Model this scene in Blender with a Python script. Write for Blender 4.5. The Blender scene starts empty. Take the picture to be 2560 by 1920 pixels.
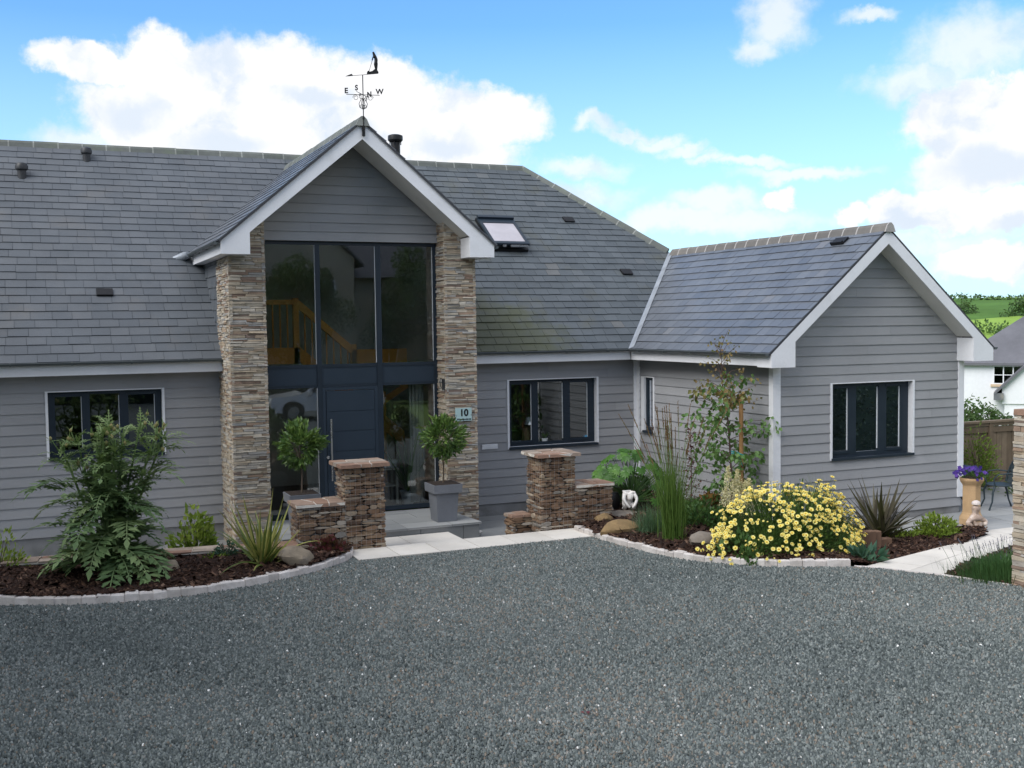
import bpy, math, random
import numpy as np
from mathutils import Vector, Matrix

S = bpy.context.scene
COL = S.collection
random.seed(11)
R = random.Random(5)
PI = math.pi

# ------------------------------------------------------------------ camera
cam_d = bpy.data.cameras.new('camera')
cam = bpy.data.objects.new('camera', cam_d)
COL.objects.link(cam)
_r = Vector((0.91588665, -0.40123158, -0.01283971))
_u = Vector((0.03396299, 0.04557791, 0.99838328))
_f = Vector((0.39999769, 0.91484199, -0.05537123))
M = Matrix.Identity(4)
for i in range(3):
    M[i][0], M[i][1], M[i][2] = _r[i], _u[i], -_f[i]
M.translation = Vector((-11.1423, -19.1729, 3.4769))
cam.matrix_world = M
cam_d.sensor_fit = 'HORIZONTAL'; cam_d.sensor_width = 36.0
cam_d.lens = 36.0 * 2725.8 / 2560
cam_d.clip_start = 0.1; cam_d.clip_end = 6000
S.camera = cam

# ------------------------------------------------------------------ light
S.view_settings.view_transform = 'Standard'
S.view_settings.look = 'None'
S.view_settings.exposure = 0.35
S.view_settings.gamma = 1.0
SUN_EL, SUN_AZ = math.radians(43), math.radians(252)   # azimuth clockwise from +Y
sun_d = bpy.data.lights.new('sun', 'SUN')
sun_d.energy = 2.8; sun_d.angle = math.radians(45); sun_d.color = (1.0, 0.97, 0.925)
sun = bpy.data.objects.new('sun', sun_d); COL.objects.link(sun)
sdir = Vector((math.sin(SUN_AZ)*math.cos(SUN_EL), math.cos(SUN_AZ)*math.cos(SUN_EL), math.sin(SUN_EL)))
sun.rotation_euler = sdir.to_track_quat('Z', 'Y').to_euler()
sun.location = (-20, -20, 30)


# ------------------------------------------------------------------ node helpers
class NT:
    def __init__(s, tree):
        s.t = tree; s.n = tree.nodes; s.l = tree.links
    def node(s, typ, **kw):
        nd = s.n.new(typ)
        for k, v in kw.items():
            setattr(nd, k, v)
        return nd
    def link(s, a, b): s.l.new(a, b)
    def put(s, sock, v):
        if hasattr(v, 'is_output') or isinstance(v, bpy.types.NodeSocket): s.link(v, sock)
        else: sock.default_value = v
    def math(s, op, a, b=0.0, c=None, clamp=False):
        nd = s.node('ShaderNodeMath', operation=op, use_clamp=clamp)
        s.put(nd.inputs[0], a); s.put(nd.inputs[1], b)
        if c is not None: s.put(nd.inputs[2], c)
        return nd.outputs[0]
    def vmath(s, op, a, b=(0, 0, 0)):
        nd = s.node('ShaderNodeVectorMath', operation=op)
        s.put(nd.inputs[0], a); s.put(nd.inputs[1], b)
        return nd
    def mix(s, fac, a, b, blend='MIX'):
        nd = s.node('ShaderNodeMix', data_type='RGBA', blend_type=blend)
        s.put(nd.inputs[0], fac); s.put(nd.inputs[6], a); s.put(nd.inputs[7], b)
        return nd.outputs[2]
    def noise(s, vec, scale, detail=4, rough=.55, dist=0.0):
        nd = s.node('ShaderNodeTexNoise')
        if vec is not None: s.link(vec, nd.inputs['Vector'])
        nd.inputs['Scale'].default_value = scale; nd.inputs['Detail'].default_value = detail
        nd.inputs['Roughness'].default_value = rough; nd.inputs['Distortion'].default_value = dist
        return nd
    def ramp(s, fac, stops, interp='LINEAR'):
        nd = s.node('ShaderNodeValToRGB'); nd.color_ramp.interpolation = interp
        e = nd.color_ramp.elements
        while len(e) < len(stops): e.new(0.5)
        for i, (p, c) in enumerate(stops):
            e[i].position = p; e[i].color = (*c, 1) if len(c) == 3 else c
        s.put(nd.inputs[0], fac)
        return nd.outputs[0]
    def maprange(s, v, a, b, c=0., d=1., smooth=False):
        nd = s.node('ShaderNodeMapRange')
        if smooth: nd.interpolation_type = 'SMOOTHSTEP'
        s.put(nd.inputs[0], v)
        for i, q in enumerate((a, b, c, d)): nd.inputs[i+1].default_value = q
        return nd.outputs[0]


# ------------------------------------------------------------------ sky
W = bpy.data.worlds.new('World'); S.world = W; W.use_nodes = True
wn = NT(W.node_tree); wn.n.clear()
out = wn.node('ShaderNodeOutputWorld'); bg = wn.node('ShaderNodeBackground')
wn.link(bg.outputs[0], out.inputs[0])
sky = wn.node('ShaderNodeTexSky', sky_type='NISHITA', sun_disc=False)
sky.sun_elevation = SUN_EL; sky.sun_rotation = SUN_AZ
sky.air_density = 1.0; sky.dust_density = 0.6; sky.ozone_density = 1.6
SKY_STR = 0.105
skyc = wn.mix(1.0, sky.outputs[0], (SKY_STR*0.84, SKY_STR*1.33, SKY_STR*1.72, 1), 'MULTIPLY')
tc = wn.node('ShaderNodeTexCoord')
dirv = wn.vmath('NORMALIZE', tc.outputs['Generated']).outputs[0]
sp = wn.node('ShaderNodeSeparateXYZ'); wn.link(dirv, sp.inputs[0])
az = wn.math('MULTIPLY', wn.math('ARCTAN2', sp.outputs[0], sp.outputs[1]), 180/PI)
el = wn.math('MULTIPLY', wn.math('ARCSINE', sp.outputs[2]), 180/PI)
cmb = wn.node('ShaderNodeCombineXYZ'); wn.link(az, cmb.inputs[0]); wn.link(el, cmb.inputs[1])
pos = cmb.outputs[0]
n1 = wn.noise(pos, 0.30, 9, .60)
off = wn.vmath('SCALE', wn.vmath('SUBTRACT', n1.outputs['Color'], (.5, .5, .5)).outputs[0]); off.inputs[3].default_value = 3.4
pos2 = wn.vmath('ADD', pos, off.outputs[0]).outputs[0]


def cloud_layer(blobs, p):
    acc = None
    for (a, e, ra, re) in blobs:
        d = wn.vmath('DIVIDE', wn.vmath('SUBTRACT', p, (a, e, 0)).outputs[0], (ra, re, 1e6)).outputs[0]
        v = wn.math('SUBTRACT', 1.0, wn.vmath('LENGTH', d).outputs['Value'])
        acc = v if acc is None else wn.math('MAXIMUM', acc, v)
    return acc


# azimuth, elevation, half widths (degrees): the heap clouds over the house and to its right
BIG = [(3.0, 12.6, 3.4, 1.3), (6.6, 12.9, 3.6, 2.1), (8.9, 12.2, 4.2, 2.9), (12.2, 12.1, 4.4, 2.9), (6.0, 10.6, 5.2, 2.4),
       (13.5, 10.3, 8.2, 3.2), (16.5, 11.7, 4.0, 2.3), (19.5, 10.5, 4.0, 2.3), (22.7, 10.4, 3.4, 1.9), (10.5, 9.2, 10.0, 2.3), (18.5, 8.6, 7.5, 2.1),
       (46.2, 9.2, 3.8, 2.7), (48.6, 8.4, 4.6, 3.0), (46.8, 7.0, 4.2, 1.6), (45.2, 5.2, 3.8, 1.5), (48.6, 4.9, 3.4, 1.6), (47.2, 2.6, 3.6, 1.2),
       (37.5, 6.2, 0.95, .8), (43.0, 5.5, 1.6, 1.1), (41.3, 5.3, 1.2, .8), (47.2, 9.9, 3.4, 1.7)]
THIN = [(28.4, 10.2, 1.7, .5), (29.7, 9.75, 1.7, .5), (31.0, 9.3, 1.7, .5), (32.3, 8.8, 1.7, .5), (33.5, 8.3, 1.6, .45), (35.5, 8.0, 3.0, .4), (34.5, 6.0, 3.4, .9), (27.2, 8.0, 3.0, .8), (46.5, 12.6, 4.2, 2.6), (37.4, 14.5, 2.4, 1.6), (36.2, 13.6, 1.7, .9), (41.6, 14.6, 1.6, .5), (43.8, 11.2, 3.0, 1.4),
        (38.5, 7.4, 4.5, .5), (33.0, 5.2, 9.0, .9), (42.0, 3.6, 8.0, 1.0), (2.5, 9.2, 3.0, 1.1), (27.0, 6.5, 4.0, 1.0)]
nfine = wn.noise(pos, 0.75, 8, .62)
big = wn.math('ADD', cloud_layer(BIG, pos2), wn.math('MULTIPLY', wn.math('SUBTRACT', nfine.outputs['Fac'], .5), .55))
mbig = wn.maprange(big, .08, .42, 0, 1, True)
thin = wn.math('ADD', cloud_layer(THIN, pos2), wn.math('MULTIPLY', wn.math('SUBTRACT', nfine.outputs['Fac'], .5), .8))
mthin = wn.maprange(thin, -.05, .75, 0, .72, True)
# broken cloud over the rest of the sky (behind and above the camera)
g1 = wn.noise(dirv, 2.3, 7, .58)
mgen = wn.maprange(g1.outputs['Fac'], .40, .55, 0, .92, True)
fd = wn.vmath('DOT_PRODUCT', dirv, (0.40, 0.90, 0.12)).outputs['Value']
away = wn.maprange(fd, .86, .70, 0, 1, True)
mgen = wn.math('MULTIPLY', mgen, away)
mask = wn.math('MAXIMUM', wn.math('MAXIMUM', mbig, mthin), mgen, clamp=True)
# cloud tone: bright tops, bluish hollows
pdn = wn.vmath('ADD', pos2, (0.35, -0.55, 0)).outputs[0]
n3 = wn.noise(pdn, 0.26, 6, .55)
tone = wn.maprange(n3.outputs['Fac'], .30, .52, 0, 1, True)
SHADE = [(5.0, 10.5, 2.0, 1.1), (9.2, 9.0, 2.8, 1.0), (47.6, 6.9, 4.2, 1.1), (49.0, 4.0, 2.4, .6), (13.6, 11.5, 1.9, .6), (20.4, 9.3, 2.6, .9), (45.0, 8.0, 1.2, .7), (43.6, 4.6, 1.8, .5)]
shd = wn.maprange(cloud_layer(SHADE, pos2), -.1, .7, 1, .12, True)
tone = wn.math('MULTIPLY', tone, shd)
ccol = wn.mix(tone, (0.60, 0.675, 0.775, 1), (0.83, 0.83, 0.845, 1))
# pale air near the horizon
hz = wn.maprange(el, 0.0, 15.0, .74, 0.0)
skyh = wn.mix(hz, skyc, (0.62, 0.86, 1.0, 1))
gcol = wn.mix(tone, (0.64, 0.70, 0.80, 1), (1.0, 1.0, 1.03, 1))   # sunlit cloud behind the camera
ccol = wn.mix(away, ccol, gcol)
final = wn.mix(mask, skyh, ccol)
wn.link(final, bg.inputs[0]); bg.inputs[1].default_value = 1.0


# ------------------------------------------------------------------ materials
def new_mat(name):
    m = bpy.data.materials.new(name); m.use_nodes = True
    t = NT(m.node_tree); t.n.clear()
    o = t.node('ShaderNodeOutputMaterial'); b = t.node('ShaderNodeBsdfPrincipled')
    t.link(b.outputs[0], o.inputs[0])
    return m, t, b, o


def attr(t, name='tint'):
    a = t.node('ShaderNodeAttribute', attribute_name=name)
    return a.outputs['Fac']


def mat(name, col, rough=.7, var=.12, vscale=2.0, bump=0.0, bscale=60., spec=.4, metal=0., ramp=None, stain=None, streak=1.0, coat=0.):
    """procedural surface: base colour (or a ramp over each piece's own tint), broad mottling, fine grain, bump."""
    m, t, b, o = new_mat(name)
    co = t.node('ShaderNodeTexCoord').outputs['Object']
    if ramp:
        base = t.ramp(attr(t), ramp)
    else:
        base = (*col, 1)
    n = t.noise(co, vscale, 6, .6)
    f = t.maprange(n.outputs['Fac'], .3, .7, 1-var, 1+var)
    base = t.mix(1.0, base, t.vmath('SCALE', (1, 1, 1)).outputs[0], 'MULTIPLY') if False else base
    hs = t.node('ShaderNodeHueSaturation'); t.put(hs.inputs['Color'], base); t.put(hs.inputs['Value'], f)
    c = hs.outputs[0]
    if bscale:
        mp = t.node('ShaderNodeMapping'); t.link(co, mp.inputs[0]); mp.inputs['Scale'].default_value = (1, 1, streak)
        g = t.noise(mp.outputs[0], bscale, 5, .65)
        hs2 = t.node('ShaderNodeHueSaturation'); t.put(hs2.inputs['Color'], c)
        t.put(hs2.inputs['Value'], t.maprange(g.outputs['Fac'], .25, .75, 1-var*.7, 1+var*.7)); c = hs2.outputs[0]
        if bump:
            bp = t.node('ShaderNodeBump'); bp.inputs['Strength'].default_value = bump; bp.inputs['Distance'].default_value = .01
            t.link(g.outputs['Fac'], bp.inputs['Height']); t.link(bp.outputs[0], b.inputs['Normal'])
    if stain:
        scol, ssc, lo, hi, amt = stain
        sn = t.noise(co, ssc, 7, .65)
        c = t.mix(t.maprange(sn.outputs['Fac'], lo, hi, 0, amt, True), c, (*scol, 1))
    t.put(b.inputs['Base Color'], c)
    rn = t.maprange(n.outputs['Fac'], .3, .7, max(0, rough-.08), min(1, rough+.08))
    t.put(b.inputs['Roughness'], rn)
    b.inputs['Specular IOR Level'].default_value = spec; b.inputs['Metallic'].default_value = metal
    b.inputs['Coat Weight'].default_value = coat
    return m


def leaf_mat(name, ramp, rough=.5, trans=.3, spec=.35):
    m, t, b, o = new_mat(name)
    base = t.ramp(attr(t), ramp)
    t.put(b.inputs['Base Color'], base); b.inputs['Roughness'].default_value = rough
    b.inputs['Specular IOR Level'].default_value = spec
    tr = t.node('ShaderNodeBsdfTranslucent'); t.put(tr.inputs[0], t.mix(.5, base, (.18, .26, .03, 1)))
    mx = t.node('ShaderNodeMixShader'); mx.inputs[0].default_value = trans
    t.link(b.outputs[0], mx.inputs[1]); t.link(tr.outputs[0], mx.inputs[2]); t.link(mx.outputs[0], o.inputs[0])
    return m


def glass_mat(name, tint=(.84, .87, .86), refl=2.5):
    m, t, b, o = new_mat(name); t.n.remove(b)
    tr = t.node('ShaderNodeBsdfTransparent'); tr.inputs[0].default_value = (*tint, 1)
    gl = t.node('ShaderNodeBsdfGlossy'); gl.inputs['Roughness'].default_value = .012; gl.inputs[0].default_value = (.93, .96, 1, 1)
    co = t.node('ShaderNodeTexCoord').outputs['Object']
    n = t.noise(co, 1.1, 2, .5); bp = t.node('ShaderNodeBump'); bp.inputs['Strength'].default_value = .05; bp.inputs['Distance'].default_value = .03
    t.link(n.outputs['Fac'], bp.inputs['Height']); t.link(bp.outputs[0], gl.inputs['Normal'])
    fr = t.node('ShaderNodeFresnel'); fr.inputs[0].default_value = 1.5
    f = t.math('MULTIPLY', fr.outputs[0], refl, clamp=True)
    mx = t.node('ShaderNodeMixShader'); t.link(f, mx.inputs[0]); t.link(tr.outputs[0], mx.inputs[1]); t.link(gl.outputs[0], mx.inputs[2])
    t.link(mx.outputs[0], o.inputs[0])
    return m


MT = {}
MT['siding'] = mat('painted_board_grey', (.262, .262, .275), .62, .07, .9, .25, 70, .35, ramp=[(0, (.278, .282, .294)), (1, (.326, .329, .340))], streak=12, stain=((.245, .25, .255), .8, .48, .80, .55))
MT['siding_back'] = mat('board_backing', (.10, .10, .11), .8, .05)
MT['plinth'] = mat('grey_plinth_render', (.25, .25, .25), .85, .15, 2.5, .3, 90, stain=((.12, .12, .11), 2.2, .5, .7, .5))
MT['white'] = mat('white_painted_trim', (.74, .75, .78), .45, .05, 1.5, .05, 30, .4, stain=((.50, .51, .50), 1.6, .55, .75, .35))
MT['soffit'] = mat('white_soffit_board', (.66, .65, .62), .6, .06, 1.5)
MT['slate'] = mat('roof_slate', (.1, .1, .12), .36, .14, 1.2, .3, 45, .65,
                  ramp=[(0, (.096, .108, .128)), (.5, (.110, .122, .143)), (.95, (.122, .135, .155)), (1, (.15, .152, .16))])  # sky sheen put into a bluer, lighter base than the other slates
MT['slate_left'] = mat('roof_slate_aged', (.1, .1, .12), .6, .14, 1.2, .35, 45, .4,
                  ramp=[(0, (.078, .089, .103)), (.5, (.087, .098, .112)), (1, (.098, .108, .121))], stain=((.13, .125, .12), .9, .5, .75, .5))
MT['slate_moss'] = mat('roof_slate_mossy', (.1, .1, .12), .55, .16, 1.2, .35, 45, .45,
                  ramp=[(0, (.064, .076, .086)), (.5, (.073, .086, .096)), (.95, (.083, .096, .107)), (1, (.115, .116, .112))], stain=((.085, .082, .048), .9, .50, .75, .65))
MT['ridge'] = mat('ridge_tile_clay_grey', (.20, .21, .20), .8, .18, 5, .3, 60, ramp=[(0, (.095, .105, .098)), (.7, (.13, .14, .13)), (1, (.24, .25, .235))], stain=((.14, .17, .12), 3, .5, .7, .5))
MT['ridge_wing'] = mat('ridge_tile_grey', (.20, .19, .18), .8, .15, 5, .3, 60, ramp=[(0, (.11, .105, .10)), (.7, (.155, .145, .132)), (1, (.36, .345, .33))])
MT['lead'] = mat('lead_flashing', (.33, .36, .40), .42, .15, 4, .2, 25, .5, metal=.35)
MT['gutter'] = mat('gutter_dark_grey', (.085, .10, .105), .4, .1, 3)
MT['frame'] = mat('window_frame_anthracite', (.018, .028, .041), .42, .06, 3, 0, 0, .3)
MT['door'] = mat('door_anthracite', (.024, .038, .056), .45, .06, 2, .1, 120, .3)
MT['steel'] = mat('brushed_steel', (.62, .62, .64), .3, .05, 3, metal=.9)
MT['black'] = mat('black_painted_metal', (.009, .009, .010), .45, .1, 5, metal=.2)
MT['iron'] = mat('dark_iron', (.03, .032, .036), .5, .1, 5)
MT['glass'] = glass_mat('window_glass')
MT['spacer'] = mat('glazing_spacer', (.55, .57, .58), .4, .03)
STONE = [(0, (.20, .155, .13)), (.08, (.29, .20, .145)), (.2, (.37, .30, .22)), (.36, (.42, .365, .285)), (.54, (.47, .42, .345)), (.68, (.40, .37, .33)), (.78, (.31, .31, .305)), (.88, (.41, .32, .225)), (1, (.52, .485, .42))]
MT['stone'] = mat('ledge_stone', (.3, .25, .2), .85, .16, 9, .55, 55, .25, ramp=STONE, streak=3)
MT['mortar'] = mat('stone_backing', (.33, .29, .235), .95, .15, 9, .3, 60)
GAB = [(0, (.095, .062, .045)), (.25, (.17, .105, .068)), (.5, (.225, .145, .092)), (.7, (.27, .195, .13)), (.82, (.22, .21, .195)), (.93, (.32, .235, .15)), (1, (.46, .41, .35))]
MT['gabion'] = mat('gabion_stone', (.2, .14, .1), .9, .18, 10, .6, 45, .25, ramp=GAB)
MT['gabion_dark'] = mat('gabion_core', (.03, .024, .02), .95, .1)
CAPR = [(0, (.24, .145, .105)), (.35, (.30, .195, .14)), (.6, (.29, .24, .20)), (.85, (.37, .30, .24)), (1, (.62, .58, .52))]
MT['cap'] = mat('red_capping_stone', (.3, .16, .1), .85, .18, 8, .4, 40, .3, ramp=CAPR)
MT['wire'] = mat('galvanised_wire', (.38, .38, .38), .45, .1, metal=.5)
MT['paving'] = mat('sandstone_paving', (.46, .44, .405), .8, .10, 1.6, .2, 80, .3, ramp=[(0, (.58, .55, .50)), (1, (.70, .66, .60))], stain=((.45, .41, .36), 1.3, .52, .78, .5))
MT['paving_grey'] = mat('grey_granite_paving', (.33, .34, .335), .7, .10, 1.6, .2, 90, .35, ramp=[(0, (.275, .285, .285)), (1, (.345, .35, .345))], stain=((.22, .22, .21), 1.6, .5, .75, .4))
MT['riser'] = mat('grey_riser_slab', (.19, .20, .20), .75, .1, 2, .2, 80, ramp=[(0, (.17, .18, .18)), (1, (.22, .225, .225))])
MT['grout'] = mat('grout', (.20, .19, .175), .95, .1)
MT['kerb'] = mat('granite_sett', (.50, .46, .43), .85, .14, 12, .5, 60, .3, ramp=[(0, (.50, .46, .43)), (.5, (.58, .535, .505)), (1, (.66, .62, .59))], stain=((.30, .28, .26), 4, .5, .75, .5))
MT['soil'] = mat('dark_soil', (.030, .020, .015), .98, .2, 8, .5, 30)
MT['mulch'] = mat('bark_mulch', (.07, .04, .025), .9, .15, 20, .3, 60, .25, ramp=[(0, (.016, .009, .007)), (.5, (.046, .023, .016)), (.76, (.11, .06, .04)), (1, (.30, .20, .14))])
MT['gravel'] = mat('slate_gravel_stone', (.13, .15, .15), .72, .1, 30, .2, 90, .35,
                   ramp=[(0, (.040, .052, .052)), (.3, (.096, .114, .111)), (.58, (.160, .184, .178)), (.74, (.25, .272, .262)), (.80, (.16, .130, .10)), (.92, (.26, .225, .185)), (.975, (.34, .33, .31)), (1, (.80, .80, .78))])
MT['gravel_bed'] = mat('gravel_bed', (.075, .088, .088), .95, .45, 55, .8, 38)
MT['boulder'] = mat('boulder_stone', (.25, .205, .15), .88, .25, 5, .6, 28, .25, stain=((.16, .14, .12), 4, .48, .62, .7))
MT['boulder_rust'] = mat('boulder_rust', (.25, .17, .085), .88, .22, 5, .6, 28, .25, stain=((.16, .12, .09), 4, .5, .65, .6))
MT['boulder_grey'] = mat('boulder_grey', (.215, .185, .155), .88, .22, 5, .6, 28, .25, stain=((.33, .31, .28), 4, .5, .65, .5))
MT['pot_grey'] = mat('grey_fibre_pot', (.165, .175, .195), .6, .1, 4, .15, 60, .35)
MT['pot_white'] = mat('white_glazed_pot', (.72, .74, .74), .3, .04, 3)
MT['bark'] = mat('brown_bark', (.10, .075, .055), .9, .2, 12, .5, 40)
MT['stake'] = mat('timber_stake', (.30, .165, .065), .85, .15, 6, .4, 30, streak=.2)
MT['timber'] = mat('sleeper_timber', (.15, .085, .052), .9, .2, 6, .5, 25, streak=.15, ramp=[(0, (.115, .066, .042)), (1, (.19, .115, .075))])
MT['fence'] = mat('weathered_fence_wood', (.16, .115, .075), .9, .2, 4, .4, 25, streak=.12, ramp=[(0, (.115, .082, .052)), (1, (.20, .15, .10))])
MT['buff'] = mat('buff_terracotta', (.43, .285, .155), .8, .14, 4, .3, 50)
MT['white_stone'] = mat('white_cast_stone', (.72, .69, .66), .7, .08, 8, .2, 60)
MT['cast_stone'] = mat('pinkish_cast_stone', (.40, .30, .24), .85, .25, 9, .4, 50, stain=((.62, .55, .50), 9, .5, .62, .7))
MT['bench'] = mat('green_grey_cast_metal', (.030, .046, .056), .5, .15, 6, .2, 40)
MT['oak'] = mat('oak_timber', (.78, .32, .05), .5, .15, 3, .2, 30, streak=.2)
MT['room'] = mat('room_plaster', (.66, .61, .52), .9, .05)
MT['room_dark'] = mat('room_plaster_dim', (.13, .13, .13), .9, .05)  # unlit look of the rooms put into this darker plaster colour
MT['room_floor'] = mat('room_floor', (.11, .075, .05), .5, .1)
MT['curtain'] = mat('pale_curtain', (.52, .50, .44), .9, .1, 6)
MT['sign'] = mat('pale_glass_sign', (.40, .55, .56), .25, .05, 4)
MT['sign_ink'] = mat('black_letter', (.006, .006, .010), .4, .05)
MT['house_white'] = mat('white_render', (.70, .70, .73), .8, .06, .3, .1, 5)
MT['cream'] = mat('buff_render', (.50, .43, .34), .85, .1, .4, .1, 6)
MT['far_slate'] = mat('far_slate', (.125, .13, .145), .7, .2, .5, 0, 3, stain=((.30, .27, .22), .35, .5, .65, .8))
MT['far_slate_plain'] = mat('far_slate_plain', (.12, .12, .135), .7, .15, .5, 0, 3)
MT['sandstone'] = mat('sandstone_sill', (.55, .42, .29), .85, .1)
MT['glass_far'] = glass_mat('far_window_glass', (.2, .2, .22), 1.2)
MT['silver'] = mat('silver_car_paint', (.80, .81, .83), .25, .03, 2, 0, 0, .5, metal=.3, coat=.6)
MT['rubber'] = mat('tyre_rubber', (.02, .02, .02), .8, .1)
MT['pansy'] = leaf_mat('pansy_petals', [(0, (.025, .012, .12)), (.6, (.06, .025, .26)), (1, (.16, .06, .40))], .6, .2)
MT['petal'] = leaf_mat('daisy_petals', [(0, (.88, .73, .13)), (.6, (.94, .84, .24)), (1, (.95, .91, .48))], .6, .25)
MT['disc'] = mat('daisy_disc', (.62, .36, .025), .9, .1)
MT['astilbe'] = leaf_mat('astilbe_plume', [(0, (.55, .48, .22)), (1, (.88, .82, .55))], .7, .3)
MT['turquoise'] = mat('turquoise_tie', (.03, .30, .30), .5, .1)


# moss spreading from the pillar foot over the lowest slates
_m = MT['slate_moss']; _t = NT(_m.node_tree); _b = [n for n in _t.n if n.type == 'BSDF_PRINCIPLED'][0]
_src = _b.inputs['Base Color'].links[0].from_socket; _co = _t.node('ShaderNodeTexCoord').outputs['Object']
_d = _t.vmath('LENGTH', _t.vmath('DIVIDE', _t.vmath('SUBTRACT', _co, (-2.0, -1.3, 3.0)).outputs[0], (2.6, 2.0, 1.7)).outputs[0]).outputs['Value']
_n = _t.noise(_co, 2.6, 7, .65)
_k = _t.maprange(_t.math('SUBTRACT', _t.math('ADD', _n.outputs['Fac'], .35), _d), -.25, .25, 0, .8, True)
_t.put(_b.inputs['Base Color'], _t.mix(_k, _src, (.062, .068, .024, 1)))


def greens(a, b, c): return [(0, a), (.5, b), (1, c)]


LF = dict(
    cardoon=leaf_mat('cardoon_leaf', greens((.065, .12, .05), (.145, .23, .09), (.28, .37, .16)), .6, .2),
    cardoon_top=leaf_mat('cardoon_top_leaf', greens((.08, .14, .05), (.16, .25, .085), (.28, .36, .15)), .6, .25),
    bay=leaf_mat('bay_leaf', greens((.035, .075, .02), (.08, .155, .038), (.19, .28, .07)), .38, .2),
    fatsia=leaf_mat('fatsia_leaf', greens((.035, .10, .018), (.08, .20, .034), (.15, .30, .06)), .35, .25),
    grass=leaf_mat('feather_grass_blade', greens((.045, .10, .02), (.10, .19, .035), (.20, .29, .075)), .5, .3),
    plume=leaf_mat('feather_grass_plume', greens((.13, .065, .035), (.21, .115, .06), (.30, .19, .11)), .8, .2),
    tuft=leaf_mat('tuft_grass_blade', greens((.04, .10, .05), (.08, .16, .08), (.17, .25, .15)), .5, .25),
    wisp=leaf_mat('wispy_grass_blade', greens((.10, .13, .08), (.17, .20, .13), (.26, .28, .20)), .6, .2),
    tree_low=leaf_mat('sapling_leaf', greens((.05, .115, .03), (.10, .20, .055), (.18, .28, .09)), .45, .3),
    tree_top=leaf_mat('sapling_bronze_leaf', greens((.17, .10, .04), (.24, .17, .065), (.22, .24, .08)), .5, .35),
    red=leaf_mat('dark_red_leaf', greens((.045, .008, .014), (.10, .016, .03), (.19, .04, .055)), .5, .25),
    heuchera=leaf_mat('orange_heuchera_leaf', greens((.10, .06, .015), (.20, .10, .022), (.26, .19, .04)), .5, .25),
    mid=leaf_mat('mid_green_leaf', greens((.025, .07, .022), (.055, .125, .035), (.11, .20, .06)), .5, .25),
    blue=leaf_mat('blue_green_leaf', greens((.018, .06, .04), (.04, .105, .07), (.08, .16, .11)), .5, .2),
    lime=leaf_mat('lime_leaf', greens((.10, .16, .02), (.20, .29, .04), (.34, .42, .08)), .5, .3),
    daisy=leaf_mat('daisy_leaf', greens((.035, .085, .018), (.08, .15, .035), (.16, .24, .06)), .55, .3),
    phorm=leaf_mat('variegated_blade', [(0, (.075, .12, .03)), (.45, (.13, .18, .045)), (.6, (.34, .34, .09)), (1, (.48, .44, .15))], .42, .2),
    dphorm=leaf_mat('bronze_blade', greens((.032, .026, .022), (.068, .058, .038), (.13, .12, .065)), .42, .15),
    lav=leaf_mat('lavender_leaf', greens((.025, .075, .025), (.05, .13, .04), (.10, .19, .07)), .6, .25),
    lavf=leaf_mat('lavender_flower', greens((.12, .11, .17), (.20, .19, .26), (.33, .32, .38)), .8, .2),
    yew=leaf_mat('dark_hedge_leaf', greens((.010, .016, .012), (.018, .028, .020), (.03, .045, .032)), .7, .02),
    hedge=leaf_mat('hedge_leaf', greens((.03, .07, .015), (.07, .13, .03), (.14, .21, .05)), .5, .25),
    far=leaf_mat('broadleaf', greens((.022, .05, .016), (.045, .09, .026), (.09, .15, .045)), .6, .25),
)


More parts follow.
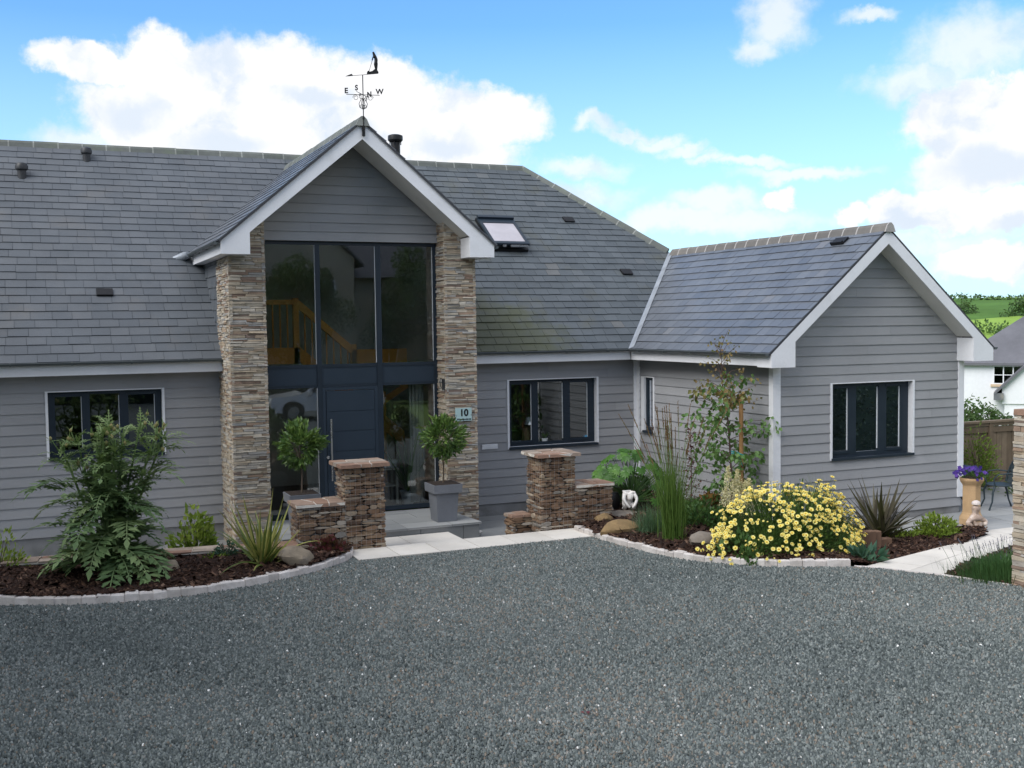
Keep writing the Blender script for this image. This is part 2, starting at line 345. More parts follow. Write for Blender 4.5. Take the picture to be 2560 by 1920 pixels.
# ------------------------------------------------------------------ mesh builder
class MB:
    def __init__(s): s.v = []; s.f = []; s.t = []; s.m = []; s.mi = 0
    def pt(s, p): s.v.append((float(p[0]), float(p[1]), float(p[2]))); return len(s.v)-1
    def face(s, pts, tint=.5):
        b = len(s.v)
        for p in pts: s.v.append((float(p[0]), float(p[1]), float(p[2])))
        s.f.append(tuple(range(b, b+len(pts)))); s.t.append(tint); s.m.append(s.mi)
    def idx(s, f, tint=.5): s.f.append(tuple(f)); s.t.append(tint); s.m.append(s.mi)
    def hexa(s, p, tint=.5):
        """eight corners: bottom ring 0-3 (ccw from above), top ring 4-7"""
        b = len(s.v)
        for q in p: s.v.append(tuple(float(c) for c in q))
        for f in ((3, 2, 1, 0), (4, 5, 6, 7), (0, 1, 5, 4), (1, 2, 6, 5), (2, 3, 7, 6), (3, 0, 4, 7)):
            s.idx([b+i for i in f], tint)
    def box(s, x0, x1, y0, y1, z0, z1, tint=.5):
        s.hexa([(x0, y0, z0), (x1, y0, z0), (x1, y1, z0), (x0, y1, z0), (x0, y0, z1), (x1, y0, z1), (x1, y1, z1), (x0, y1, z1)], tint)
    def obox(s, c, ax, ay, az, tint=.5, jit=0., rnd=R):
        """oriented box: centre, three half-axis vectors, optional corner jitter"""
        c = Vector(c); P = []
        for k in (-1, 1):
            for (i, j) in ((-1, -1), (1, -1), (1, 1), (-1, 1)):
                q = c + Vector(ax)*i + Vector(ay)*j + Vector(az)*k
                if jit: q = q + Vector((rnd.uniform(-jit, jit), rnd.uniform(-jit, jit), rnd.uniform(-jit, jit)))
                P.append(q)
        s.hexa(P, tint)
    def tube(s, path, rad, n=8, tint=.5, caps=True):
        path = [Vector(p) for p in path]
        if not hasattr(rad, '__len__'): rad = [rad]*len(path)
        rings = []; up0 = None
        for i, p in enumerate(path):
            d = (path[min(i+1, len(path)-1)] - path[max(i-1, 0)]).normalized()
            if up0 is None:
                up0 = d.orthogonal().normalized()
            a = (up0 - d*up0.dot(d))
            a = a.normalized() if a.length > 1e-6 else d.orthogonal().normalized()
            up0 = a; b = d.cross(a)
            ring = [s.pt(p + (a*math.cos(2*PI*k/n) + b*math.sin(2*PI*k/n))*rad[i]) for k in range(n)]
            rings.append(ring)
        for i in range(len(rings)-1):
            for k in range(n):
                s.idx((rings[i][k], rings[i][(k+1) % n], rings[i+1][(k+1) % n], rings[i+1][k]), tint)
        if caps:
            s.idx(tuple(reversed(rings[0])), tint); s.idx(tuple(rings[-1]), tint)
    def lathe(s, prof, c=(0, 0, 0), n=24, tint=.5, rot=0., sq=False):
        rings = []
        for (r, z) in prof:
            rings.append([s.pt((c[0]+r*math.cos(2*PI*k/n+rot), c[1]+r*math.sin(2*PI*k/n+rot), c[2]+z)) for k in range(n)])
        for i in range(len(rings)-1):
            for k in range(n):
                s.idx((rings[i][k], rings[i][(k+1) % n], rings[i+1][(k+1) % n], rings[i+1][k]), tint)
        s.idx(tuple(reversed(rings[0])), tint); s.idx(tuple(rings[-1]), tint)
    def prism(s, poly, axis, a, b, tint=.5):
        """extrude a polygon of 3-D points along vector axis from a to b"""
        ax = Vector(axis); A = [Vector(p)+ax*a for p in poly]; B = [Vector(p)+ax*b for p in poly]
        n = len(poly); i0 = len(s.v)
        for p in A+B: s.v.append(tuple(p))
        s.idx(tuple(reversed(range(i0, i0+n))), tint); s.idx(tuple(range(i0+n, i0+2*n)), tint)
        for k in range(n):
            s.idx((i0+k, i0+(k+1) % n, i0+n+(k+1) % n, i0+n+k), tint)
    def leaf(s, p, d, nrm, L, w, tint, fold=.25):
        p = Vector(p); d = Vector(d).normalized(); side = d.cross(Vector(nrm))
        side = side.normalized() if side.length > 1e-5 else d.orthogonal().normalized()
        n = side.cross(d)
        b = len(s.v)
        s.v.append(tuple(p)); m1 = p + d*L*.45
        s.v.append(tuple(m1 + side*w*.5 + n*w*fold)); s.v.append(tuple(p + d*L)); s.v.append(tuple(m1 - side*w*.5 + n*w*fold))
        s.idx((b, b+1, b+2), tint); s.idx((b, b+2, b+3), tint)
    def blade(s, p, d, L, w, droop, tint, seg=5, side=None, two=None, fold=0.):
        """long strip leaf bending under its own weight"""
        p = Vector(p); d = Vector(d).normalized()
        if side is None:
            side = d.cross(Vector((0, 0, 1))); side = side.normalized() if side.length > 1e-4 else Vector((1, 0, 0))
        rows = []
        for i in range(seg+1):
            q = i/seg; ww = w*(1-q**2.2)*(.55+.45*min(1, q*5))
            if i == seg: ww = w*.03
            nn = side.cross(d)
            row = (s.pt(p+side*ww*.5+nn*ww*fold), s.pt(p), s.pt(p-side*ww*.5+nn*ww*fold)) if two is not None else (s.pt(p+side*ww*.5), s.pt(p-side*ww*.5))
            rows.append(row)
            d = (d + Vector((0, 0, -droop*(q+.15)/seg*2))).normalized()
            p = p + d*(L/seg)
        for i in range(seg):
            a, b = rows[i], rows[i+1]
            if two is not None:
                s.idx((a[0], a[1], b[1], b[0]), tint if i % 1 == 0 else two); s.idx((a[1], a[2], b[2], b[1]), two)
            else: s.idx((a[0], a[1], b[1], b[0]), tint)
    def obj(s, name, mats, parent=None, loc=None, smooth=None):
        me = bpy.data.meshes.new(name)
        off = Vector(loc) if loc is not None else (parent_origin(parent) if parent else Vector((0, 0, 0)))
        if off.length > 0:
            a = np.array(s.v, float) - np.array(off); vv = a.tolist()
        else: vv = s.v
        me.from_pydata(vv, [], s.f)
        at = me.attributes.new('tint', 'FLOAT', 'FACE'); at.data.foreach_set('value', np.array(s.t, np.float32))
        if not isinstance(mats, (list, tuple)): mats = [mats]
        for m in mats: me.materials.append(m)
        if len(mats) > 1: me.polygons.foreach_set('material_index', np.array(s.m, np.int32))
        if smooth is not None:
            me.polygons.foreach_set('use_smooth', np.ones(len(s.f), bool))
            me.set_sharp_from_angle(angle=math.radians(smooth))
        me.update()
        o = bpy.data.objects.new(name, me); COL.objects.link(o)
        if parent: o.parent = parent
        elif loc is not None: o.location = off
        return o


def parent_origin(p):
    v = Vector((0, 0, 0))
    while p is not None: v = v + Vector(p.location); p = p.parent
    return v


def tag(o, label=None, cat=None, group=None, kind=None):
    if label: o['label'] = label
    if cat: o['category'] = cat
    if group: o['group'] = group
    if kind: o['kind'] = kind
    return o


def empty(name, loc, label, cat, group=None):
    o = bpy.data.objects.new(name, None); COL.objects.link(o); o.location = loc; o.empty_display_size = .2
    return tag(o, label, cat, group)


def struct(o): o['kind'] = 'structure'; return o


# ------------------------------------------------------------------ coursed surfaces (boards, slates)
def clip(poly, clipper):
    """Sutherland-Hodgman, convex ccw clipper, 2-D"""
    out = poly
    for i in range(len(clipper)):
        a, b = clipper[i], clipper[(i+1) % len(clipper)]
        ins = lambda p: (b[0]-a[0])*(p[1]-a[1]) - (b[1]-a[1])*(p[0]-a[0]) >= -1e-9
        src, out = out, []
        for j in range(len(src)):
            p, q = src[j], src[(j+1) % len(src)]
            ip, iq = ins(p), ins(q)
            if ip: out.append(p)
            if ip != iq:
                d1 = (b[0]-a[0])*(p[1]-a[1]) - (b[1]-a[1])*(p[0]-a[0]); d2 = (b[0]-a[0])*(q[1]-a[1]) - (b[1]-a[1])*(q[0]-a[0])
                t = d1/(d1-d2); out.append((p[0]+t*(q[0]-p[0]), p[1]+t*(q[1]-p[1])))
        if len(out) < 3: return []
    return out


def sub_rect(r, h):
    x0, x1, y0, y1 = r; a0, a1, b0, b1 = h
    if a0 >= x1 or a1 <= x0 or b0 >= y1 or b1 <= y0: return [r]
    o = []
    if a0 > x0: o.append((x0, a0, y0, y1))
    if a1 < x1: o.append((a1, x1, y0, y1))
    m0, m1 = max(x0, a0), min(x1, a1)
    if b0 > y0: o.append((m0, m1, y0, b0))
    if b1 < y1: o.append((m0, m1, b1, y1))
    return o


def courses(mb, O, u, v, n, poly, h, t, w=None, gap=.005, holes=(), v0=0., rnd=R, wvar=0., backing=None):
    O, u, v, n = Vector(O), Vector(u).normalized(), Vector(v).normalized(), Vector(n).normalized()
    xs = [p[0] for p in poly]; ys = [p[1] for p in poly]
    ar = sum(poly[i][0]*poly[(i+1) % len(poly)][1]-poly[(i+1) % len(poly)][0]*poly[i][1] for i in range(len(poly)))
    if ar < 0: poly = poly[::-1]
    P = lambda x, y, z: O + u*x + v*y + n*z
    k0 = int(math.floor((min(ys)-v0)/h+1e-6)); k1 = int(math.ceil((max(ys)-v0)/h-1e-6))
    for k in range(k0, k1):
        y0, y1 = v0+k*h, v0+(k+1)*h
        cells = []
        if w is None: cells = [(min(xs), max(xs))]
        else:
            x = math.floor(min(xs)/w)*w - w*(.5 if k % 2 else 0) - rnd.uniform(0, .04)*w
            while x < max(xs):
                ww = w*(1+rnd.uniform(-wvar, wvar)); cells.append((x+gap*.5, x+ww-gap*.5)); x += ww
        for (a, b) in cells:
            tint = rnd.random(); board = w is not None and w > 1; tt = t*(1+rnd.uniform(-.22, .22)*(.25 if board else 1)) if w else t
            rects = [(a, b, y0, y1)]
            for hh in holes: rects = [q for r in rects for q in sub_rect(r, hh)]
            slip = rnd.uniform(-.006, .006) if w and not board else 0
            tilt = rnd.uniform(-.0035, .0035) if w and not board else (rnd.uniform(-.0015, .0015) if w else 0)
            for (x0, x1, r0, r1) in rects:
                pl = clip([(x0, r0), (x1, r0), (x1, r1), (x0, r1)], poly)
                if not pl: continue
                f = lambda x, y: tt*(1-(y-y0)/h)+.001+tilt*((x-x0)/(x1-x0)-.5)*(1-(y-y0)/h)
                s_ = [(p[0], p[1] + (slip if abs(p[1]-y0) < 1e-6 else 0)) for p in pl]
                top = [P(q[0], q[1], f(*p)) for p, q in zip(pl, s_)]
                mb.face(top, tint)
                m = len(pl)
                for i in range(m):
                    p, q = pl[i], pl[(i+1) % m]
                    low = abs(p[1]-r0) < 1e-6 and abs(q[1]-r0) < 1e-6
                    if low or w:
                        mb.face([P(s_[i][0], s_[i][1], 0), P(s_[(i+1) % m][0], s_[(i+1) % m][1], 0), top[(i+1) % m], top[i]], tint)
    if backing is not None:
        backing.face([P(p[0], p[1], -.002) for p in poly], .2)

# ================================================================== GROUND
m = .849; L = math.sqrt(1+m*m); ZE = 2.947; E0 = .379


def terrain_z(x, y):
    s = (x-4)*.803 + (y+4)*.596          # metres out along the view to the valley
    s = max(s, (y-12)*.9)
    lo = -.28
    if s > 14:
        k = min(1, (s-14)/60); lo -= 7.2*k*k*(3-2*k)
    if s > 90:
        k = min(1, (s-90)/180); lo -= 10*k*k*(3-2*k)
    return lo


def grid_mesh(name, xs, ys, zf, mt):
    mb = MB(); nx, ny = len(xs), len(ys)
    for y in ys:
        for x in xs: mb.pt((x, y, zf(x, y)))
    for j in range(ny-1):
        for i in range(nx-1):
            a = j*nx+i; mb.idx((a, a+1, a+nx+1, a+nx), .5)
    return mb.obj(name, mt, smooth=60)


grass_m, gt, gb, go = new_mat('meadow_grass')
gco = gt.node('ShaderNodeTexCoord').outputs['Object']
gn1 = gt.noise(gco, .02, 4, .5); gn2 = gt.noise(gco, .6, 6, .6)
gc = gt.ramp(gn1.outputs['Fac'], [(.3, (.055, .11, .025)), (.5, (.09, .165, .035)), (.7, (.14, .20, .05))])
hs = gt.node('ShaderNodeHueSaturation'); gt.put(hs.inputs['Color'], gc); gt.put(hs.inputs['Value'], gt.maprange(gn2.outputs['Fac'], .3, .7, .7, 1.3))
gt.put(gb.inputs['Base Color'], hs.outputs[0]); gb.inputs['Roughness'].default_value = .9; gb.inputs['Specular IOR Level'].default_value = .15

xs = sorted(set([-600, -300, -150, -80, -40] + [i*6-24 for i in range(24)] + [130, 150, 175, 200, 240, 290, 350, 430, 520, 620]))
ys = sorted(set([-400, -200, -100, -60] + [i*6-42 for i in range(28)] + [140, 170, 200, 240, 290, 350, 430, 520, 620]))
struct(grid_mesh('ground', xs, ys, terrain_z, grass_m))

# far hills: fields with hedges between them
fm, ft, fb, fo = new_mat('hill_fields')
fco = ft.node('ShaderNodeTexCoord').outputs['Object']
vor = ft.node('ShaderNodeTexVoronoi'); mpf = ft.node('ShaderNodeMapping'); ft.link(fco, mpf.inputs[0]); mpf.inputs['Scale'].default_value = (.0075, .0075, .03)
mpf.inputs['Rotation'].default_value = (0, 0, .7)
ft.link(mpf.outputs[0], vor.inputs['Vector']); vor.inputs['Scale'].default_value = 1.0
fsp = ft.node('ShaderNodeSeparateColor'); ft.link(vor.outputs['Color'], fsp.inputs[0])
fc = ft.ramp(fsp.outputs[0], [(0, (.075, .15, .035)), (.4, (.13, .24, .045)), (.7, (.22, .34, .07)), (1, (.10, .20, .05))], 'CONSTANT')
fn = ft.noise(fco, .06, 6, .6); hs = ft.node('ShaderNodeHueSaturation'); ft.put(hs.inputs['Color'], fc); ft.put(hs.inputs['Value'], ft.maprange(fn.outputs['Fac'], .3, .7, .8, 1.2))
ft.put(fb.inputs['Base Color'], hs.outputs[0]); fb.inputs['Roughness'].default_value = .95; fb.inputs['Specular IOR Level'].default_value = .1


def hill_z(x, y):
    s = x*.74 + y*.67; c = -x*.67 + y*.74
    k = min(1, max(0, (s-260)/330))
    return -18 + 30.5*k*k*(3-2*k) + 1.2*math.sin(c*.011+1) + (-6*min(1, max(0, (s-640)/400)))


def hill_pt(s, c):
    x = s*.74 - c*.67; y = s*.67 + c*.74
    return (x, y, hill_z(x, y))


mb = MB(); SS = [250+i*18 for i in range(45)]; CC = [i*35-700 for i in range(41)]
for s_ in SS:
    for c_ in CC: mb.pt(hill_pt(s_, c_))
for j in range(len(SS)-1):
    for i in range(len(CC)-1):
        a = j*len(CC)+i; mb.idx((a, a+1, a+len(CC)+1, a+len(CC)))
struct(mb.obj('hills', fm, smooth=60))

# ------------------------------------------------------------------ drive, beds and paving
KERB_L = [(-14.6, -2.4), (-13.6, -3.15), (-12.6, -4.05), (-11.63, -4.72), (-10.6, -5.2), (-9.54, -5.29), (-8.6, -5.1), (-7.78, -4.73), (-7.24, -4.28), (-7.02, -3.93), (-6.97, -3.66)]
KERB_R = [(-3.33, -3.72), (-3.33, -3.99), (-3.31, -4.55), (-3.19, -5.25), (-3.08, -5.91), (-2.91, -6.42), (-2.65, -6.76), (-2.31, -7.10), (-1.77, -7.43), (-1.15, -7.67)]


def smooth_path(pts, n=6):
    """Catmull-Rom resample"""
    P = [Vector((*p, 0)) if len(p) == 2 else Vector(p) for p in pts]; o = []
    for i in range(len(P)-1):
        p0, p1, p2, p3 = P[max(i-1, 0)], P[i], P[i+1], P[min(i+2, len(P)-1)]
        for k in range(n):
            t = k/n
            o.append(.5*((2*p1)+(p2-p0)*t+(2*p0-5*p1+4*p2-p3)*t*t+(3*p1-p0-3*p2+p3)*t**3))
    o.append(P[-1]); return o


def by_length(path, step):
    o = [path[0]]; acc = 0
    for a, b in zip(path, path[1:]):
        d = (b-a).length
        while acc + d >= step:
            f = (step-acc)/d; a = a+(b-a)*f; o.append(a); d = (b-a).length; acc = 0
        acc += d
    return o


DRIVE = [(-60, -60), (0.3, -60), (.3, -9.95), (-.12, -9.46), (-.5, -8.6), (-.92, -7.95), (-1.15, -7.74)] + [tuple(p) for p in KERB_R[::-1][1:]] + [(-3.33, -4.30), (-7.05, -4.30)] + KERB_L[::-1][1:] + [(-14.6, -2.4), (-60, -2.4)]
mb = MB(); mb.face([(x, y, .146) for x, y in DRIVE])
struct(mb.obj('driveway', MT['gravel_bed']))


def inside(p, poly):
    c = False; x, y = p; j = len(poly)-1
    for i in range(len(poly)):
        xi, yi = poly[i]; xj, yj = poly[j]
        if (yi > y) != (yj > y) and x < (xj-xi)*(y-yi)/(yj-yi)+xi: c = not c
        j = i
    return c


def inside_np(X, Y, poly):
    c = np.zeros(len(X), bool); j = len(poly)-1
    for i in range(len(poly)):
        xi, yi = poly[i]; xj, yj = poly[j]
        if yi != yj:
            c ^= ((yi > Y) != (yj > Y)) & (X < (xj-xi)*(Y-yi)/(yj-yi)+xi)
        j = i
    return c


def np_obj(name, verts, faces4, tints, mt, smooth=False):
    """big mesh of quads straight from arrays"""
    me = bpy.data.meshes.new(name); nf = len(faces4)
    me.vertices.add(len(verts)); me.vertices.foreach_set('co', np.asarray(verts, np.float32).ravel())
    me.loops.add(nf*4); me.loops.foreach_set('vertex_index', np.asarray(faces4, np.int32).ravel())
    me.polygons.add(nf); me.polygons.foreach_set('loop_start', np.arange(0, nf*4, 4, dtype=np.int32))
    try: me.polygons.foreach_set('loop_total', np.full(nf, 4, np.int32))
    except Exception: pass
    at = me.attributes.new('tint', 'FLOAT', 'FACE'); at.data.foreach_set('value', np.asarray(tints, np.float32))
    me.materials.append(mt); me.update(calc_edges=True); me.validate()
    o = bpy.data.objects.new(name, me); COL.objects.link(o); return o


rng = np.random.default_rng(3)


def pebbles(X, Y, Z, size, flat, tint, tilt=.35):
    """irregular loose stones: a jittered top ring on a wider foot ring (5 quads each)"""
    n = len(X); a0 = rng.uniform(0, 2*PI, n); V = np.zeros((n, 8, 3))
    sx = size*rng.uniform(.75, 1.35, n); sy = size*rng.uniform(.55, 1.0, n); h = size*flat*rng.uniform(.6, 1.5, n)
    tx, ty = rng.normal(0, tilt, n), rng.normal(0, tilt, n)
    for k in range(4):
        ang = PI/4 + k*PI/2
        for lev in (0, 1):
            j = rng.uniform(.75, 1.2, n)*(.62 if lev else 1.0)
            px = np.cos(ang)*sx*j*.72; py = np.sin(ang)*sy*j*.72
            V[:, k+4*lev, 0] = X + px*np.cos(a0) - py*np.sin(a0)
            V[:, k+4*lev, 1] = Y + px*np.sin(a0) + py*np.cos(a0)
            V[:, k+4*lev, 2] = Z + (h*rng.uniform(.8, 1.2, n) if lev else -h*.5) + (px*tx+py*ty)
    base = (np.arange(n)*8)[:, None, None]
    fq = np.array([[4, 5, 6, 7], [0, 1, 5, 4], [1, 2, 6, 5], [2, 3, 7, 6], [3, 0, 4, 7]])[None]
    F = (base+fq).reshape(-1, 4)
    return V.reshape(-1, 3), F, np.repeat(tint, 5)


GX, GY = -15.5, -15.2
N = 700000
X = rng.uniform(GX, .3, N); Y = rng.uniform(GY, -2.3, N)
hd = (X+11.14)*.4 + (Y+19.17)*.915
cs = (X+11.14)*.915 - (Y+19.17)*.4
dist = np.hypot(X+11.14, Y+19.17)
ok = inside_np(X, Y, DRIVE) & (np.abs(cs) < hd*.50+2.4) & (dist > 6.2)
X, Y = X[ok], Y[ok]
und = .004*np.sin(X*2.1+1.3*np.sin(Y*1.7)) + .003*np.sin(Y*3.1+X)
tint = np.clip(rng.beta(1.7, 1.7, len(X))*.9 + (rng.random(len(X)) < .045)*rng.uniform(.05, .35, len(X)), 0, 1)
tint = np.clip(tint + .10*np.sin(X*.9+np.sin(Y*.7)*1.5)*np.sin(Y*.8+1) - .16*np.exp(-(((X+8.3)+.55*(Y+11.0))/.5)**2)*(rng.random(len(X)) < .6), 0, 1)
tint = np.where(rng.random(len(X)) < .0011, 1.0, np.minimum(tint, .985))
V, F, T = pebbles(X, Y, .147+und+rng.uniform(-.004, .010, len(X)), .0150*rng.uniform(.55, 1.7, len(X)), .55, tint, .33)
tag(np_obj('gravel', V, F, T, MT['gravel']), kind='stuff')['label'] = 'grey green slate chippings spread over the drive'
# a few larger white pebbles lie in the gravel
big_w = MB()

LEAF = MB()
LEAF.leaf((-6.95, -11.1, .165), (.5, .8, .1), (0, 0, 1), .05, .04, .9); LEAF.leaf((-6.97, -11.08, .165), (-.6, .5, .15), (0, 0, 1), .045, .035, .9)
tag(LEAF.obj('fallen_leaf', LF['red']), 'tiny dark red leaf fallen on the grey gravel', 'leaf')


def kerb(name, path, z0, z1, wid, step=.165):
    mb = MB(); P = by_length(smooth_path(path), step)
    for a, b in zip(P, P[1:]):
        d = (b-a).normalized(); nrm = Vector((-d.y, d.x, 0)); c = (a+b)*.5
        h = R.uniform(-.012, .010); ln = (b-a).length*.5-.0015; j = R.uniform(-.008, .008)
        c = Vector((c.x, c.y, 0)) + nrm*(wid*.5+j)
        tw = R.uniform(-.06, .06); dd = Vector((d.x*math.cos(tw)-d.y*math.sin(tw), d.x*math.sin(tw)+d.y*math.cos(tw), 0))
        nn = Vector((-dd.y, dd.x, 0)); t = R.random(); zt = z1+h
        lo = [c-dd*ln-nn*wid*.5, c+dd*ln-nn*wid*.5, c+dd*ln+nn*wid*.5, c-dd*ln+nn*wid*.5]
        ch = .012
        hi = [c-dd*(ln-ch)-nn*(wid*.5-ch), c+dd*(ln-ch)-nn*(wid*.5-ch), c+dd*(ln-ch)+nn*(wid*.5-ch), c-dd*(ln-ch)+nn*(wid*.5-ch)]
        jz = [R.uniform(-.008, .008) for _ in range(4)]
        mid = [Vector((p.x, p.y, zt-.014+jz[i])) for i, p in enumerate(lo)]; lo = [Vector((p.x, p.y, z0)) for p in lo]; hi = [Vector((p.x, p.y, zt+jz[i])) for i, p in enumerate(hi)]
        i0 = len(mb.v)
        for p in lo+mid+hi: mb.v.append(tuple(p))
        for k in range(4):
            k2 = (k+1) % 4
            mb.idx((i0+k, i0+k2, i0+4+k2, i0+4+k), t); mb.idx((i0+4+k, i0+4+k2, i0+8+k2, i0+8+k), t)
        mb.idx((i0+8, i0+9, i0+10, i0+11), t)
    return struct(mb.obj(name, MT['kerb']))


kerb('kerb', KERB_L, .06, .252, .12)
kerb('kerb', KERB_R, .06, .248, .11)


def slabs(name, poly, zf, O, u, sx, sy, mt, th=.035, gap=.010, stag=.5, z_off=0.):
    """rectangular paving flags in courses, clipped to a convex outline"""
    mb = MB(); u = Vector((u[0], u[1])).normalized(); v = Vector((-u.y, u.x)); O = Vector(O)
    T2 = lambda p: ((Vector(p)-O).dot(u), (Vector(p)-O).dot(v)); B = lambda p: O + u*p[0] + v*p[1]
    pl = [T2(p) for p in poly]
    ar = sum(pl[i][0]*pl[(i+1) % len(pl)][1]-pl[(i+1) % len(pl)][0]*pl[i][1] for i in range(len(pl)))
    if ar < 0: pl = pl[::-1]
    x0, x1 = min(p[0] for p in pl), max(p[0] for p in pl); y0, y1 = min(p[1] for p in pl), max(p[1] for p in pl)
    for j in range(int(math.floor(y0/sy)), int(math.ceil(y1/sy))):
        x = math.floor(x0/sx)*sx - (stag*sx if j % 2 else 0)
        while x < x1:
            w = sx*R.choice((1, 1, .75, 1.25)) if stag else sx
            c = clip([(x+gap/2, j*sy+gap/2), (x+w-gap/2, j*sy+gap/2), (x+w-gap/2, (j+1)*sy-gap/2), (x+gap/2, (j+1)*sy-gap/2)], pl)
            x += w
            if not c: continue
            dz = R.uniform(-.0015, .0015); t = R.random()
            W_ = [B(p) for p in c]; top = [(p.x, p.y, zf(p.x, p.y)+dz) for p in W_]; lo = [(p.x, p.y, zf(p.x, p.y)-th) for p in W_]
            mb.face(top, t); n = len(c)
            for i in range(n): mb.face([lo[i], lo[(i+1) % n], top[(i+1) % n], top[i]], t)
    mb.mi = 1
    W_ = [B(p) for p in pl]; mb.face([(p.x, p.y, zf(p.x, p.y)-.007) for p in W_], .5)
    return struct(mb.obj(name, [mt, MT['grout']]))


slabs('entrance_paving', [(-7.05, -4.33), (-3.30, -4.33), (-3.28, -3.60), (-7.05, -3.60)], lambda x, y: .172, (-7.05, -4.33), (1, 0), .62, .74, MT['paving'], stag=0)
slabs('entrance_step', [(-6.75, -3.595), (-5.04, -3.595), (-5.04, -2.53), (-6.75, -2.53)], lambda x, y: .085, (-6.75, -3.595), (1, 0), .86, 1.2, MT['paving'], stag=0)
slabs('porch_platform', [(-7.75, -2.52), (-4.44, -2.52), (-4.56, -.83), (-7.75, -.83)], lambda x, y: .20, (-7.75, -2.52), (1, 0), .62, .45, MT['paving_grey'])
mb = MB()
x = -7.72
while x < -4.48:
    w = min(.74, -4.47-x); mb.box(x+.004, x+w-.004, -2.495, -2.45, -.2, .163, R.random()); x += w
for k in range(2): mb.box(-4.50, -4.462, -2.45+k*.83, -1.63+k*.80, -.2, .163, R.random())
mb.mi = 1; mb.box(-7.70, -4.505, -2.449, -.85, -.2, .150)
struct(mb.obj('platform_riser', [MT['riser'], MT['grout']]))
slabs('sunken_path', [(-16, -3.45), (.0, -3.45), (.0, 0), (-16, 0)], lambda x, y: -.2, (-16, -3.45), (1, 0), .9, .6, MT['paving_grey'])

PZ = lambda x, y: .152 - .185*min(1, max(0, (x*.9+y*.38+4.0)/4.6))
slabs('garden_path', [(-.98, -7.73), (-.47, -8.56), (2.3, -7.30), (2.80, -6.31)], PZ, (-.98, -7.73), (.925, .40), .8, .55, MT['paving'])
slabs('garden_path', [(2.31, -7.295), (4.15, -6.5), (4.15, -5.955), (3.0, -5.955), (2.81, -6.31)], PZ, (-.98, -7.73), (.925, .40), .8, .55, MT['paving'])
slabs('patio', [(1.15, -5.945), (4.145, -5.945), (4.145, -4.47), (1.15, -4.47)], lambda x, y: -.036, (1.15, -4.47), (1, 0), .8, .6, MT['paving_grey'])
slabs('patio', [(4.155, -6.5), (9.5, -6.5), (9.5, -2.5), (4.155, -2.5)], lambda x, y: -.036, (1.15, -4.47), (1, 0), .8, .6, MT['paving_grey'])
mb = MB()   # pale edging strip between drive and planting
for a, b in (((-1.15, -7.72), (-.93, -7.95)), ((-.93, -7.95), (-.5, -8.6)), ((-.5, -8.6), (-.12, -9.46)), ((-.12, -9.46), (.1, -9.9))):
    a, b = Vector((*a, 0)), Vector((*b, 0)); d = (b-a).normalized(); nn = Vector((-d.y, d.x, 0))
    mb.obox((a+b)/2+nn*.03+Vector((0, 0, .10)), d*((b-a).length/2), nn*.03, (0, 0, .062), R.random(), .004)
struct(mb.obj('edging', MT['kerb']))


def grid_bed(name, poly, zf, mt, cell=.12):
    mb = MB(); x0, x1 = min(p[0] for p in poly), max(p[0] for p in poly); y0, y1 = min(p[1] for p in poly), max(p[1] for p in poly)
    x = x0
    while x < x1:
        y = y0
        while y < y1:
            c = clip(poly, [(x, y), (x+cell, y), (x+cell, y+cell), (x, y+cell)])
            if len(c) >= 3: mb.face([(p[0], p[1], zf(*p)) for p in c])
            y += cell
        x += cell
    return struct(mb.obj(name, mt))


CAPF = lambda x: -3.14 - .155*(x+11.67)
BED_L = KERB_L[:-1] + [(-7.10, -3.70), (-7.72, -3.66), (-7.72, CAPF(-7.72)+.1), (-14.6, CAPF(-14.6)+.1)]
BED_L = [(p[0], p[1]+.05) if i < 10 else p for i, p in enumerate(BED_L)]
ZL = lambda x, y: .245 + .02*math.sin(x*3.1)*math.sin(y*4+1) + .05*max(0, 1-abs(y+4.2)/.6)
grid_bed('planting_bed', BED_L, ZL, MT['soil'])
BED_R = [(-3.26, -3.58)] + [(p[0]+.05, p[1]+.03) for p in KERB_R] + [(-1.0, -7.69), (.45, -7.36), (2.76, -6.34), (2.95, -5.99), (1.16, -5.9), (1.16, -4.47), (.0, -4.47), (.0, -.4), (-2.55, -.4), (-2.56, -3.3)]
ZR = lambda x, y: (.235 - .175*min(1, max(0, (x+1.2)/1.5)) + .012*math.sin(x*5)*math.sin(y*4)) - (.09*min(1, max(0, (-6.2-y)/1.4)) if x > -1.2 else 0)*min(1, max(0, (x+1.2)/.8))
grid_bed('planting_bed', BED_R, ZR, MT['soil'])
BED_V = [(-.47, -8.56), (-.14, -9.42), (.1, -9.9), (3.5, -9.9), (3.5, -6.75), (2.3, -7.28), (.46, -8.11)]
ZV = lambda x, y: PZ(x, y)-.02+.03*min(1, max(0, (x+.3)*2))
grid_bed('planting_bed', BED_V, ZV, MT['soil'])
mb = MB()   # bed sides towards the sunken path
mb.box(-2.54, -.02, -.46, -.40, -.2, .22); mb.box(-2.6, -2.54, -3.3, -.46, -.2, .22)
struct(mb.obj('bed_edge', MT['soil']))


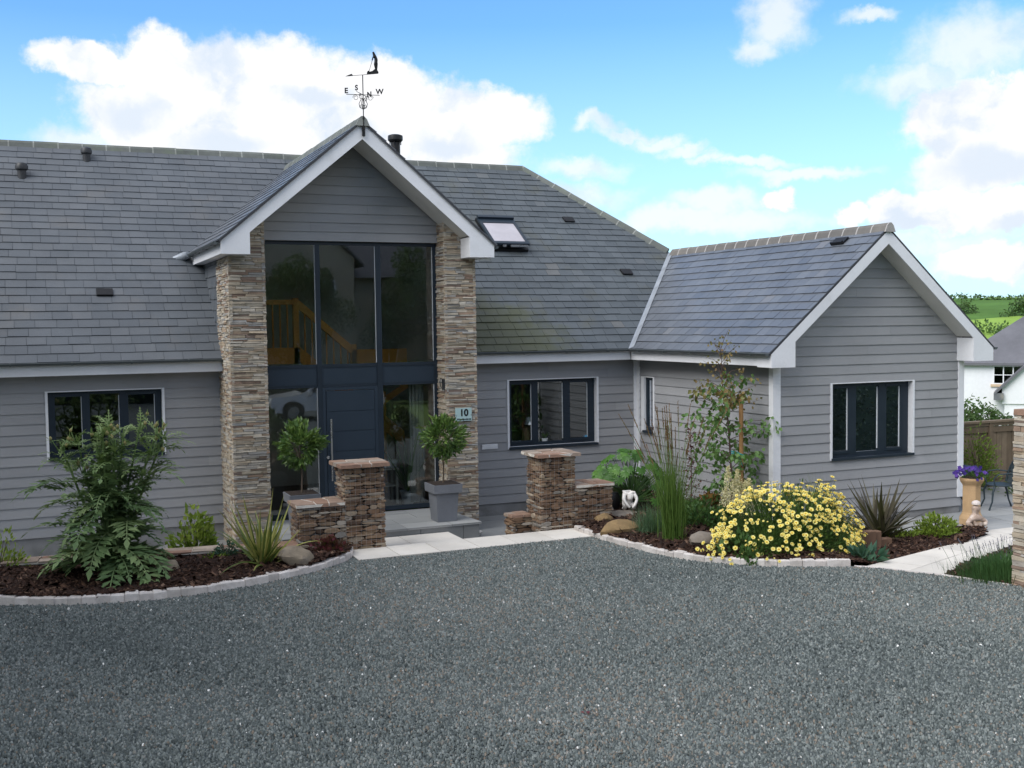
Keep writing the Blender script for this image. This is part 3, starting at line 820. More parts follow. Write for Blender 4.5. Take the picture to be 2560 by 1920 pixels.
def mulch(poly, zf, dens):
    x0, x1 = max(-13, min(p[0] for p in poly)), max(p[0] for p in poly); y0, y1 = min(p[1] for p in poly), max(p[1] for p in poly)
    n = int((x1-x0)*(y1-y0)*dens); X = rng.uniform(x0, x1, n); Y = rng.uniform(y0, y1, n); k = inside_np(X, Y, poly); X, Y = X[k], Y[k]
    Z = np.array([zf(a, b) for a, b in zip(X, Y)]) + rng.uniform(0, .022, len(X)); n = len(X)
    a = rng.uniform(0, 2*PI, n); ln = rng.gamma(3, .0085, n)+.008; wd = ln*rng.uniform(.25, .55, n); th = .004
    tx, ty = rng.normal(0, .4, n), rng.normal(0, .4, n); V = np.zeros((n, 8, 3))
    for i, (sx, sy) in enumerate(((-1, -1), (1, -1), (1, 1), (-1, 1))):
        px, py = sx*ln*rng.uniform(.7, 1.1, n), sy*wd*rng.uniform(.7, 1.1, n)
        for lev in (0, 1):
            V[:, i+4*lev, 0] = X+px*np.cos(a)-py*np.sin(a); V[:, i+4*lev, 1] = Y+px*np.sin(a)+py*np.cos(a); V[:, i+4*lev, 2] = Z+px*tx+py*ty+(th if lev else -th)
    F = ((np.arange(n)*8)[:, None, None] + np.array([[4, 5, 6, 7], [0, 1, 5, 4], [1, 2, 6, 5], [2, 3, 7, 6], [3, 0, 4, 7]])[None]).reshape(-1, 4)
    return V.reshape(-1, 3), F, np.repeat(rng.beta(1.6, 2.2, n), 5)


for nm, pl, zf, dn in (('left', BED_L, ZL, 1900), ('right', BED_R, ZR, 1500), ('lavender', BED_V, ZV, 1300)):
    V, F, T = mulch(pl, zf, dn)
    o = np_obj('bark_mulch', V, F, T, MT['mulch']); tag(o, kind='stuff'); o['label'] = {'left': 'dark bark mulch covering the left bed', 'right': 'dark bark mulch covering the right bed', 'lavender': 'bark mulch under the lavender'}[nm]

# ================================================================== THE HOUSE
HB = Vector((-2.0, 1.0, 0.0))
house = empty('house', HB, 'grey clapboard house with slate roofs, stone porch pillars and a tall glazed entrance', 'house')

# ---- roof planes
zmain = lambda y: ZE + m*(y+E0)
SLX = dict(O=(0, -E0, ZE), u=(1, 0, 0), v=(0, 1, m), n=(0, -m, 1))
xL, xR, xw, yr, xa = -.376, 4.50, 2.062, 4.545, -.423
zr = zmain(yr); zw = ZE + m*(xw-xL)
xp, wp, Yp, zpe = -6.117, 2.347, -1.70, 4.838
zp = zpe + m*wp
yv = lambda y: (y+E0)*L
PXL, PXR = -8.232, -4.001
lo = -.02
mb = MB(); bk = MB()
courses(mb, **SLX, poly=[(-20, lo), (PXL, lo), (PXL, yv(yr)), (-20, yv(yr))], h=.213, t=.013, w=.315, gap=.006, wvar=.08, backing=bk)
mid_l = [(PXL, yv(1.846)), (xp, yv(4.15)), (xp, yv(yr)), (PXL, yv(yr))]
courses(mb, **SLX, poly=mid_l, h=.213, t=.013, w=.315, gap=.006, wvar=.08, backing=bk)
bk.v, bk_v = bk.v, None
roof_l = mb.obj('slate_roof', MT['slate_left'], house); roof_l['label'] = 'long pale weathered slate roof left of the porch'
mb = MB()
mid_r = [(xp, yv(4.15)), (PXR, yv(1.846)), (PXR, yv(yr)), (xp, yv(yr))]
courses(mb, **SLX, poly=mid_r, h=.213, t=.015, w=.27, gap=.007, wvar=.16, backing=bk)
courses(mb, **SLX, poly=[(PXR, lo), (xL, lo), (xw, yv(xw-xL-E0)), (xa, yv(yr)), (PXR, yv(yr))], h=.213, t=.015, w=.27, gap=.007, wvar=.16, backing=bk)
roof_r = mb.obj('slate_roof', MT['slate_moss'], house); roof_r['label'] = 'mossy slate roof between the porch and the wing'
mb = MB()
WSL = dict(O=(xL, -4.851, ZE), u=(0, 1, 0), v=(1, 0, m), n=(-m, 0, 1))
courses(mb, **WSL, poly=[(0, lo), (4.851-E0, lo), (xw-xL-E0+4.851, (xw-xL)*L), (0, (xw-xL)*L)], h=.213, t=.015, w=.27, gap=.007, wvar=.16, backing=bk)
WSR = dict(O=(xR, -4.851, ZE), u=(0, 1, 0), v=(-1, 0, m), n=(m, 0, 1))
courses(mb, **WSR, poly=[(0, lo), (14.3, lo), (yr+4.851, (xR-xa)*L), (xw-xL-E0+4.851, (xR-xw)*L), (0, (xR-xw)*L)], h=.213, t=.015, w=.27, gap=.007, wvar=.16, backing=bk)
roof_w = mb.obj('slate_roof', MT['slate'], house); roof_w['label'] = 'blue grey slate roof of the projecting wing'
mb = MB()
pl = [(0, lo), (1.846-Yp, lo), (4.15-Yp, wp*L), (0, wp*L)]
courses(mb, O=(xp-wp, Yp-.03, zpe), u=(0, 1, 0), v=(1, 0, m), n=(-m, 0, 1), poly=pl, h=.213, t=.015, w=.27, gap=.007, wvar=.16, backing=bk)
courses(mb, O=(xp+wp, Yp-.03, zpe), u=(0, 1, 0), v=(-1, 0, m), n=(m, 0, 1), poly=pl, h=.213, t=.015, w=.27, gap=.007, wvar=.16, backing=bk)
roof_p = mb.obj('slate_roof', MT['slate'], house); roof_p['label'] = 'steep slate roof over the entrance gable'
# rear slope, end walls and the boarding under the slates
bk.face([(-20, yr, zr), (xa, yr, zr), (xR, 9.47, ZE), (-20, 9.47, ZE)])
for sx in (-1, 1):   # thickness of the roof at the verges
    for (ex, ez, ax, az_, yy) in ((xp+sx*wp, zpe, xp, zp, Yp-.03),):
        bk.face([(ex, yy, ez-.005), (ax, yy, az_-.005), (ax, yy, az_-.045), (ex, yy, ez-.045)])
bk.face([(xL, -4.851, ZE-.004), (xw, -4.851, zw-.004), (xw, -4.851, zw-.045), (xL, -4.851, ZE-.045)])
bk.face([(xR, -4.851, ZE-.004), (xw, -4.851, zw-.004), (xw, -4.851, zw-.045), (xR, -4.851, ZE-.045)])
bk.obj('roof_boarding', mat('dark_slate_edge', (.05, .053, .062), .7, .1, 3), house)


def ridge_run(name, a, b, mt, parent, r=.07, step=.45, joint=.028):
    """angular ridge tiles laid end to end with mortar joints"""
    mb = MB(); a, b = Vector(a), Vector(b); d = (b-a); n = max(1, round(d.length/step)); dn = d.normalized()
    side = dn.cross(Vector((0, 0, 1))).normalized(); up = side.cross(dn)
    sec = [(-r*1.25, -.105), (-r*.75, .0), (-r*.25, .045), (r*.25, .045), (r*.75, .0), (r*1.25, -.105)]
    for i in range(n):
        p, q = a+d*(i/n), a+d*((i+1)/n); t = R.uniform(.1, .7); lift = R.uniform(-.004, .006)
        for (s0, s1, tt, k) in ((0, 1-joint/step, t, 1.0), (1-joint/step, 1, 1.0, 1.05)):
            P = p+(q-p)*s0; Q = p+(q-p)*s1
            A = [P+side*x*k+up*(z*k+lift) for x, z in sec]; B = [Q+side*x*k+up*(z*k+lift) for x, z in sec]
            for j in range(5): mb.face([A[j], A[j+1], B[j+1], B[j]], tt)
            mb.face(A, tt); mb.face(B[::-1], tt)
    return mb.obj(name, mt, parent)


ridge_run('ridge_tiles', (-20, yr, zr+.02), (xp-.4, yr, zr+.02), MT['ridge'], roof_l)
ridge_run('ridge_tiles', (xp-.4, yr, zr+.02), (xa, yr, zr+.02), MT['ridge'], roof_r)
ridge_run('hip_tiles', (xw-.02, xw-xL-E0+.02, zw+.06), (xa, yr, zr+.02), MT['ridge'], roof_r, r=.08)
ridge_run('ridge_tiles', (xw, 1.9, zw+.03), (xw, -4.89, zw+.02), MT['ridge_wing'], roof_w, r=.085, step=.36)
ridge_run('ridge_tiles', (xp, 3.95, zp+.01), (xp, Yp-.05, zp+.01), MT['ridge'], roof_p, r=.09)


def strip(mb, a, b, wdt, n, lift, tint=.5):
    a, b, n = Vector(a), Vector(b), Vector(n).normalized(); s = (b-a).normalized().cross(n).normalized()*wdt*.5
    mb.face([a-s+n*lift, a+s+n*lift, b+s+n*lift, b-s+n*lift], tint)


# valley lead: two leaves following the two slopes
mb = MB(); va, vb = Vector((xL-.02, -E0-.02, ZE-.02)), Vector((xw-.03, xw-xL-E0-.03, zw-.03)); up = Vector((0, 0, .05))
n1, n2 = Vector((0, -m, 1)).normalized(), Vector((-m, 0, 1)).normalized(); dv = (vb-va).normalized()
s1 = -n1.cross(dv).normalized()*.03; s2 = n2.cross(dv).normalized()*.13
if s1.x > 0: s1 = -s1
if s2.y > 0: s2 = -s2
ns = 5
for i in range(ns):
    p, q = va+(vb-va)*(i/ns), va+(vb-va)*((i+1)/ns+.004); lf = .012*(1-0)+.003*(ns-i)/ns
    mb.face([p+n1*.022+s1, p+up*.6, q+up*.6, q+n1*.022+s1], .5); mb.face([p+up*.6, p+n2*.026+s2, q+n2*.022+s2, q+up*.6], .5)
mb.obj('valley_flashing', MT['lead'], roof_w)
mb = MB()   # lead at the foot of the porch roof, and where pillars meet the slates
mb.tube([(xp-wp-.06, 1.45, zpe-.03), (xp-wp-.10, 1.72, zpe-.05), (xp-wp-.32, 1.78, zpe-.09)], [.05, .085, .02], 8)
mb.obj('lead_saddle', MT['lead'], roof_l, smooth=50)


# ---- eaves: fascia, soffit, gutter
def gutter(name, a, b, side, parent=house, r=.042):
    mb = MB(); a, b = Vector(a), Vector(b); d = (b-a).normalized(); s = Vector(side); n = 8; rad = r
    for (rr) in (rad,):
        A = []; B = []
        for k in range(n+1):
            ang = PI*k/n; o = s*(math.cos(ang)*rr) + Vector((0, 0, -math.sin(ang)*rr*.9))
            A.append(a+o); B.append(b+o)
        for k in range(n): mb.face([A[k], A[k+1], B[k+1], B[k]])
        mb.face(A); mb.face(B[::-1])
    mb.tube([a+s*rr, b+s*rr], .007, 6)
    ln = (b-a).length; k = .4
    while k < ln:    # brackets
        c = a+d*k; mb.obox(c+Vector((0, 0, .004)), s*rr, d*.012, (0, 0, .006)); mb.obox(c-s*(rr*.2)-Vector((0, 0, rr*.5)), s*rr*1.05, d*.012, (0, 0, rr*.52)); k += .9
    return mb.obj(name, MT['gutter'], parent)


def eave(a, b, inward, name='fascia', z0=2.735, z1=2.905, dep=.34):
    """white fascia board and soffit along an eave; a,b at the fascia face"""
    mb = MB(); a, b, w = Vector(a), Vector(b), Vector(inward); d = (b-a)
    c = (a+b)/2
    mb.obox((c.x+w.x*.011, c.y+w.y*.011, (z0+z1)/2), d/2, w*.011, (0, 0, (z1-z0)/2))
    o = mb.obj(name, MT['white'], house)
    mb = MB(); mb.obox((c.x+w.x*(dep/2+.024), c.y+w.y*(dep/2+.024), z0+.02), d/2, w*(dep/2), (0, 0, .009)); mb.obj('soffit', MT['soffit'], house)
    return o


eave((-20, -.335, 0), (PXL-.01, -.335, 0), (0, 1, 0)); eave((PXR+.01, -.335, 0), (-.335, -.335, 0), (0, 1, 0))
eave((-.335, -.360, 0), (-.335, -4.81, 0), (1, 0, 0)); eave((4.46, -4.81, 0), (4.46, 9, 0), (-1, 0, 0))
gutter('gutter', (-20, -.415, 2.942), (PXL-.02, -.415, 2.942), (0, -1, 0)); gutter('gutter', (PXR+.02, -.415, 2.942), (-.43, -.415, 2.942), (0, -1, 0))
gutter('gutter', (-.415, -.43, 2.942), (-.415, -4.84, 2.942), (-1, 0, 0)); gutter('gutter', (4.54, -4.84, 2.942), (4.54, 8, 2.942), (1, 0, 0))
gutter('gutter', (xp-wp-.03, Yp+.02, zpe-.03), (xp-wp-.03, 1.62, zpe-.03), (-1, 0, 0)); gutter('gutter', (xp+wp+.03, Yp+.06, zpe-.03), (xp+wp+.03, 1.62, zpe-.03), (1, 0, 0))


def gable_trim(cx, hw, yf, zap, inner, box_z0, yb, drop=.31, tipx=None, thick=.026):
    """barge boards with boxed ends, and the sloping soffit behind them"""
    ze_ = zap - m*hw
    for sx in (-1, 1):
        mb = MB()
        tip = hw-.035; zt = lambda o: zap - m*o - .012; zlw = lambda o: zap-drop - m*o*.985
        P = lambda o, z: (cx+sx*o, 0, z)
        zi = zlw(inner)
        poly = [P(0, zt(0)), P(tip, zt(tip)), P(tip, box_z0), P(inner, box_z0), P(inner, zi), P(0, zlw(0))]
        q1 = [P(0, zt(0)), P(inner, zt(inner)), P(inner, zi), P(0, zlw(0))]; q2 = [P(inner, zt(inner)), P(tip, zt(tip)), P(tip, box_z0), P(inner, box_z0)]
        for q in (q1, q2): mb.prism(q, (0, 1, 0), yf, yf+thick)
        # boxed eave end running back to the wall
        zb = zt(tip)-.02
        mb.prism([P(inner+.004, box_z0+.004), P(tip-.004, box_z0+.004), P(tip-.004, zb-.03), P(inner+.004, zi-.0)], (0, 1, 0), yf+thick+.001, yb)
        mb.obj('bargeboard', MT['white'], house)
        mb = MB()
        mb.prism([P(0, zlw(0)+.02), P(inner, zi+.02), P(inner, zi+.035), P(0, zlw(0)+.035)], (0, 1, 0), yf+thick+.001, yb+.30 if cx < 0 else yb)
        mb.obj('soffit', MT['soffit'], house)


gable_trim(xp, wp, Yp, zp, 1.86, 4.622, -1.245)
gable_trim(xw, xR-xw, -4.85, zw, 1.93, 2.71, -4.468, drop=.28)
for sx in (-1, 1):   # white fascia along the porch eaves
    mb = MB(); mb.box(xp+sx*(wp-.05)-.012, xp+sx*(wp-.05)+.012, Yp+.03, 1.75, 4.626, 4.80); mb.box(min(xp+sx*(wp-.065), PXL if sx < 0 else PXR), max(xp+sx*(wp-.065), PXL if sx < 0 else PXR), -1.24, 1.7, 4.626, 4.645)
    mb.obj('fascia', MT['white'], house)

# ---- board walls
H_L = (-11.01, -9.17, 1.35, 2.468); H_R = (-2.87, -.895, 1.06, 2.395); H_S = (.277, .70, 1.28, 2.384); H_W = (1.165, 3.0, 1.085, 2.393)


def wall(O, u, n, poly, h, v0, holes=(), label=None):
    mb = MB(); bk = MB()
    courses(mb, O=O, u=u, v=(0, 0, 1), n=n, poly=poly, h=h, t=.017, v0=v0, holes=holes, w=4.1, gap=.0015, wvar=.2)
    o = mb.obj('clapboard_wall', MT['siding'], house)
    O, u, n = Vector(O), Vector(u), Vector(n)
    xs = [p[0] for p in poly]; ys = [p[1] for p in poly]
    rects = [(min(xs), max(xs), min(ys), max(ys))] if len(poly) == 4 else []
    for hh in holes: rects = [q for r in rects for q in sub_rect(r, hh)]
    for (a, b, c, d) in rects: bk.face([O+u*a+Vector((0, 0, c))-n*.03, O+u*b+Vector((0, 0, c))-n*.03, O+u*b+Vector((0, 0, d))-n*.03, O+u*a+Vector((0, 0, d))-n*.03])
    if not rects: bk.face([O+u*p[0]+Vector((0, 0, p[1]))-n*.03 for p in poly])
    bk.obj('wall_lining', MT['siding_back'], house)
    if label: o['label'] = label
    return o


wall((0, 0, 0), (1, 0, 0), (0, -1, 0), [(-20, .10), (PXL, .10), (PXL, 2.76), (-20, 2.76)], .1685, .10, [H_L], 'boarded wall left of the porch')
wall((0, 0, 0), (1, 0, 0), (0, -1, 0), [(PXR, .03), (0, .03), (0, 2.76), (PXR, 2.76)], .1684, .03, [H_R], 'boarded wall right of the porch')
wall((0, 0, 0), (0, -1, 0), (-1, 0, 0), [(0, .072), (4.455, .072), (4.455, 2.76), (0, 2.76)], .1667, .072, [H_S], 'boarded side wall of the wing')
gz = lambda o: 5.00 - m*o
wall((0, -4.455, 0), (1, 0, 0), (0, -1, 0), [(0, .088), (4.124, .088), (4.124, 2.71), (0, 2.71)], .1636, .088, [H_W], 'boarded front wall of the wing')
wall((0, -4.455, 0), (1, 0, 0), (0, -1, 0), [(0, 2.7056), (4.124, 2.7056), (4.124, gz(2.06)), (xw, 5.0), (0, gz(2.06))], .1636, 2.7056, label='boarded gable of the wing')
pz = lambda o: zp-.1-m*o
wall((0, -.86, 0), (1, 0, 0), (0, -1, 0), [(-7.69, 4.915), (-4.53, 4.915), (-4.53, pz(1.58)), (xp, pz(0)), (-7.69, pz(1.58))], .1568, 4.915, label='boarded gable above the entrance glazing')
# closed rear and end walls
mb = MB(); mb.box(-20.1, -20, -.0, 9.1, -.2, 2.9); mb.box(-20, 4.12, 9.0, 9.1, -.2, 2.9); mb.box(4.10, 4.124, -4.43, 9.0, -.2, 2.8)
mb.face([(-20.05, -E0, ZE), (-20.05, 9.47, ZE), (-20.05, yr, zr)])
mb.obj('rear_wall', MT['siding'], house)
mb = MB(); mb.box(-20, PXL, .012, .06, -.21, .10); mb.box(PXR, 0, .012, .06, -.21, .03); mb.box(.012, .06, -4.44, -.0, -.2, .072); mb.box(.012, 4.11, -4.443, -4.40, -.2, .088)
mb.obj('plinth', MT['plinth'], house)


def corner_board(boxes):
    mb = MB()
    for b in boxes: mb.box(*b)
    mb.obj('corner_board', MT['white'], house)


corner_board([(-.085, .0, -.034, .004, .03, 2.74), (-.034, .004, -.135, -.036, .03, 2.74)])
corner_board([(-.034, .0, -4.489, -4.372, .08, 2.735), (.002, .118, -4.489, -4.45, .08, 2.735)])
corner_board([(4.03, 4.158, -4.489, -4.45, .25, 2.705), (4.124, 4.158, -4.448, -4.33, .25, 2.705)])

# ---- ledge stone pillars
def ledge_face(mb, O, u, n, width, z0, z1, zlim=None, umin=None, hr=(.020, .052), lr=(.10, .42), pr=(.006, .026), back=-.03, jit=None):
    O, u, n = Vector(O), Vector(u), Vector(n); z = z0
    while z < z1:
        h = min(R.choice((R.uniform(*hr), R.uniform(hr[0], hr[0]*1.6+.01))), z1-z+.001); x = 0
        w_ = width(z) if callable(width) else width
        while x < w_-.01:
            l = min(R.uniform(*lr)*(1 if h < .045 else .8), w_-x)
            if w_-x-l < .07: l = w_-x
            if zlim is None or z+h < zlim(x+l/2):
                p = R.uniform(*pr); g = .004; e0 = -.02 if x == 0 else g; e1 = -.02 if x+l >= w_-.001 else g
                a, b = x+e0, x+l-e1; c = O+u*((a+b)/2)+n*((p+back)/2)+Vector((0, 0, z+h/2))
                j = jit or .006
                if h > .05 and R.random() < .3:
                    mb.obox(c-Vector((0, 0, h*.25)), u*((b-a)/2), n*((p-back)/2), (0, 0, h*.25-.002), R.random(), j*.6); mb.obox(c+Vector((0, 0, h*.25))+n*.004, u*((b-a)/2), n*((p-back)/2), (0, 0, h*.25-.002), R.random(), j*.6)
                else: mb.obox(c, u*((b-a)/2), n*((p-back)/2), (0, 0, h/2-.003), R.random(), j)
            x += l
        z += h


def pillar(x0, x1, outer):
    mb = MB(); lim = lambda x: zpe + m*min(x-(xp-wp), (xp+wp)-x) - .12
    ledge_face(mb, (x0, -1.229, 0), (1, 0, 0), (0, -1, 0), x1-x0, -.2, 5.5, lambda q: lim(x0+q))
    dep = 1.229
    if x0 < -6:
        ledge_face(mb, (x0, -1.229, 0), (0, 1, 0), (-1, 0, 0), dep if outer else .43, -.2, 4.62)
        ledge_face(mb, (x1, -1.229, 0), (0, 1, 0), (1, 0, 0), .41, .0, 5.3)
    else:
        ledge_face(mb, (x0, -1.229, 0), (0, 1, 0), (-1, 0, 0), .41, .0, 5.45)
        ledge_face(mb, (x1, -1.229, 0), (0, 1, 0), (1, 0, 0), dep, -.2, 4.62)
    mb.mi = 1; zt = 4.98
    mb.box(x0+.008, x1-.008, -1.222, -.80, -.2, zt, .4)
    if x0 < -6: mb.box(x0+.008, x0+.2, -.80, 1.9, -.2, 4.6)
    else: mb.box(x1-.2, x1-.008, -.80, 1.9, -.2, 4.6)
    o = mb.obj('stone_pillar', [MT['stone'], MT['mortar']], house); return o


for sx, px in ((-1, PXL), (1, PXR)):      # slate-hung cheeks between the main roof and the porch eaves
    mb = MB(); courses(mb, O=(px+sx*.002, 0, zmain(0)-.1), u=(0, 1, 0), v=(0, 0, 1), n=(sx, 0, 0), poly=[(.03, -.1), (.25, 0), (1.75, 1.48), (.03, 1.48)], h=.2, t=.015, w=.27, gap=.006, wvar=.1)
    mb.obj('slate_cheek', MT['slate_left'], house)
pillar(PXL, -7.682, True)['label'] = 'ledge stone pillar left of the entrance'
pillar(-4.545, PXR, True)['label'] = 'ledge stone pillar carrying the number plate'


# ---- windows
def window(O, u, n, x0, x1, z0, z1, divs, label, side_trim=(.042, .042), rec=.085, fz=.055):
    """divs: list of (from, to) pane spans as fractions of the width"""
    O, u, n = Vector(O), Vector(u), Vector(n); k = Vector((0, 0, 1))
    bx = lambda mb, a, b, c, d, e, f, t=.5: mb.obox(O+u*((a+b)/2)+k*((c+d)/2)+n*((e+f)/2), u*((b-a)/2), n*((f-e)/2), k*((d-c)/2), t)
    mb = MB(); w = x1-x0; f0, f1 = -rec-.06, -rec
    bx(mb, x0, x1, z0+.03, z0+.10, f0, f1); bx(mb, x0, x1, z1-fz, z1, f0, f1)
    edges = [x0] + [x0+w*q for d in divs for q in d] + [x1]
    for i in range(0, len(edges), 2): bx(mb, edges[i], edges[i+1], z0+.10, z1-fz, f0, f1)
    for i, d in enumerate(divs):   # sash rails stand a little proud
        if i != 1 and len(divs) > 1:
            a, b = x0+w*d[0]-.02, x0+w*d[1]+.02
            bx(mb, a, b, z1-fz-.028, z1-fz+.012, f1, f1+.012); bx(mb, a, b, z0+.085, z0+.135, f1, f1+.012)
    win = mb.obj('window', MT['frame'], house); win['label'] = label
    for d in divs:
        mb = MB(); bx(mb, x0+w*d[0], x0+w*d[1], z0+.10, z1-fz, -rec-.036, -rec-.030); mb.obj('pane', MT['glass'], win)
        mb = MB(); bx(mb, x0+w*d[1]-.012, x0+w*d[1]+.001, z0+.135, z1-fz-.03, -rec-.034, -rec-.020); mb.obj('glazing_bead', MT['spacer'], win)
    mb = MB(); bx(mb, x0-.02, x1+.02, z0-.012, z0+.028, -rec-.02, .055); mb.obj('sill', MT['frame'], win)
    mb = MB()
    bx(mb, x0-side_trim[0], x0-.001, z0-.005, z1+.01, -.02, .028); bx(mb, x1+.001, x1+side_trim[1], z0-.005, z1+.01, -.02, .028)
    bx(mb, x0-.022, x0-.001, z0, z1, -rec-.06, -.021); bx(mb, x1+.001, x1+.022, z0, z1, -rec-.06, -.021); bx(mb, x0-side_trim[0], x1+side_trim[1], z1+.001, z1+.018, -rec-.06, .022)
    mb.obj('reveal_trim', MT['white'], win)
    return win


D3 = [(.045, .275), (.345, .635), (.715, .925)]
window((0, 0, 0), (1, 0, 0), (0, -1, 0), -10.975, -9.205, 1.355, 2.455, [(.06, .29), (.36, .62), (.70, .94)], 'dark window behind the tall thistle plant')
window((0, 0, 0), (1, 0, 0), (0, -1, 0), -2.83, -.935, 1.065, 2.382, D3, 'dark window with ornaments on its inner sill')
window((0, 0, 0), (0, -1, 0), (-1, 0, 0), .312, .662, 1.285, 2.372, [(.14, .86)], 'narrow window in the side of the wing', (.11, .042), .025)
window((0, -4.455, 0), (1, 0, 0), (0, -1, 0), 1.2, 2.965, 1.088, 2.382, [(.06, .245), (.34, .62), (.72, .90)], 'dark window in the gable end of the wing')


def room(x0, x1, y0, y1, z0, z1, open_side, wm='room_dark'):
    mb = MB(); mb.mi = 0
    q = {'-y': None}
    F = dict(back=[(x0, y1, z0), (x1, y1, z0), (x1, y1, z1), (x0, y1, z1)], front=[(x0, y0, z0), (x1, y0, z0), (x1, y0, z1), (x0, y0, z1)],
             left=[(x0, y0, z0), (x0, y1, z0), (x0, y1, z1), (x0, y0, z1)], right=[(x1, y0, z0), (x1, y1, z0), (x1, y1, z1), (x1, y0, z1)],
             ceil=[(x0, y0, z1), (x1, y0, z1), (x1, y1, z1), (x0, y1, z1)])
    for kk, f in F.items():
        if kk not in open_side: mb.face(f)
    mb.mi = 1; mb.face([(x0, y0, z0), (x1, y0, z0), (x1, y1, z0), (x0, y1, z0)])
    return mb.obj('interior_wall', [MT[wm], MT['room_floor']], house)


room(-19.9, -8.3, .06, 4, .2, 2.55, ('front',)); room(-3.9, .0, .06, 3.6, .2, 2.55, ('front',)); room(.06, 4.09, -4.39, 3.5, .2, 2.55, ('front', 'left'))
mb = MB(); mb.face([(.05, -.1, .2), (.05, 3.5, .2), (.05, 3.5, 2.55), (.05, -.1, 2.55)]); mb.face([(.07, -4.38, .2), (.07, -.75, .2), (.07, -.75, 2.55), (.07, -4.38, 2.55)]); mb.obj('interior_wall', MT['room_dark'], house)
room(-7.70, -4.52, -.78, 3.0, .222, 5.35, ('front', 'ceil'), 'room')

# ---- entrance: glazing, door, staircase behind
gy = -.80
mb = MB()
bxx = lambda a, b, c, d, dy=0., th=.07: mb.box(a, b, gy-dy, gy-dy+th, c, d)
GX0, GX1, M1, M2 = -7.672, -4.553, (-6.735, -6.655), (-5.675, -5.580)
bxx(GX0, GX0+.045, .215, 4.91); bxx(GX1-.07, GX1, .215, 4.91)
bxx(GX0+.045, GX1-.07, 4.855, 4.91); bxx(GX0+.045, M1[0], .215, .29); bxx(M2[1], GX1-.07, .215, .29); bxx(M1[0], M2[1], .205, .285, .01)
bxx(M1[0], M1[1], .29, 4.855, .012); bxx(M2[0], M2[1], .29, 4.855, .012)
for (a, b) in ((GX0+.045, M1[0]), (M1[1], M2[0]), (M2[1], GX1-.07)):
    bxx(a, b, 2.765, 2.82); bxx(a, b, 2.425, 2.475)
glz = mb.obj('entrance_glazing', MT['frame'], house)
for (a, b) in ((GX0+.045, M1[0]), (M1[1], M2[0]), (M2[1], GX1-.07)):
    mb = MB(); mb.box(a, b, gy+.02, gy+.026, 2.82, 4.855); mb.obj('pane', MT['glass'], glz)
    mb = MB(); mb.box(a, b, gy+.012, gy+.03, 2.475, 2.765); mb.obj('spandrel_panel', MT['door'], glz)
    mb = MB(); mb.box(b-.011, b-.001, gy+.008, gy+.018, 2.83, 4.85); mb.obj('glazing_bead', MT['spacer'], glz)
for (a, b) in ((GX0+.045, M1[0]), (M2[1], GX1-.07)):
    mb = MB(); mb.box(a, b, gy+.02, gy+.026, .29, 2.425); mb.obj('pane', MT['glass'], glz)
    mb = MB(); mb.box(b-.011, b-.001, gy+.008, gy+.018, .30, 2.42); mb.obj('glazing_bead', MT['spacer'], glz)
mb = MB()   # door leaf of boards between shallow grooves, in its own frame
dx0, dx1 = M1[1]+.002, M2[0]-.002
mb.box(dx0, dx0+.055, gy-.012, gy+.05, .29, 2.423); mb.box(dx1-.055, dx1, gy-.012, gy+.05, .29, 2.423); mb.box(dx0+.055, dx1-.055, gy-.012, gy+.05, 2.37, 2.423)
zz = .295
for hgt in (.33, .345, .345, .345, .345, .355):
    mb.box(dx0+.062, dx1-.062, gy-.02, gy+.03, zz+.006, zz+hgt-.006); zz += hgt
mb.box(dx0+.062, dx1-.062, gy-.013, gy+.03, .296, 2.362)
door = mb.obj('front_door', MT['door'], house)
mb = MB(); hx = -6.535
mb.tube([(hx, gy-.10, .82), (hx, gy-.10, 1.885)], .016, 10)
for z in (1.05, 1.66): mb.tube([(hx, gy-.10, z), (hx-.0, gy-.02, z)], .011, 8)
mb.obj('handle', MT['steel'], door, smooth=40)
mb = MB(); mb.tube([(hx-.05, gy-.036, 1.22), (hx-.05, gy-.019, 1.22)], .028, 14); mb.obj('lock', MT['steel'], door, smooth=40)

mb = MB()
mb.box(-7.68, -6.62, 1.02, 1.16, 2.78, 3.08)
stair = mb.obj('staircase', MT['oak'], house)
mb = MB(); mb.box(-5.62, -4.53, 1.02, 1.16, 2.74, 3.02); mb.obj('landing_beam', MT['oak'], stair)
for (a, b) in ((-7.68, -6.72), (-4.9, -4.53)): mb = MB(); mb.box(a, b, 1.16, 3.0, 2.80, 2.95); mb.obj('landing', MT['room'], stair)
mb = MB(); mb.box(-7.68, -6.72, 1.03, 1.13, 3.88, 3.97); mb.obj('handrail', MT['oak'], stair)
mb = MB(); mb.prism([(-6.62, 0, 3.97), (-6.62, 0, 3.80), (-5.58, 0, 2.90), (-5.58, 0, 3.07)], (0, 1, 0), 1.03, 1.13); mb.obj('handrail', MT['oak'], stair)
mb = MB(); mb.prism([(-6.62, 0, 3.10), (-6.62, 0, 2.82), (-5.2, 0, 1.62), (-4.6, 0, 1.10), (-4.6, 0, 1.42)], (0, 1, 0), 1.05, 1.11); mb.obj('stringer', MT['oak'], stair)
mb = MB(); mb.prism([(-4.62, 0, 2.40), (-4.62, 0, 2.28), (-5.55, 0, 1.70), (-5.55, 0, 1.82)], (0, 1, 0), .7, .8); mb.obj('handrail', MT['oak'], stair)
for (x, z0, z1) in ((-6.67, 2.78, 4.0), (-5.58, 2.74, 3.12), (-7.64, 3.08, 3.95), (-5.02, .23, 2.2)):
    mb = MB(); mb.box(x-.05, x+.05, 1.02, 1.14, z0, z1); mb.obj('newel_post', MT['oak'], stair)
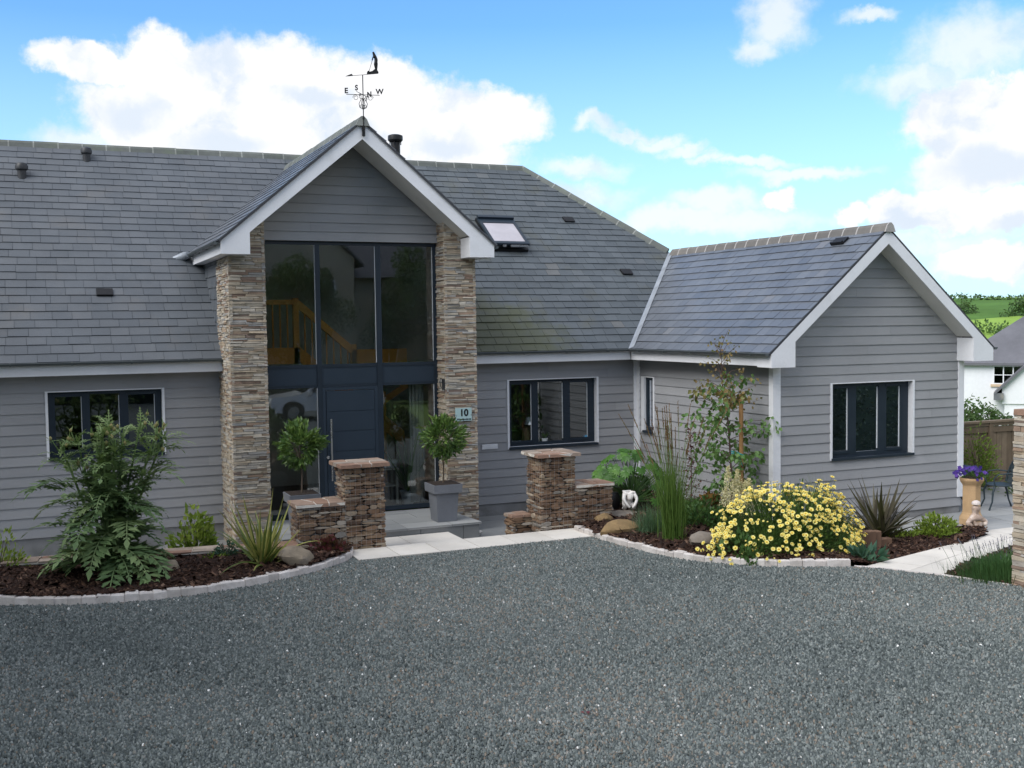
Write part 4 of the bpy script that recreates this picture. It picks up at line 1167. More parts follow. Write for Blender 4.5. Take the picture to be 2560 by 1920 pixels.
for i in range(6):
    x = -7.5+i*.135; mb = MB(); mb.tube([(x, 1.08, 3.07), (x, 1.08, 3.89)], .016, 6); mb.obj('spindle', MT['oak'], stair)
for i in range(7):
    x = -6.5+i*.135; z = 3.82-(x+6.62)*.865; mb = MB(); mb.tube([(x, 1.08, z-.75), (x, 1.08, z)], .016, 6); mb.obj('spindle', MT['oak'], stair)
mb = MB()   # gathered pale curtain beside the right-hand pane
for i in range(12):
    x = -4.98+i*.022; mb.box(x, x+.02, -.45+.02*math.sin(i*2.0), -.40+.02*math.sin(i*2.0+1), .26, 2.74)
mb.obj('curtain', MT['curtain'], house)

# ---- roof fittings
def on_main(x, y, lift=0.): return Vector((x, y, zmain(y))) + Vector((0, -m, 1)).normalized()*lift


for (x, y) in ((-.03, 2.96), (.62, 1.50)):
    mb = MB(); c = on_main(x, y, .02); vv = Vector((0, 1, m)).normalized(); nn = Vector((0, -m, 1)).normalized()
    mb.obox(c, (.125, 0, 0), vv*.085, nn*.022); mb.obox(c-vv*.07+nn*.012, (.115, 0, 0), vv*.03, nn*.02); mb.obj('tile_vent', MT['black'], roof_r)
mb = MB(); c = on_main(-10.0, .97, .018); mb.obox(c, (.135, 0, 0), vv*.09, nn*.018); mb.obox(c-vv*.07+nn*.012, (.12, 0, 0), vv*.025, nn*.016); mb.obj('tile_vent', MT['black'], roof_l)
mb = MB(); c = Vector((1.83, -3.92, ZE+m*(1.83-xL))); v2 = Vector((1, 0, m)).normalized(); n2 = Vector((-m, 0, 1)).normalized()
mb.obox(c+n2*.03, (0, .16, 0), v2*.085, n2*.016); mb.obox(c-v2*.07+n2*.045, (0, .15, 0), v2*.02, n2*.03); mb.obj('tile_vent', MT['black'], roof_w)
for (x, y, s) in ((-11.25, 3.66, .78), (-10.07, 4.19, .72)):
    mb = MB(); c = on_main(x, y, 0.0)
    mb.lathe([(.10*s, -.05), (.10*s, .16*s), (.125*s, .16*s), (.145*s, .18*s), (.15*s, .25*s), (.12*s, .32*s), (.05*s, .35*s)], c, 18); mb.obj('roof_vent', MT['iron'], roof_l, smooth=40)
mb = MB(); fx, fy = -3.955, 3.3
mb.lathe([(.16, -.1), (.135, .06), (.100, .10), (.100, 1.28)], (fx, fy, zmain(fy)), 20)
mb.lathe([(.100, 1.285), (.13, 1.30), (.160, 1.335), (.160, 1.40), (.155, 1.43), (.10, 1.45)], (fx, fy, zmain(fy)), 20)
for k in range(6):
    a = k*PI/3; mb.box(fx+.12*math.cos(a)-.008, fx+.12*math.cos(a)+.008, fy+.12*math.sin(a)-.008, fy+.12*math.sin(a)+.008, zmain(fy)+1.24, zmain(fy)+1.32)
mb.obj('flue_pipe', MT['black'], roof_r, smooth=40)
# roof window, propped open
vv = Vector((0, 1, m)).normalized(); nn = Vector((0, -m, 1)).normalized()
sw, sx0, yb, yt = .86, -2.33, 2.02, 2.88
c0 = on_main(sx0, yb); c1 = on_main(sx0, yt); ln = (c1-c0).length
mb = MB()
for (a, b, c_, d) in ((0, .07, 0, ln), (sw-.07, sw, 0, ln), (.07, sw-.07, ln-.14, ln), (.07, sw-.07, 0, .06)):
    mb.obox(c0+Vector(((a+b)/2, 0, 0))+vv*((c_+d)/2)+nn*.035, ((b-a)/2, 0, 0), vv*((d-c_)/2), nn*.035)
skyl = mb.obj('skylight', MT['black'], house)
piv = c0+vv*(ln*.97)+nn*.06; ang = .10; dv_ = (-vv*math.cos(ang)+nn*math.sin(ang)).normalized(); n3_ = Vector((1, 0, 0)).cross(dv_).normalized()
if n3_.z < 0: n3_ = -n3_
mb = MB()
for (a, b, c_, d) in ((.01, .07, 0, ln*.97), (sw-.07, sw-.01, 0, ln*.97), (.07, sw-.07, 0, .22), (.07, sw-.07, ln*.97-.09, ln*.97)):
    mb.obox(piv+Vector(((a+b)/2, 0, 0))+dv_*((c_+d)/2)+n3_*.025, ((b-a)/2, 0, 0), dv_*((d-c_)/2), n3_*.025)
mb.obox(piv+Vector((sw/2, 0, 0))+dv_*.03+n3_*.07, (sw/2-.01, 0, 0), dv_*.045, n3_*.03)
mb.obj('sash', MT['frame'], skyl)
mb = MB(); mb.obox(piv+Vector((sw/2, 0, 0))+dv_*((.22+ln*.97-.09)/2)+n3_*.03, (sw/2-.07, 0, 0), dv_*((ln*.97-.31)/2), n3_*.004); mb.obj('reflection_panel', mat('pale_glass_reflection', (.40, .38, .41), .35), skyl)  # flat pale panel; the reflection on the glass is put into its colour
mb = MB(); mb.obox(piv+Vector((sw*.72, 0, 0))+dv_*(ln*.97+.012), (.20, 0, 0), dv_*.02, n3_*.018); mb.obox(piv+Vector((sw*.32, 0, 0))+dv_*(ln*.97+.012), (.035, 0, 0), dv_*.02, n3_*.018); mb.obj('catch', MT['steel'], skyl)

mb = MB(); mb.box(-3.41, -3.09, -.036, -.012, 1.09, 1.182)
for k in range(4): mb.box(-3.40, -3.10, -.040, -.035, 1.10+k*.02, 1.11+k*.02)
mb.obj('air_vent', MT['white'], house)
# bits on the right pillar: small lantern hook beside the glazing
mb = MB(); mb.box(-4.60, -4.565, -1.20, -1.13, 2.33, 2.52); mb.tube([(-4.60, -1.17, 2.5), (-4.64, -1.19, 2.54), (-4.66, -1.19, 2.47), (-4.63, -1.18, 2.36)], .008, 6); mb.obj('wall_hook', MT['iron'], house)

# ================================================================== GARDEN WALLS, POTS, ORNAMENTS
def lens_stone(mb, c, u, n, k, a, d, h, tint):
    """flat field stone: blunt-ended outline on the face, tapering to the front"""
    o = [(-a, -.18*h), (-.62*a, -.5*h), (.55*a, -.5*h), (a, -.2*h), (a*.94, .22*h), (.5*a, .5*h), (-.55*a, .5*h), (-a*.95, .2*h)]
    o = [(x+R.uniform(-.1, .1)*a*.8, y+R.uniform(-.12, .12)*h) for x, y in o]; tw = R.uniform(-.05, .05)
    o = [(x, y+x*tw) for x, y in o]; i0 = len(mb.v); f = R.uniform(.72, .9)
    for (s_, dd) in ((1.0, -.05), (1.0, d-.012), (f, d)):
        for x, y in o: mb.v.append(tuple(c+u*(x*s_)+k*(y*s_)+n*dd))
    m_ = len(o)
    for lv in range(2):
        for i in range(m_): mb.idx((i0+lv*m_+i, i0+lv*m_+(i+1) % m_, i0+(lv+1)*m_+(i+1) % m_, i0+(lv+1)*m_+i), tint)
    mb.idx(tuple(i0+2*m_+i for i in range(m_)), tint)


def gabion_face(mb, O, u, n, w, z0, z1, dep=.05):
    O, u, n = Vector(O), Vector(u), Vector(n); k = Vector((0, 0, 1)); z = z0
    while z < z1-.01:
        h = min(R.choice((R.uniform(.022, .042), R.uniform(.03, .075))), z1-z); x = -.01
        while x < w-.01:
            l = min(R.uniform(.07, .30), w+.01-x)
            if w+.01-x-l < .06: l = w+.01-x
            lens_stone(mb, O+u*(x+l/2)+k*(z+h/2+R.uniform(-.006, .006)), u, n, k, l/2-.001, R.uniform(-.012, .026), h*R.uniform(.9, 1.15), R.random()); x += l
        z += h


def wire_grid(mb, O, u, n, w, z0, z1, step=.076, off=.026):
    O, u, n = Vector(O)+Vector(n)*off, Vector(u), Vector(n); r = .0013
    for i in range(int(w/step)+1): mb.tube([O+u*min(w, i*step)+Vector((0, 0, z0)), O+u*min(w, i*step)+Vector((0, 0, z1))], r, 4, caps=False)
    for j in range(int((z1-z0)/step)+1): mb.tube([O+Vector((0, 0, z0+j*step)), O+u*w+Vector((0, 0, z0+j*step))], r, 4, caps=False)


def flags(mb, x0, x1, y0, y1, z, th, nx, ny):
    """crazy-paved capping: irregular red flags in pale mortar"""
    mb.box(x0+.015, x1-.015, y0+.015, y1-.015, z, z+th-.006, 1.0)
    gx = [x0+(x1-x0)*i/nx for i in range(nx+1)]; gy_ = [y0+(y1-y0)*j/ny for j in range(ny+1)]
    J = {}
    for i in range(nx+1):
        for j in range(ny+1):
            J[i, j] = Vector((gx[i]+(R.uniform(-.3, .3)*(x1-x0)/nx if 0 < i < nx else R.uniform(-.012, .012)), gy_[j]+(R.uniform(-.3, .3)*(y1-y0)/ny if 0 < j < ny else R.uniform(-.012, .012)), 0))
    for i in range(nx):
        for j in range(ny):
            q = [J[i, j], J[i+1, j], J[i+1, j+1], J[i, j+1]]; c = sum(q, Vector())/4; g = .94
            q = [c+(p-c)*g for p in q]; t = R.uniform(0, .85); zt = z+th+R.uniform(-.006, .008)
            mb.hexa([(p.x, p.y, z-.004) for p in q]+[(c.x+(p.x-c.x)*.97, c.y+(p.y-c.y)*.97, zt) for p in q], t)


def gabion(name, x0, x1, lx0, lx1, yf, yb, zg, ztop, zlow, label, cross=None):
    root = empty(name, ((x0+x1)/2, (yf+yb)/2, zg), label, 'gabion wall')
    for nm, (a, b), zt in (('pier', (x0, x1), ztop), ('flank_wall', (lx0, lx1), zlow)):
        mb = MB(); mb.mi = 0
        gabion_face(mb, (a, yf, 0), (1, 0, 0), (0, -1, 0), b-a, zg-.15, zt)
        gabion_face(mb, (a, yf, 0), (0, 1, 0), (-1, 0, 0), yb-yf, zg-.3, zt)
        gabion_face(mb, (b, yf, 0), (0, 1, 0), (1, 0, 0), yb-yf, zg-.3, zt)
        mb.mi = 1; mb.box(a+.03, b-.03, yf+.03, yb, zg-.3, zt-.005)
        o = mb.obj(nm, [MT['gabion'], MT['gabion_dark']], root)
        mb = MB(); wire_grid(mb, (a, yf, 0), (1, 0, 0), (0, -1, 0), b-a, zg-.1, zt); wire_grid(mb, (a, yf, 0), (0, 1, 0), (-1, 0, 0), yb-yf, zg-.1, zt); mb.obj('wire_mesh', MT['wire'], o)
    ov = .085
    mb = MB(); flags(mb, x0-ov, x1+ov, yf-ov, yb+ov, ztop, .048, 3, 3); mb.obj('capping', MT['cap'], root)
    a, b = (lx0-.05, lx1) if lx0 < x0 else (lx0, lx1+.04)
    mb = MB(); flags(mb, a, b, yf-.05, yb+.05, zlow, .045, 3, 2); mb.obj('capping', MT['cap'], root)
    if cross:
        mb = MB(); gabion_face(mb, (cross[0], cross[2], 0), (1, 0, 0), (0, -1, 0), cross[1]-cross[0], -.2, cross[3]); gabion_face(mb, (cross[0], cross[2], 0), (0, 1, 0), (-1, 0, 0), .3, -.2, cross[3])
        mb.mi = 1; mb.box(cross[0]+.02, cross[1], cross[2]+.02, cross[2]+.3, -.2, cross[3]-.01); mb.obj('return_wall', [MT['gabion'], MT['gabion_dark']], root)
        mb = MB(); flags(mb, cross[0]-.03, cross[1], cross[2]-.02, cross[2]+.32, cross[3], .035, 2, 2); mb.obj('capping', MT['cap'], root)
    return root


gabion('gabion_pier', -7.035, -6.435, -7.725, -7.035, -3.60, -3.09, .17, 1.392, .850, 'stone filled wire gabion pier with a low flank on its left')
gabion('gabion_pier', -3.84, -3.238, -3.238, -2.555, -3.57, -3.04, .17, 1.345, .815, 'stone filled wire gabion pier with a low flank on its right', (-4.18, -3.84, -3.2, .35))

# low retaining wall along the back of the left bed
rw = empty('retaining_wall', (-10.9, -3.0, 0), 'low retaining wall capped with red flags behind the left bed', 'wall')
mb = MB(); a, b = Vector((-14.6, CAPF(-14.6)+.12, 0)), Vector((-7.74, CAPF(-7.74)+.12, 0)); d = (b-a).normalized(); nn = Vector((-d.y, d.x, 0))
ledge_face(mb, a+nn*.3, d, nn, (b-a).length, -.2, .28, hr=(.04, .09)); mb.mi = 1
mb.obox((a+b)/2+nn*.14+Vector((0, 0, .03)), d*((b-a).length/2), nn*.15, (0, 0, .24)); mb.obj('wall', [MT['gabion'], MT['gabion_dark']], rw)
mb = MB(); s = 0; ln = (b-a).length
mb.obox((a+b)/2+nn*.13+Vector((0, 0, .303)), d*(ln/2), nn*.165, (0, 0, .012), 1.0)
while s < ln-.05:
    w = min(R.uniform(.3, .65), ln-s)
    for k in ((-.04, R.uniform(.10, .2)), (None, .30)):
        y0 = k[0] if k[0] is not None else yprev+.012
        yprev = k[1]; c = a+d*(s+w/2)+nn*((y0+k[1])/2)+Vector((0, 0, .316)); mb.obox(c, d*(w/2-.007), nn*((k[1]-y0)/2), (0, 0, .016), R.uniform(.0, .9), .008)
    s += w
mb.obj('capping', MT['cap'], rw)


def rock(name, c, sx, sy, sz, mt, label, seed, rot=0., flat=1.0, tilt=0.):
    rr = random.Random(seed); bpy_me = MB(); n, mlev = 22, 13
    off = [Vector((rr.uniform(-1, 1), rr.uniform(-1, 1), rr.uniform(-1, 1))).normalized() for _ in range(15)]; amp = [rr.uniform(.55, .92) for _ in off]
    rings = []
    for j in range(mlev+1):
        th = PI*j/mlev; ring = []
        for i in range(n):
            ph = 2*PI*i/n; v = Vector((math.sin(th)*math.cos(ph), math.sin(th)*math.sin(ph), math.cos(th)))
            s_ = 1.0
            for o, a_ in zip(off, amp):       # flat facets cut off a ball
                k = v.dot(o)
                if k > .2: s_ = min(s_, a_/k)
            s_ *= 1+rr.uniform(-.015, .015)
            p = Vector((v.x*s_*sx, v.y*s_*sy, v.z*s_*sz*flat))
            p = Vector((p.x*math.cos(rot)-p.y*math.sin(rot), p.x*math.sin(rot)+p.y*math.cos(rot), p.z+p.x*tilt))
            ring.append(bpy_me.pt(Vector(c)+p))
        rings.append(ring)
    for j in range(mlev):
        for i in range(n): bpy_me.idx((rings[j][i], rings[j+1][i], rings[j+1][(i+1) % n], rings[j][(i+1) % n]))
    o = bpy_me.obj(name, mt, loc=Vector((c[0], c[1], c[2]-sz*.6)), smooth=32)
    return tag(o, label, 'rock')


rock('boulder', (-7.98, -4.60, .34), .30, .22, .20, MT['boulder'], 'rounded tan boulder in front of the variegated phormium', 4, .3)
rock('boulder', (-9.62, -4.35, .30), .24, .18, .13, MT['boulder'], 'half hidden brown boulder beside the thistle plant', 14, .1)
rock('small_stone', (-10.58, -4.22, .275), .15, .08, .07, MT['boulder_grey'], 'small pale grey stone at the foot of the thistle plant', 9, -.5)
rock('boulder', (-2.92, -4.55, .27), .42, .24, .17, MT['boulder_rust'], 'low rust orange boulder beside the kerb', 21, .1)
rock('boulder', (-2.28, -5.95, .30), .34, .17, .19, MT['boulder_grey'], 'flat topped grey boulder left of the yellow daisies', 33, .15, tilt=-.12)
rock('ledge_stone', (-2.15, -3.22, .24), .36, .20, .085, MT['boulder_grey'], 'flat grey ledge stone under the white statue', 41, .1)
rock('boulder', (-2.72, -3.62, .26), .22, .13, .13, MT['boulder_rust'], 'ochre stone against the foot of the right gabion', 52, .2)
rock('small_stone', (-4.22, -1.75, -.14), .12, .09, .07, MT['white_stone'], 'pale lump of stone at the foot of the right pillar', 61)


# ---- bay trees in tapered square pots
def square_ring(mb, half0, z0, half1, z1, c, t=.5):
    q = lambda h, z: [(c[0]-h, c[1]-h, z), (c[0]+h, c[1]-h, z), (c[0]+h, c[1]+h, z), (c[0]-h, c[1]+h, z)]
    mb.hexa(q(half0, z0)+q(half1, z1), t)


def rand_dir(rr=R):
    while True:
        v = Vector((rr.uniform(-1, 1), rr.uniform(-1, 1), rr.uniform(-1, 1)))
        if .05 < v.length <= 1: return v


def tri(rr, lo=0, hi=1, mid=.5): return rr.triangular(lo, hi, mid)


def bay_tree(c, H, cr, label, seed):
    rr = random.Random(seed)
    root = empty('bay_tree', c, label, 'potted tree', 'clipped bay trees either side of the door')
    x, y, z = c
    mb = MB(); square_ring(mb, .168, z, .198, z+.485, c); square_ring(mb, .243, z+.486, .250, z+.625, c)
    mb.obj('pot', MT['pot_grey'], root)
    mb = MB(); square_ring(mb, .225, z+.60, .225, z+.632, c); mb.obj('compost', MT['soil'], root)
    mb = MB(); mb.tube([(x, y, z+.6), (x+.01, y, z+.9), (x-.008, y+.005, z+H-cr*.6)], [.017, .014, .013], 8); 
    for k in range(9):
        v = rand_dir(rr).normalized(); mb.tube([(x-.008, y, z+H-cr*.7), Vector((x, y, z+H))+v*cr*.7], [.008, .003], 5)
    mb.obj('trunk', MT['bark'], root, smooth=50)
    mb = MB(); cc = Vector((x, y, z+H))
    clumps = [rand_dir(rr).normalized()*cr*rr.uniform(.55, .92) for _ in range(46)]
    for q in clumps:
        for k in range(30):
            p = cc + q + rand_dir(rr)*cr*.27
            o = (p-cc).normalized(); d = (o + rand_dir(rr)*.7 + Vector((0, 0, .25))).normalized()
            mb.leaf(p, d, o+rand_dir(rr)*.3, rr.uniform(.075, .12), rr.uniform(.032, .046), min(1, max(0, rr.gauss(.42, .2)+(.3 if rr.random() < .2 else 0))), .12)
    for k in range(rr.randint(14, 20)):      # straggling new shoots
        v = rand_dir(rr).normalized(); v.z = abs(v.z)*.9-.1; p = cc+v*cr*.95
        for j in range(6): mb.leaf(p+v*(.02*j), (v+rand_dir(rr)*.6).normalized(), v.orthogonal(), rr.uniform(.06, .10), .034, rr.uniform(.55, 1), .1)
    mb.obj('crown', LF['bay'], root)


bay_tree((-4.955, -2.10, .203), 1.40, .36, 'ball clipped bay tree in a grey pot in front of the right pillar', 1)
bay_tree((-7.32, -2.02, .203), 1.40, .335, 'ball clipped bay tree in a grey pot left of the front door', 2)


# ---- leafy helpers
def mound(mb, c, rx, ry, rz, n, L, W, rr, bias=.55, up=.4, clump=14, tint=(.45, .2), hollow=.5):
    """leaf clumps through an uneven dome"""
    c = Vector(c); C_ = []
    for _ in range(clump):
        v = rand_dir(rr).normalized(); v.z = abs(v.z)*1.0 - .12; C_.append((v*rr.uniform(hollow, .95), rr.uniform(.25, .48), rr.gauss(0, .12)))
    for i in range(n):
        v, s_, tb = rr.choice(C_); q = v + rand_dir(rr)*s_
        if q.z < -.1: q.z = rr.uniform(-.1, .3)
        p = c + Vector((q.x*rx, q.y*ry, q.z*rz)); o = Vector((q.x/rx, q.y/ry, q.z/rz+.01)).normalized()
        d = (o*bias + rand_dir(rr)*.6 + Vector((0, 0, up))).normalized()
        mb.leaf(p, d, o+rand_dir(rr)*.4+Vector((0, 0, .4)), L*rr.uniform(.6, 1.3), W*rr.uniform(.7, 1.25), min(1, max(0, rr.gauss(*tint)+tb)), .15)


def bush(name, c, rx, ry, rz, n, L, W, mt, label, seed, cat='shrub', stems=True, **kw):
    rr = random.Random(seed); root = empty(name, c, label, cat)
    mb = MB(); mound(mb, c, rx, ry, rz, n, L, W, rr, **kw); mb.obj('foliage', mt, root)
    if stems:
        mb = MB()
        for k in range(9):
            v = rand_dir(rr); p = Vector(c); mb.tube([p-Vector((0, 0, .03)), p+Vector((v.x*rx*.4, v.y*ry*.4, rz*.45)), p+Vector((v.x*rx*.75, v.y*ry*.75, rz*.8))], [.009, .007, .003], 5)
        mb.obj('stem', MT['bark'], root)
    return root


bush('small_shrub', (-9.12, -2.75, -.05), .34, .28, .82, 900, .105, .06, LF['lime'], 'yellow green leafy shrub between the thistle plant and the porch', 3, clump=12)
bush('small_shrub', (-11.72, -3.0, .0), .40, .3, .80, 1300, .075, .035, LF['lime'], 'yellowish bushy shrub at the left edge against the house wall', 5, clump=12)
bush('small_shrub', (-8.78, -3.72, .26), .20, .17, .24, 420, .055, .028, LF['blue'], 'small blue green ball shaped shrub behind the mulch', 6, clump=18, up=.1)
bush('small_shrub', (-8.98, -3.88, .26), .20, .1, .1, 130, .06, .02, LF['lime'], 'low yellow green creeping plant beside the blue green shrub', 7, stems=False)
bush('heuchera', (-7.38, -4.12, .25), .24, .18, .24, 420, .075, .06, LF['red'], 'dark burgundy leafy plant in front of the left gabion', 8, clump=14)
bush('heuchera', (-.72, -3.75, .2), .42, .32, .36, 420, .10, .085, LF['heuchera'], 'orange bronze leafy plant at the foot of the sapling', 9, clump=16)
bush('perennial', (-1.55, -4.75, .22), .46, .36, .42, 900, .075, .04, LF['mid'], 'dark green leafy perennial between the tall grass and the daisies', 10, clump=18)
bush('perennial', (-1.25, -4.1, .22), .5, .3, .40, 600, .075, .045, LF['mid'], 'dark green perennial behind the flat boulder', 11, clump=16)
bush('perennial', (-.72, -7.45, .10), .22, .16, .24, 60, .20, .085, LF['blue'], 'broad leaved blue green plant at the end of the right kerb', 12, clump=8, stems=False)
bush('euonymus', (1.83, -6.22, .07), .40, .28, .34, 1100, .06, .034, LF['lime'], 'low lime green shrub beside the garden path', 13, clump=22)
bush('euonymus', (1.2, -6.15, .08), .25, .2, .10, 160, .06, .03, LF['lime'], 'flat yellowish creeping plant below the bronze phormium', 15, stems=False)
bush('small_shrub', (.35, -6.3, .1), .22, .15, .16, 160, .06, .03, LF['lime'], 'small yellow green plant behind the timber posts', 16, stems=False)

def inst(name, me, parent, p, q=None, s=1.0):
    o = bpy.data.objects.new(name, me); COL.objects.link(o); o.parent = parent; o.location = Vector(p)-parent_origin(parent); o.scale = (s, s, s)
    if q is not None: o.rotation_mode = 'QUATERNION'; o.rotation_quaternion = q
    return o


def proto(mb, name, mats, smooth=None):
    o = mb.obj(name, mats, smooth=smooth); me = o.data; bpy.data.objects.remove(o); return me


# ---- tall thistle plant (cardoon) with toothed arching leaves
def cardoon(c, label):
    rr = random.Random(17); root = empty('thistle_plant', c, label, 'plant'); c = Vector(c)
    fol = MB(); top = MB(); st = MB(); buds = []
    def frond(mb, p, d, Lg, droop, wl, tb, pairs=11):
        d = Vector(d).normalized(); p = Vector(p); path = [p.copy()]; dirs = [d.copy()]; seg = 12
        for i in range(seg):
            q = i/seg; d = (d+Vector((0, 0, -droop*(.3+q)/seg*2))).normalized(); p = p+d*(Lg/seg); path.append(p.copy()); dirs.append(d.copy())
        for i in range(seg):    # midrib
            s_ = dirs[i].cross(Vector((0, 0, 1))).normalized()*(.011*(1-i/seg)+.004)
            mb.face([path[i]-s_, path[i]+s_, path[i+1]+s_*.85, path[i+1]-s_*.85], min(1, tb+.25))
        for k in range(pairs):
            q = .12+.86*k/pairs; f = q*seg; i = min(seg-1, int(f)); pp = path[i]+(path[i+1]-path[i])*(f-i); dd = dirs[i]
            s_ = dd.cross(Vector((0, 0, 1))); s_ = s_.normalized() if s_.length > 1e-3 else Vector((1, 0, 0)); up = s_.cross(dd)
            l = wl*(math.sin(PI*min(1, q*.85+.18))**.7)*rr.uniform(.8, 1.15)
            for sg in (-1, 1):
                ld = (s_*sg*.85+dd*.65+up*rr.uniform(-.05, .3)-Vector((0, 0, rr.uniform(0, .35)))).normalized(); t = min(1, max(0, rr.gauss(tb, .14)))
                mb.leaf(pp, ld, up, l, l*.36, t, .15)
                mid = pp+ld*l*.42
                for e in (-1, 1):   # teeth on each lobe
                    mb.leaf(mid, (ld*.75+dd*e*.75).normalized(), up, l*.42, l*.17, t, .1)
        mb.leaf(path[-2], dirs[-1], Vector((0, 0, 1)), wl*.6, wl*.28, tb, .1)
    for k in range(46):
        a = 2*PI*k/46*5.7+rr.uniform(-.3, .3); el_ = rr.uniform(.15, .95); z = rr.uniform(.0, 1.2)
        d = Vector((math.cos(a)*math.cos(el_), math.sin(a)*math.cos(el_)*.8, math.sin(el_)))
        frond(fol, c+Vector((rr.uniform(-.15, .15)*(1+z*1.6), rr.uniform(-.12, .12), z)), d, rr.uniform(.85, 1.25)*(1-.22*z), rr.uniform(.75, 1.5), rr.uniform(.20, .30), rr.uniform(.25, .85))
    for k in range(15):
        a = 2*PI*k/15+rr.uniform(-.2, .2); el_ = rr.uniform(.35, .95)
        frond(fol, c+Vector((rr.uniform(-.1, .1), rr.uniform(-.1, .1), rr.uniform(.02, .45))), (math.cos(a)*math.cos(el_), math.sin(a)*math.cos(el_)*.75, math.sin(el_)), rr.uniform(.85, 1.2), rr.uniform(1.2, 1.9), rr.uniform(.20, .28), rr.uniform(.1, .6))
    stems = [(-.56, .0, 1.80), (-.36, .1, 1.86), (-.12, -.05, 1.75), (.05, .12, 2.02), (.22, .0, 1.92), (.44, .05, 2.02), (.64, -.05, 1.92), (.76, .1, 1.86), (-.3, .1, 1.5), (.1, -.15, 1.8), (.55, -.1, 1.7), (-.05, -.1, 1.95)]
    for (dx, dy, h) in stems:
        b = c+Vector((dx*.25, dy*.3, 0)); tip = c+Vector((dx, dy, h)); mid = b.lerp(tip, .5)+Vector((-dx*.12, 0, .03))
        P = [b, mid, tip]; st.tube([b, b.lerp(mid, .5)+Vector((-dx*.04, 0, 0)), mid, mid.lerp(tip, .5), tip], [.022, .02, .017, .013, .010], 6, rr.uniform(.4, .7))
        for k in range(9):
            q = .42+.5*k/9; pp = b.lerp(mid, q*2) if q < .5 else mid.lerp(tip, q*2-1); a = k*2.4+rr.uniform(-.4, .4)
            frond(top if q > .68 else fol, pp, (math.cos(a), math.sin(a)*.8, rr.uniform(.3, .95)), rr.uniform(.36, .66)*(1.15-q*.45), rr.uniform(.5, 1.3), rr.uniform(.10, .15), rr.uniform(.35, .7), 8)
        for k in range(rr.randint(1, 3)):
            a = rr.uniform(0, 2*PI); bp = tip+Vector((math.cos(a)*rr.uniform(.06, .17), math.sin(a)*rr.uniform(.04, .12), rr.uniform(-.08, .10)))
            st.tube([tip-Vector((0, 0, .14)), bp], [.008, .006], 5, .6)
            buds.append((bp.copy(), rr.uniform(.8, 1.15)))
            for j in range(5):
                top.leaf(bp-Vector((0, 0, .02)), rand_dir(rr)+Vector((0, 0, .35)), Vector((0, 0, 1)), rr.uniform(.06, .14), .018, rr.uniform(.4, 1), .1)
        for k in range(6): frond(top, tip-Vector((0, 0, rr.uniform(.05, .3))), (rr.uniform(-1, 1), rr.uniform(-.8, .8), rr.uniform(.1, .8)), rr.uniform(.26, .46), .6, .075, rr.uniform(.5, .9), 7)
    st.obj('stem', LF['cardoon_top'], root, smooth=60); fol.obj('foliage', LF['cardoon'], root); top.obj('upper_leaves', LF['cardoon_top'], root)
    bud = MB(); bud.lathe([(.006, -.03), (.020, -.015), (.024, .0), (.019, .016), (.008, .028), (.003, .036)], (0, 0, 0), 9, .7)
    bm = proto(bud, 'bud', leaf_mat('cardoon_bud', greens((.15, .15, .05), (.25, .23, .09), (.36, .30, .13)), .7, .1), 60)
    for bp, sc in buds: inst('bud', bm, root, bp, None, sc)


cardoon((-10.33, -4.15, .25), 'tall silvery green thistle plant with toothed leaves and round buds')


def strap_plant(name, c, blades, mt, label, seed, two=None, w=.045, lean=(.25, 1.25), droop=(.1, .9), length=(.6, 1.1), cat='plant', fans=5, spread=.08, ang=None):
    rr = random.Random(seed); mb = MB(); c = Vector(c)
    for k in range(blades):
        a = ang(k, rr) if ang else rr.uniform(0, 2*PI); l = rr.triangular(*lean)
        d = Vector((math.cos(a)*math.sin(l), math.sin(a)*math.sin(l), math.cos(l))); b = c+Vector((rr.uniform(-spread, spread), rr.uniform(-spread, spread), -.02))
        Lb = rr.uniform(*length)*(1-.25*l/1.4)
        side = Vector((-math.sin(a+rr.uniform(-.9, .9)), math.cos(a+rr.uniform(-.9, .9)), rr.uniform(-.15, .15))).normalized()
        t = rr.uniform(.05, .5) if two else min(1, max(0, rr.gauss(.4, .22)))
        mb.blade(b, d, Lb, w*rr.uniform(.75, 1.2), rr.uniform(*droop)*(.3+l), t, 9, side, (rr.uniform(.55, 1) if two else t), .25)
    o = mb.obj(name, mt, loc=c); return tag(o, label, cat)


strap_plant('phormium', (-8.38, -4.38, .25), 42, LF['phorm'], 'yellow striped sword leaved phormium in the left bed', 71, two=True, w=.066, length=(.65, 1.22), lean=(.03, 1.25, .45), droop=(.05, .8))
strap_plant('phormium', (.78, -6.05, .08), 70, LF['dphorm'], 'bronze sword leaved phormium beside the timber posts', 72, w=.075, length=(.7, 1.2), lean=(.05, 1.45, .9), droop=(.05, .55))


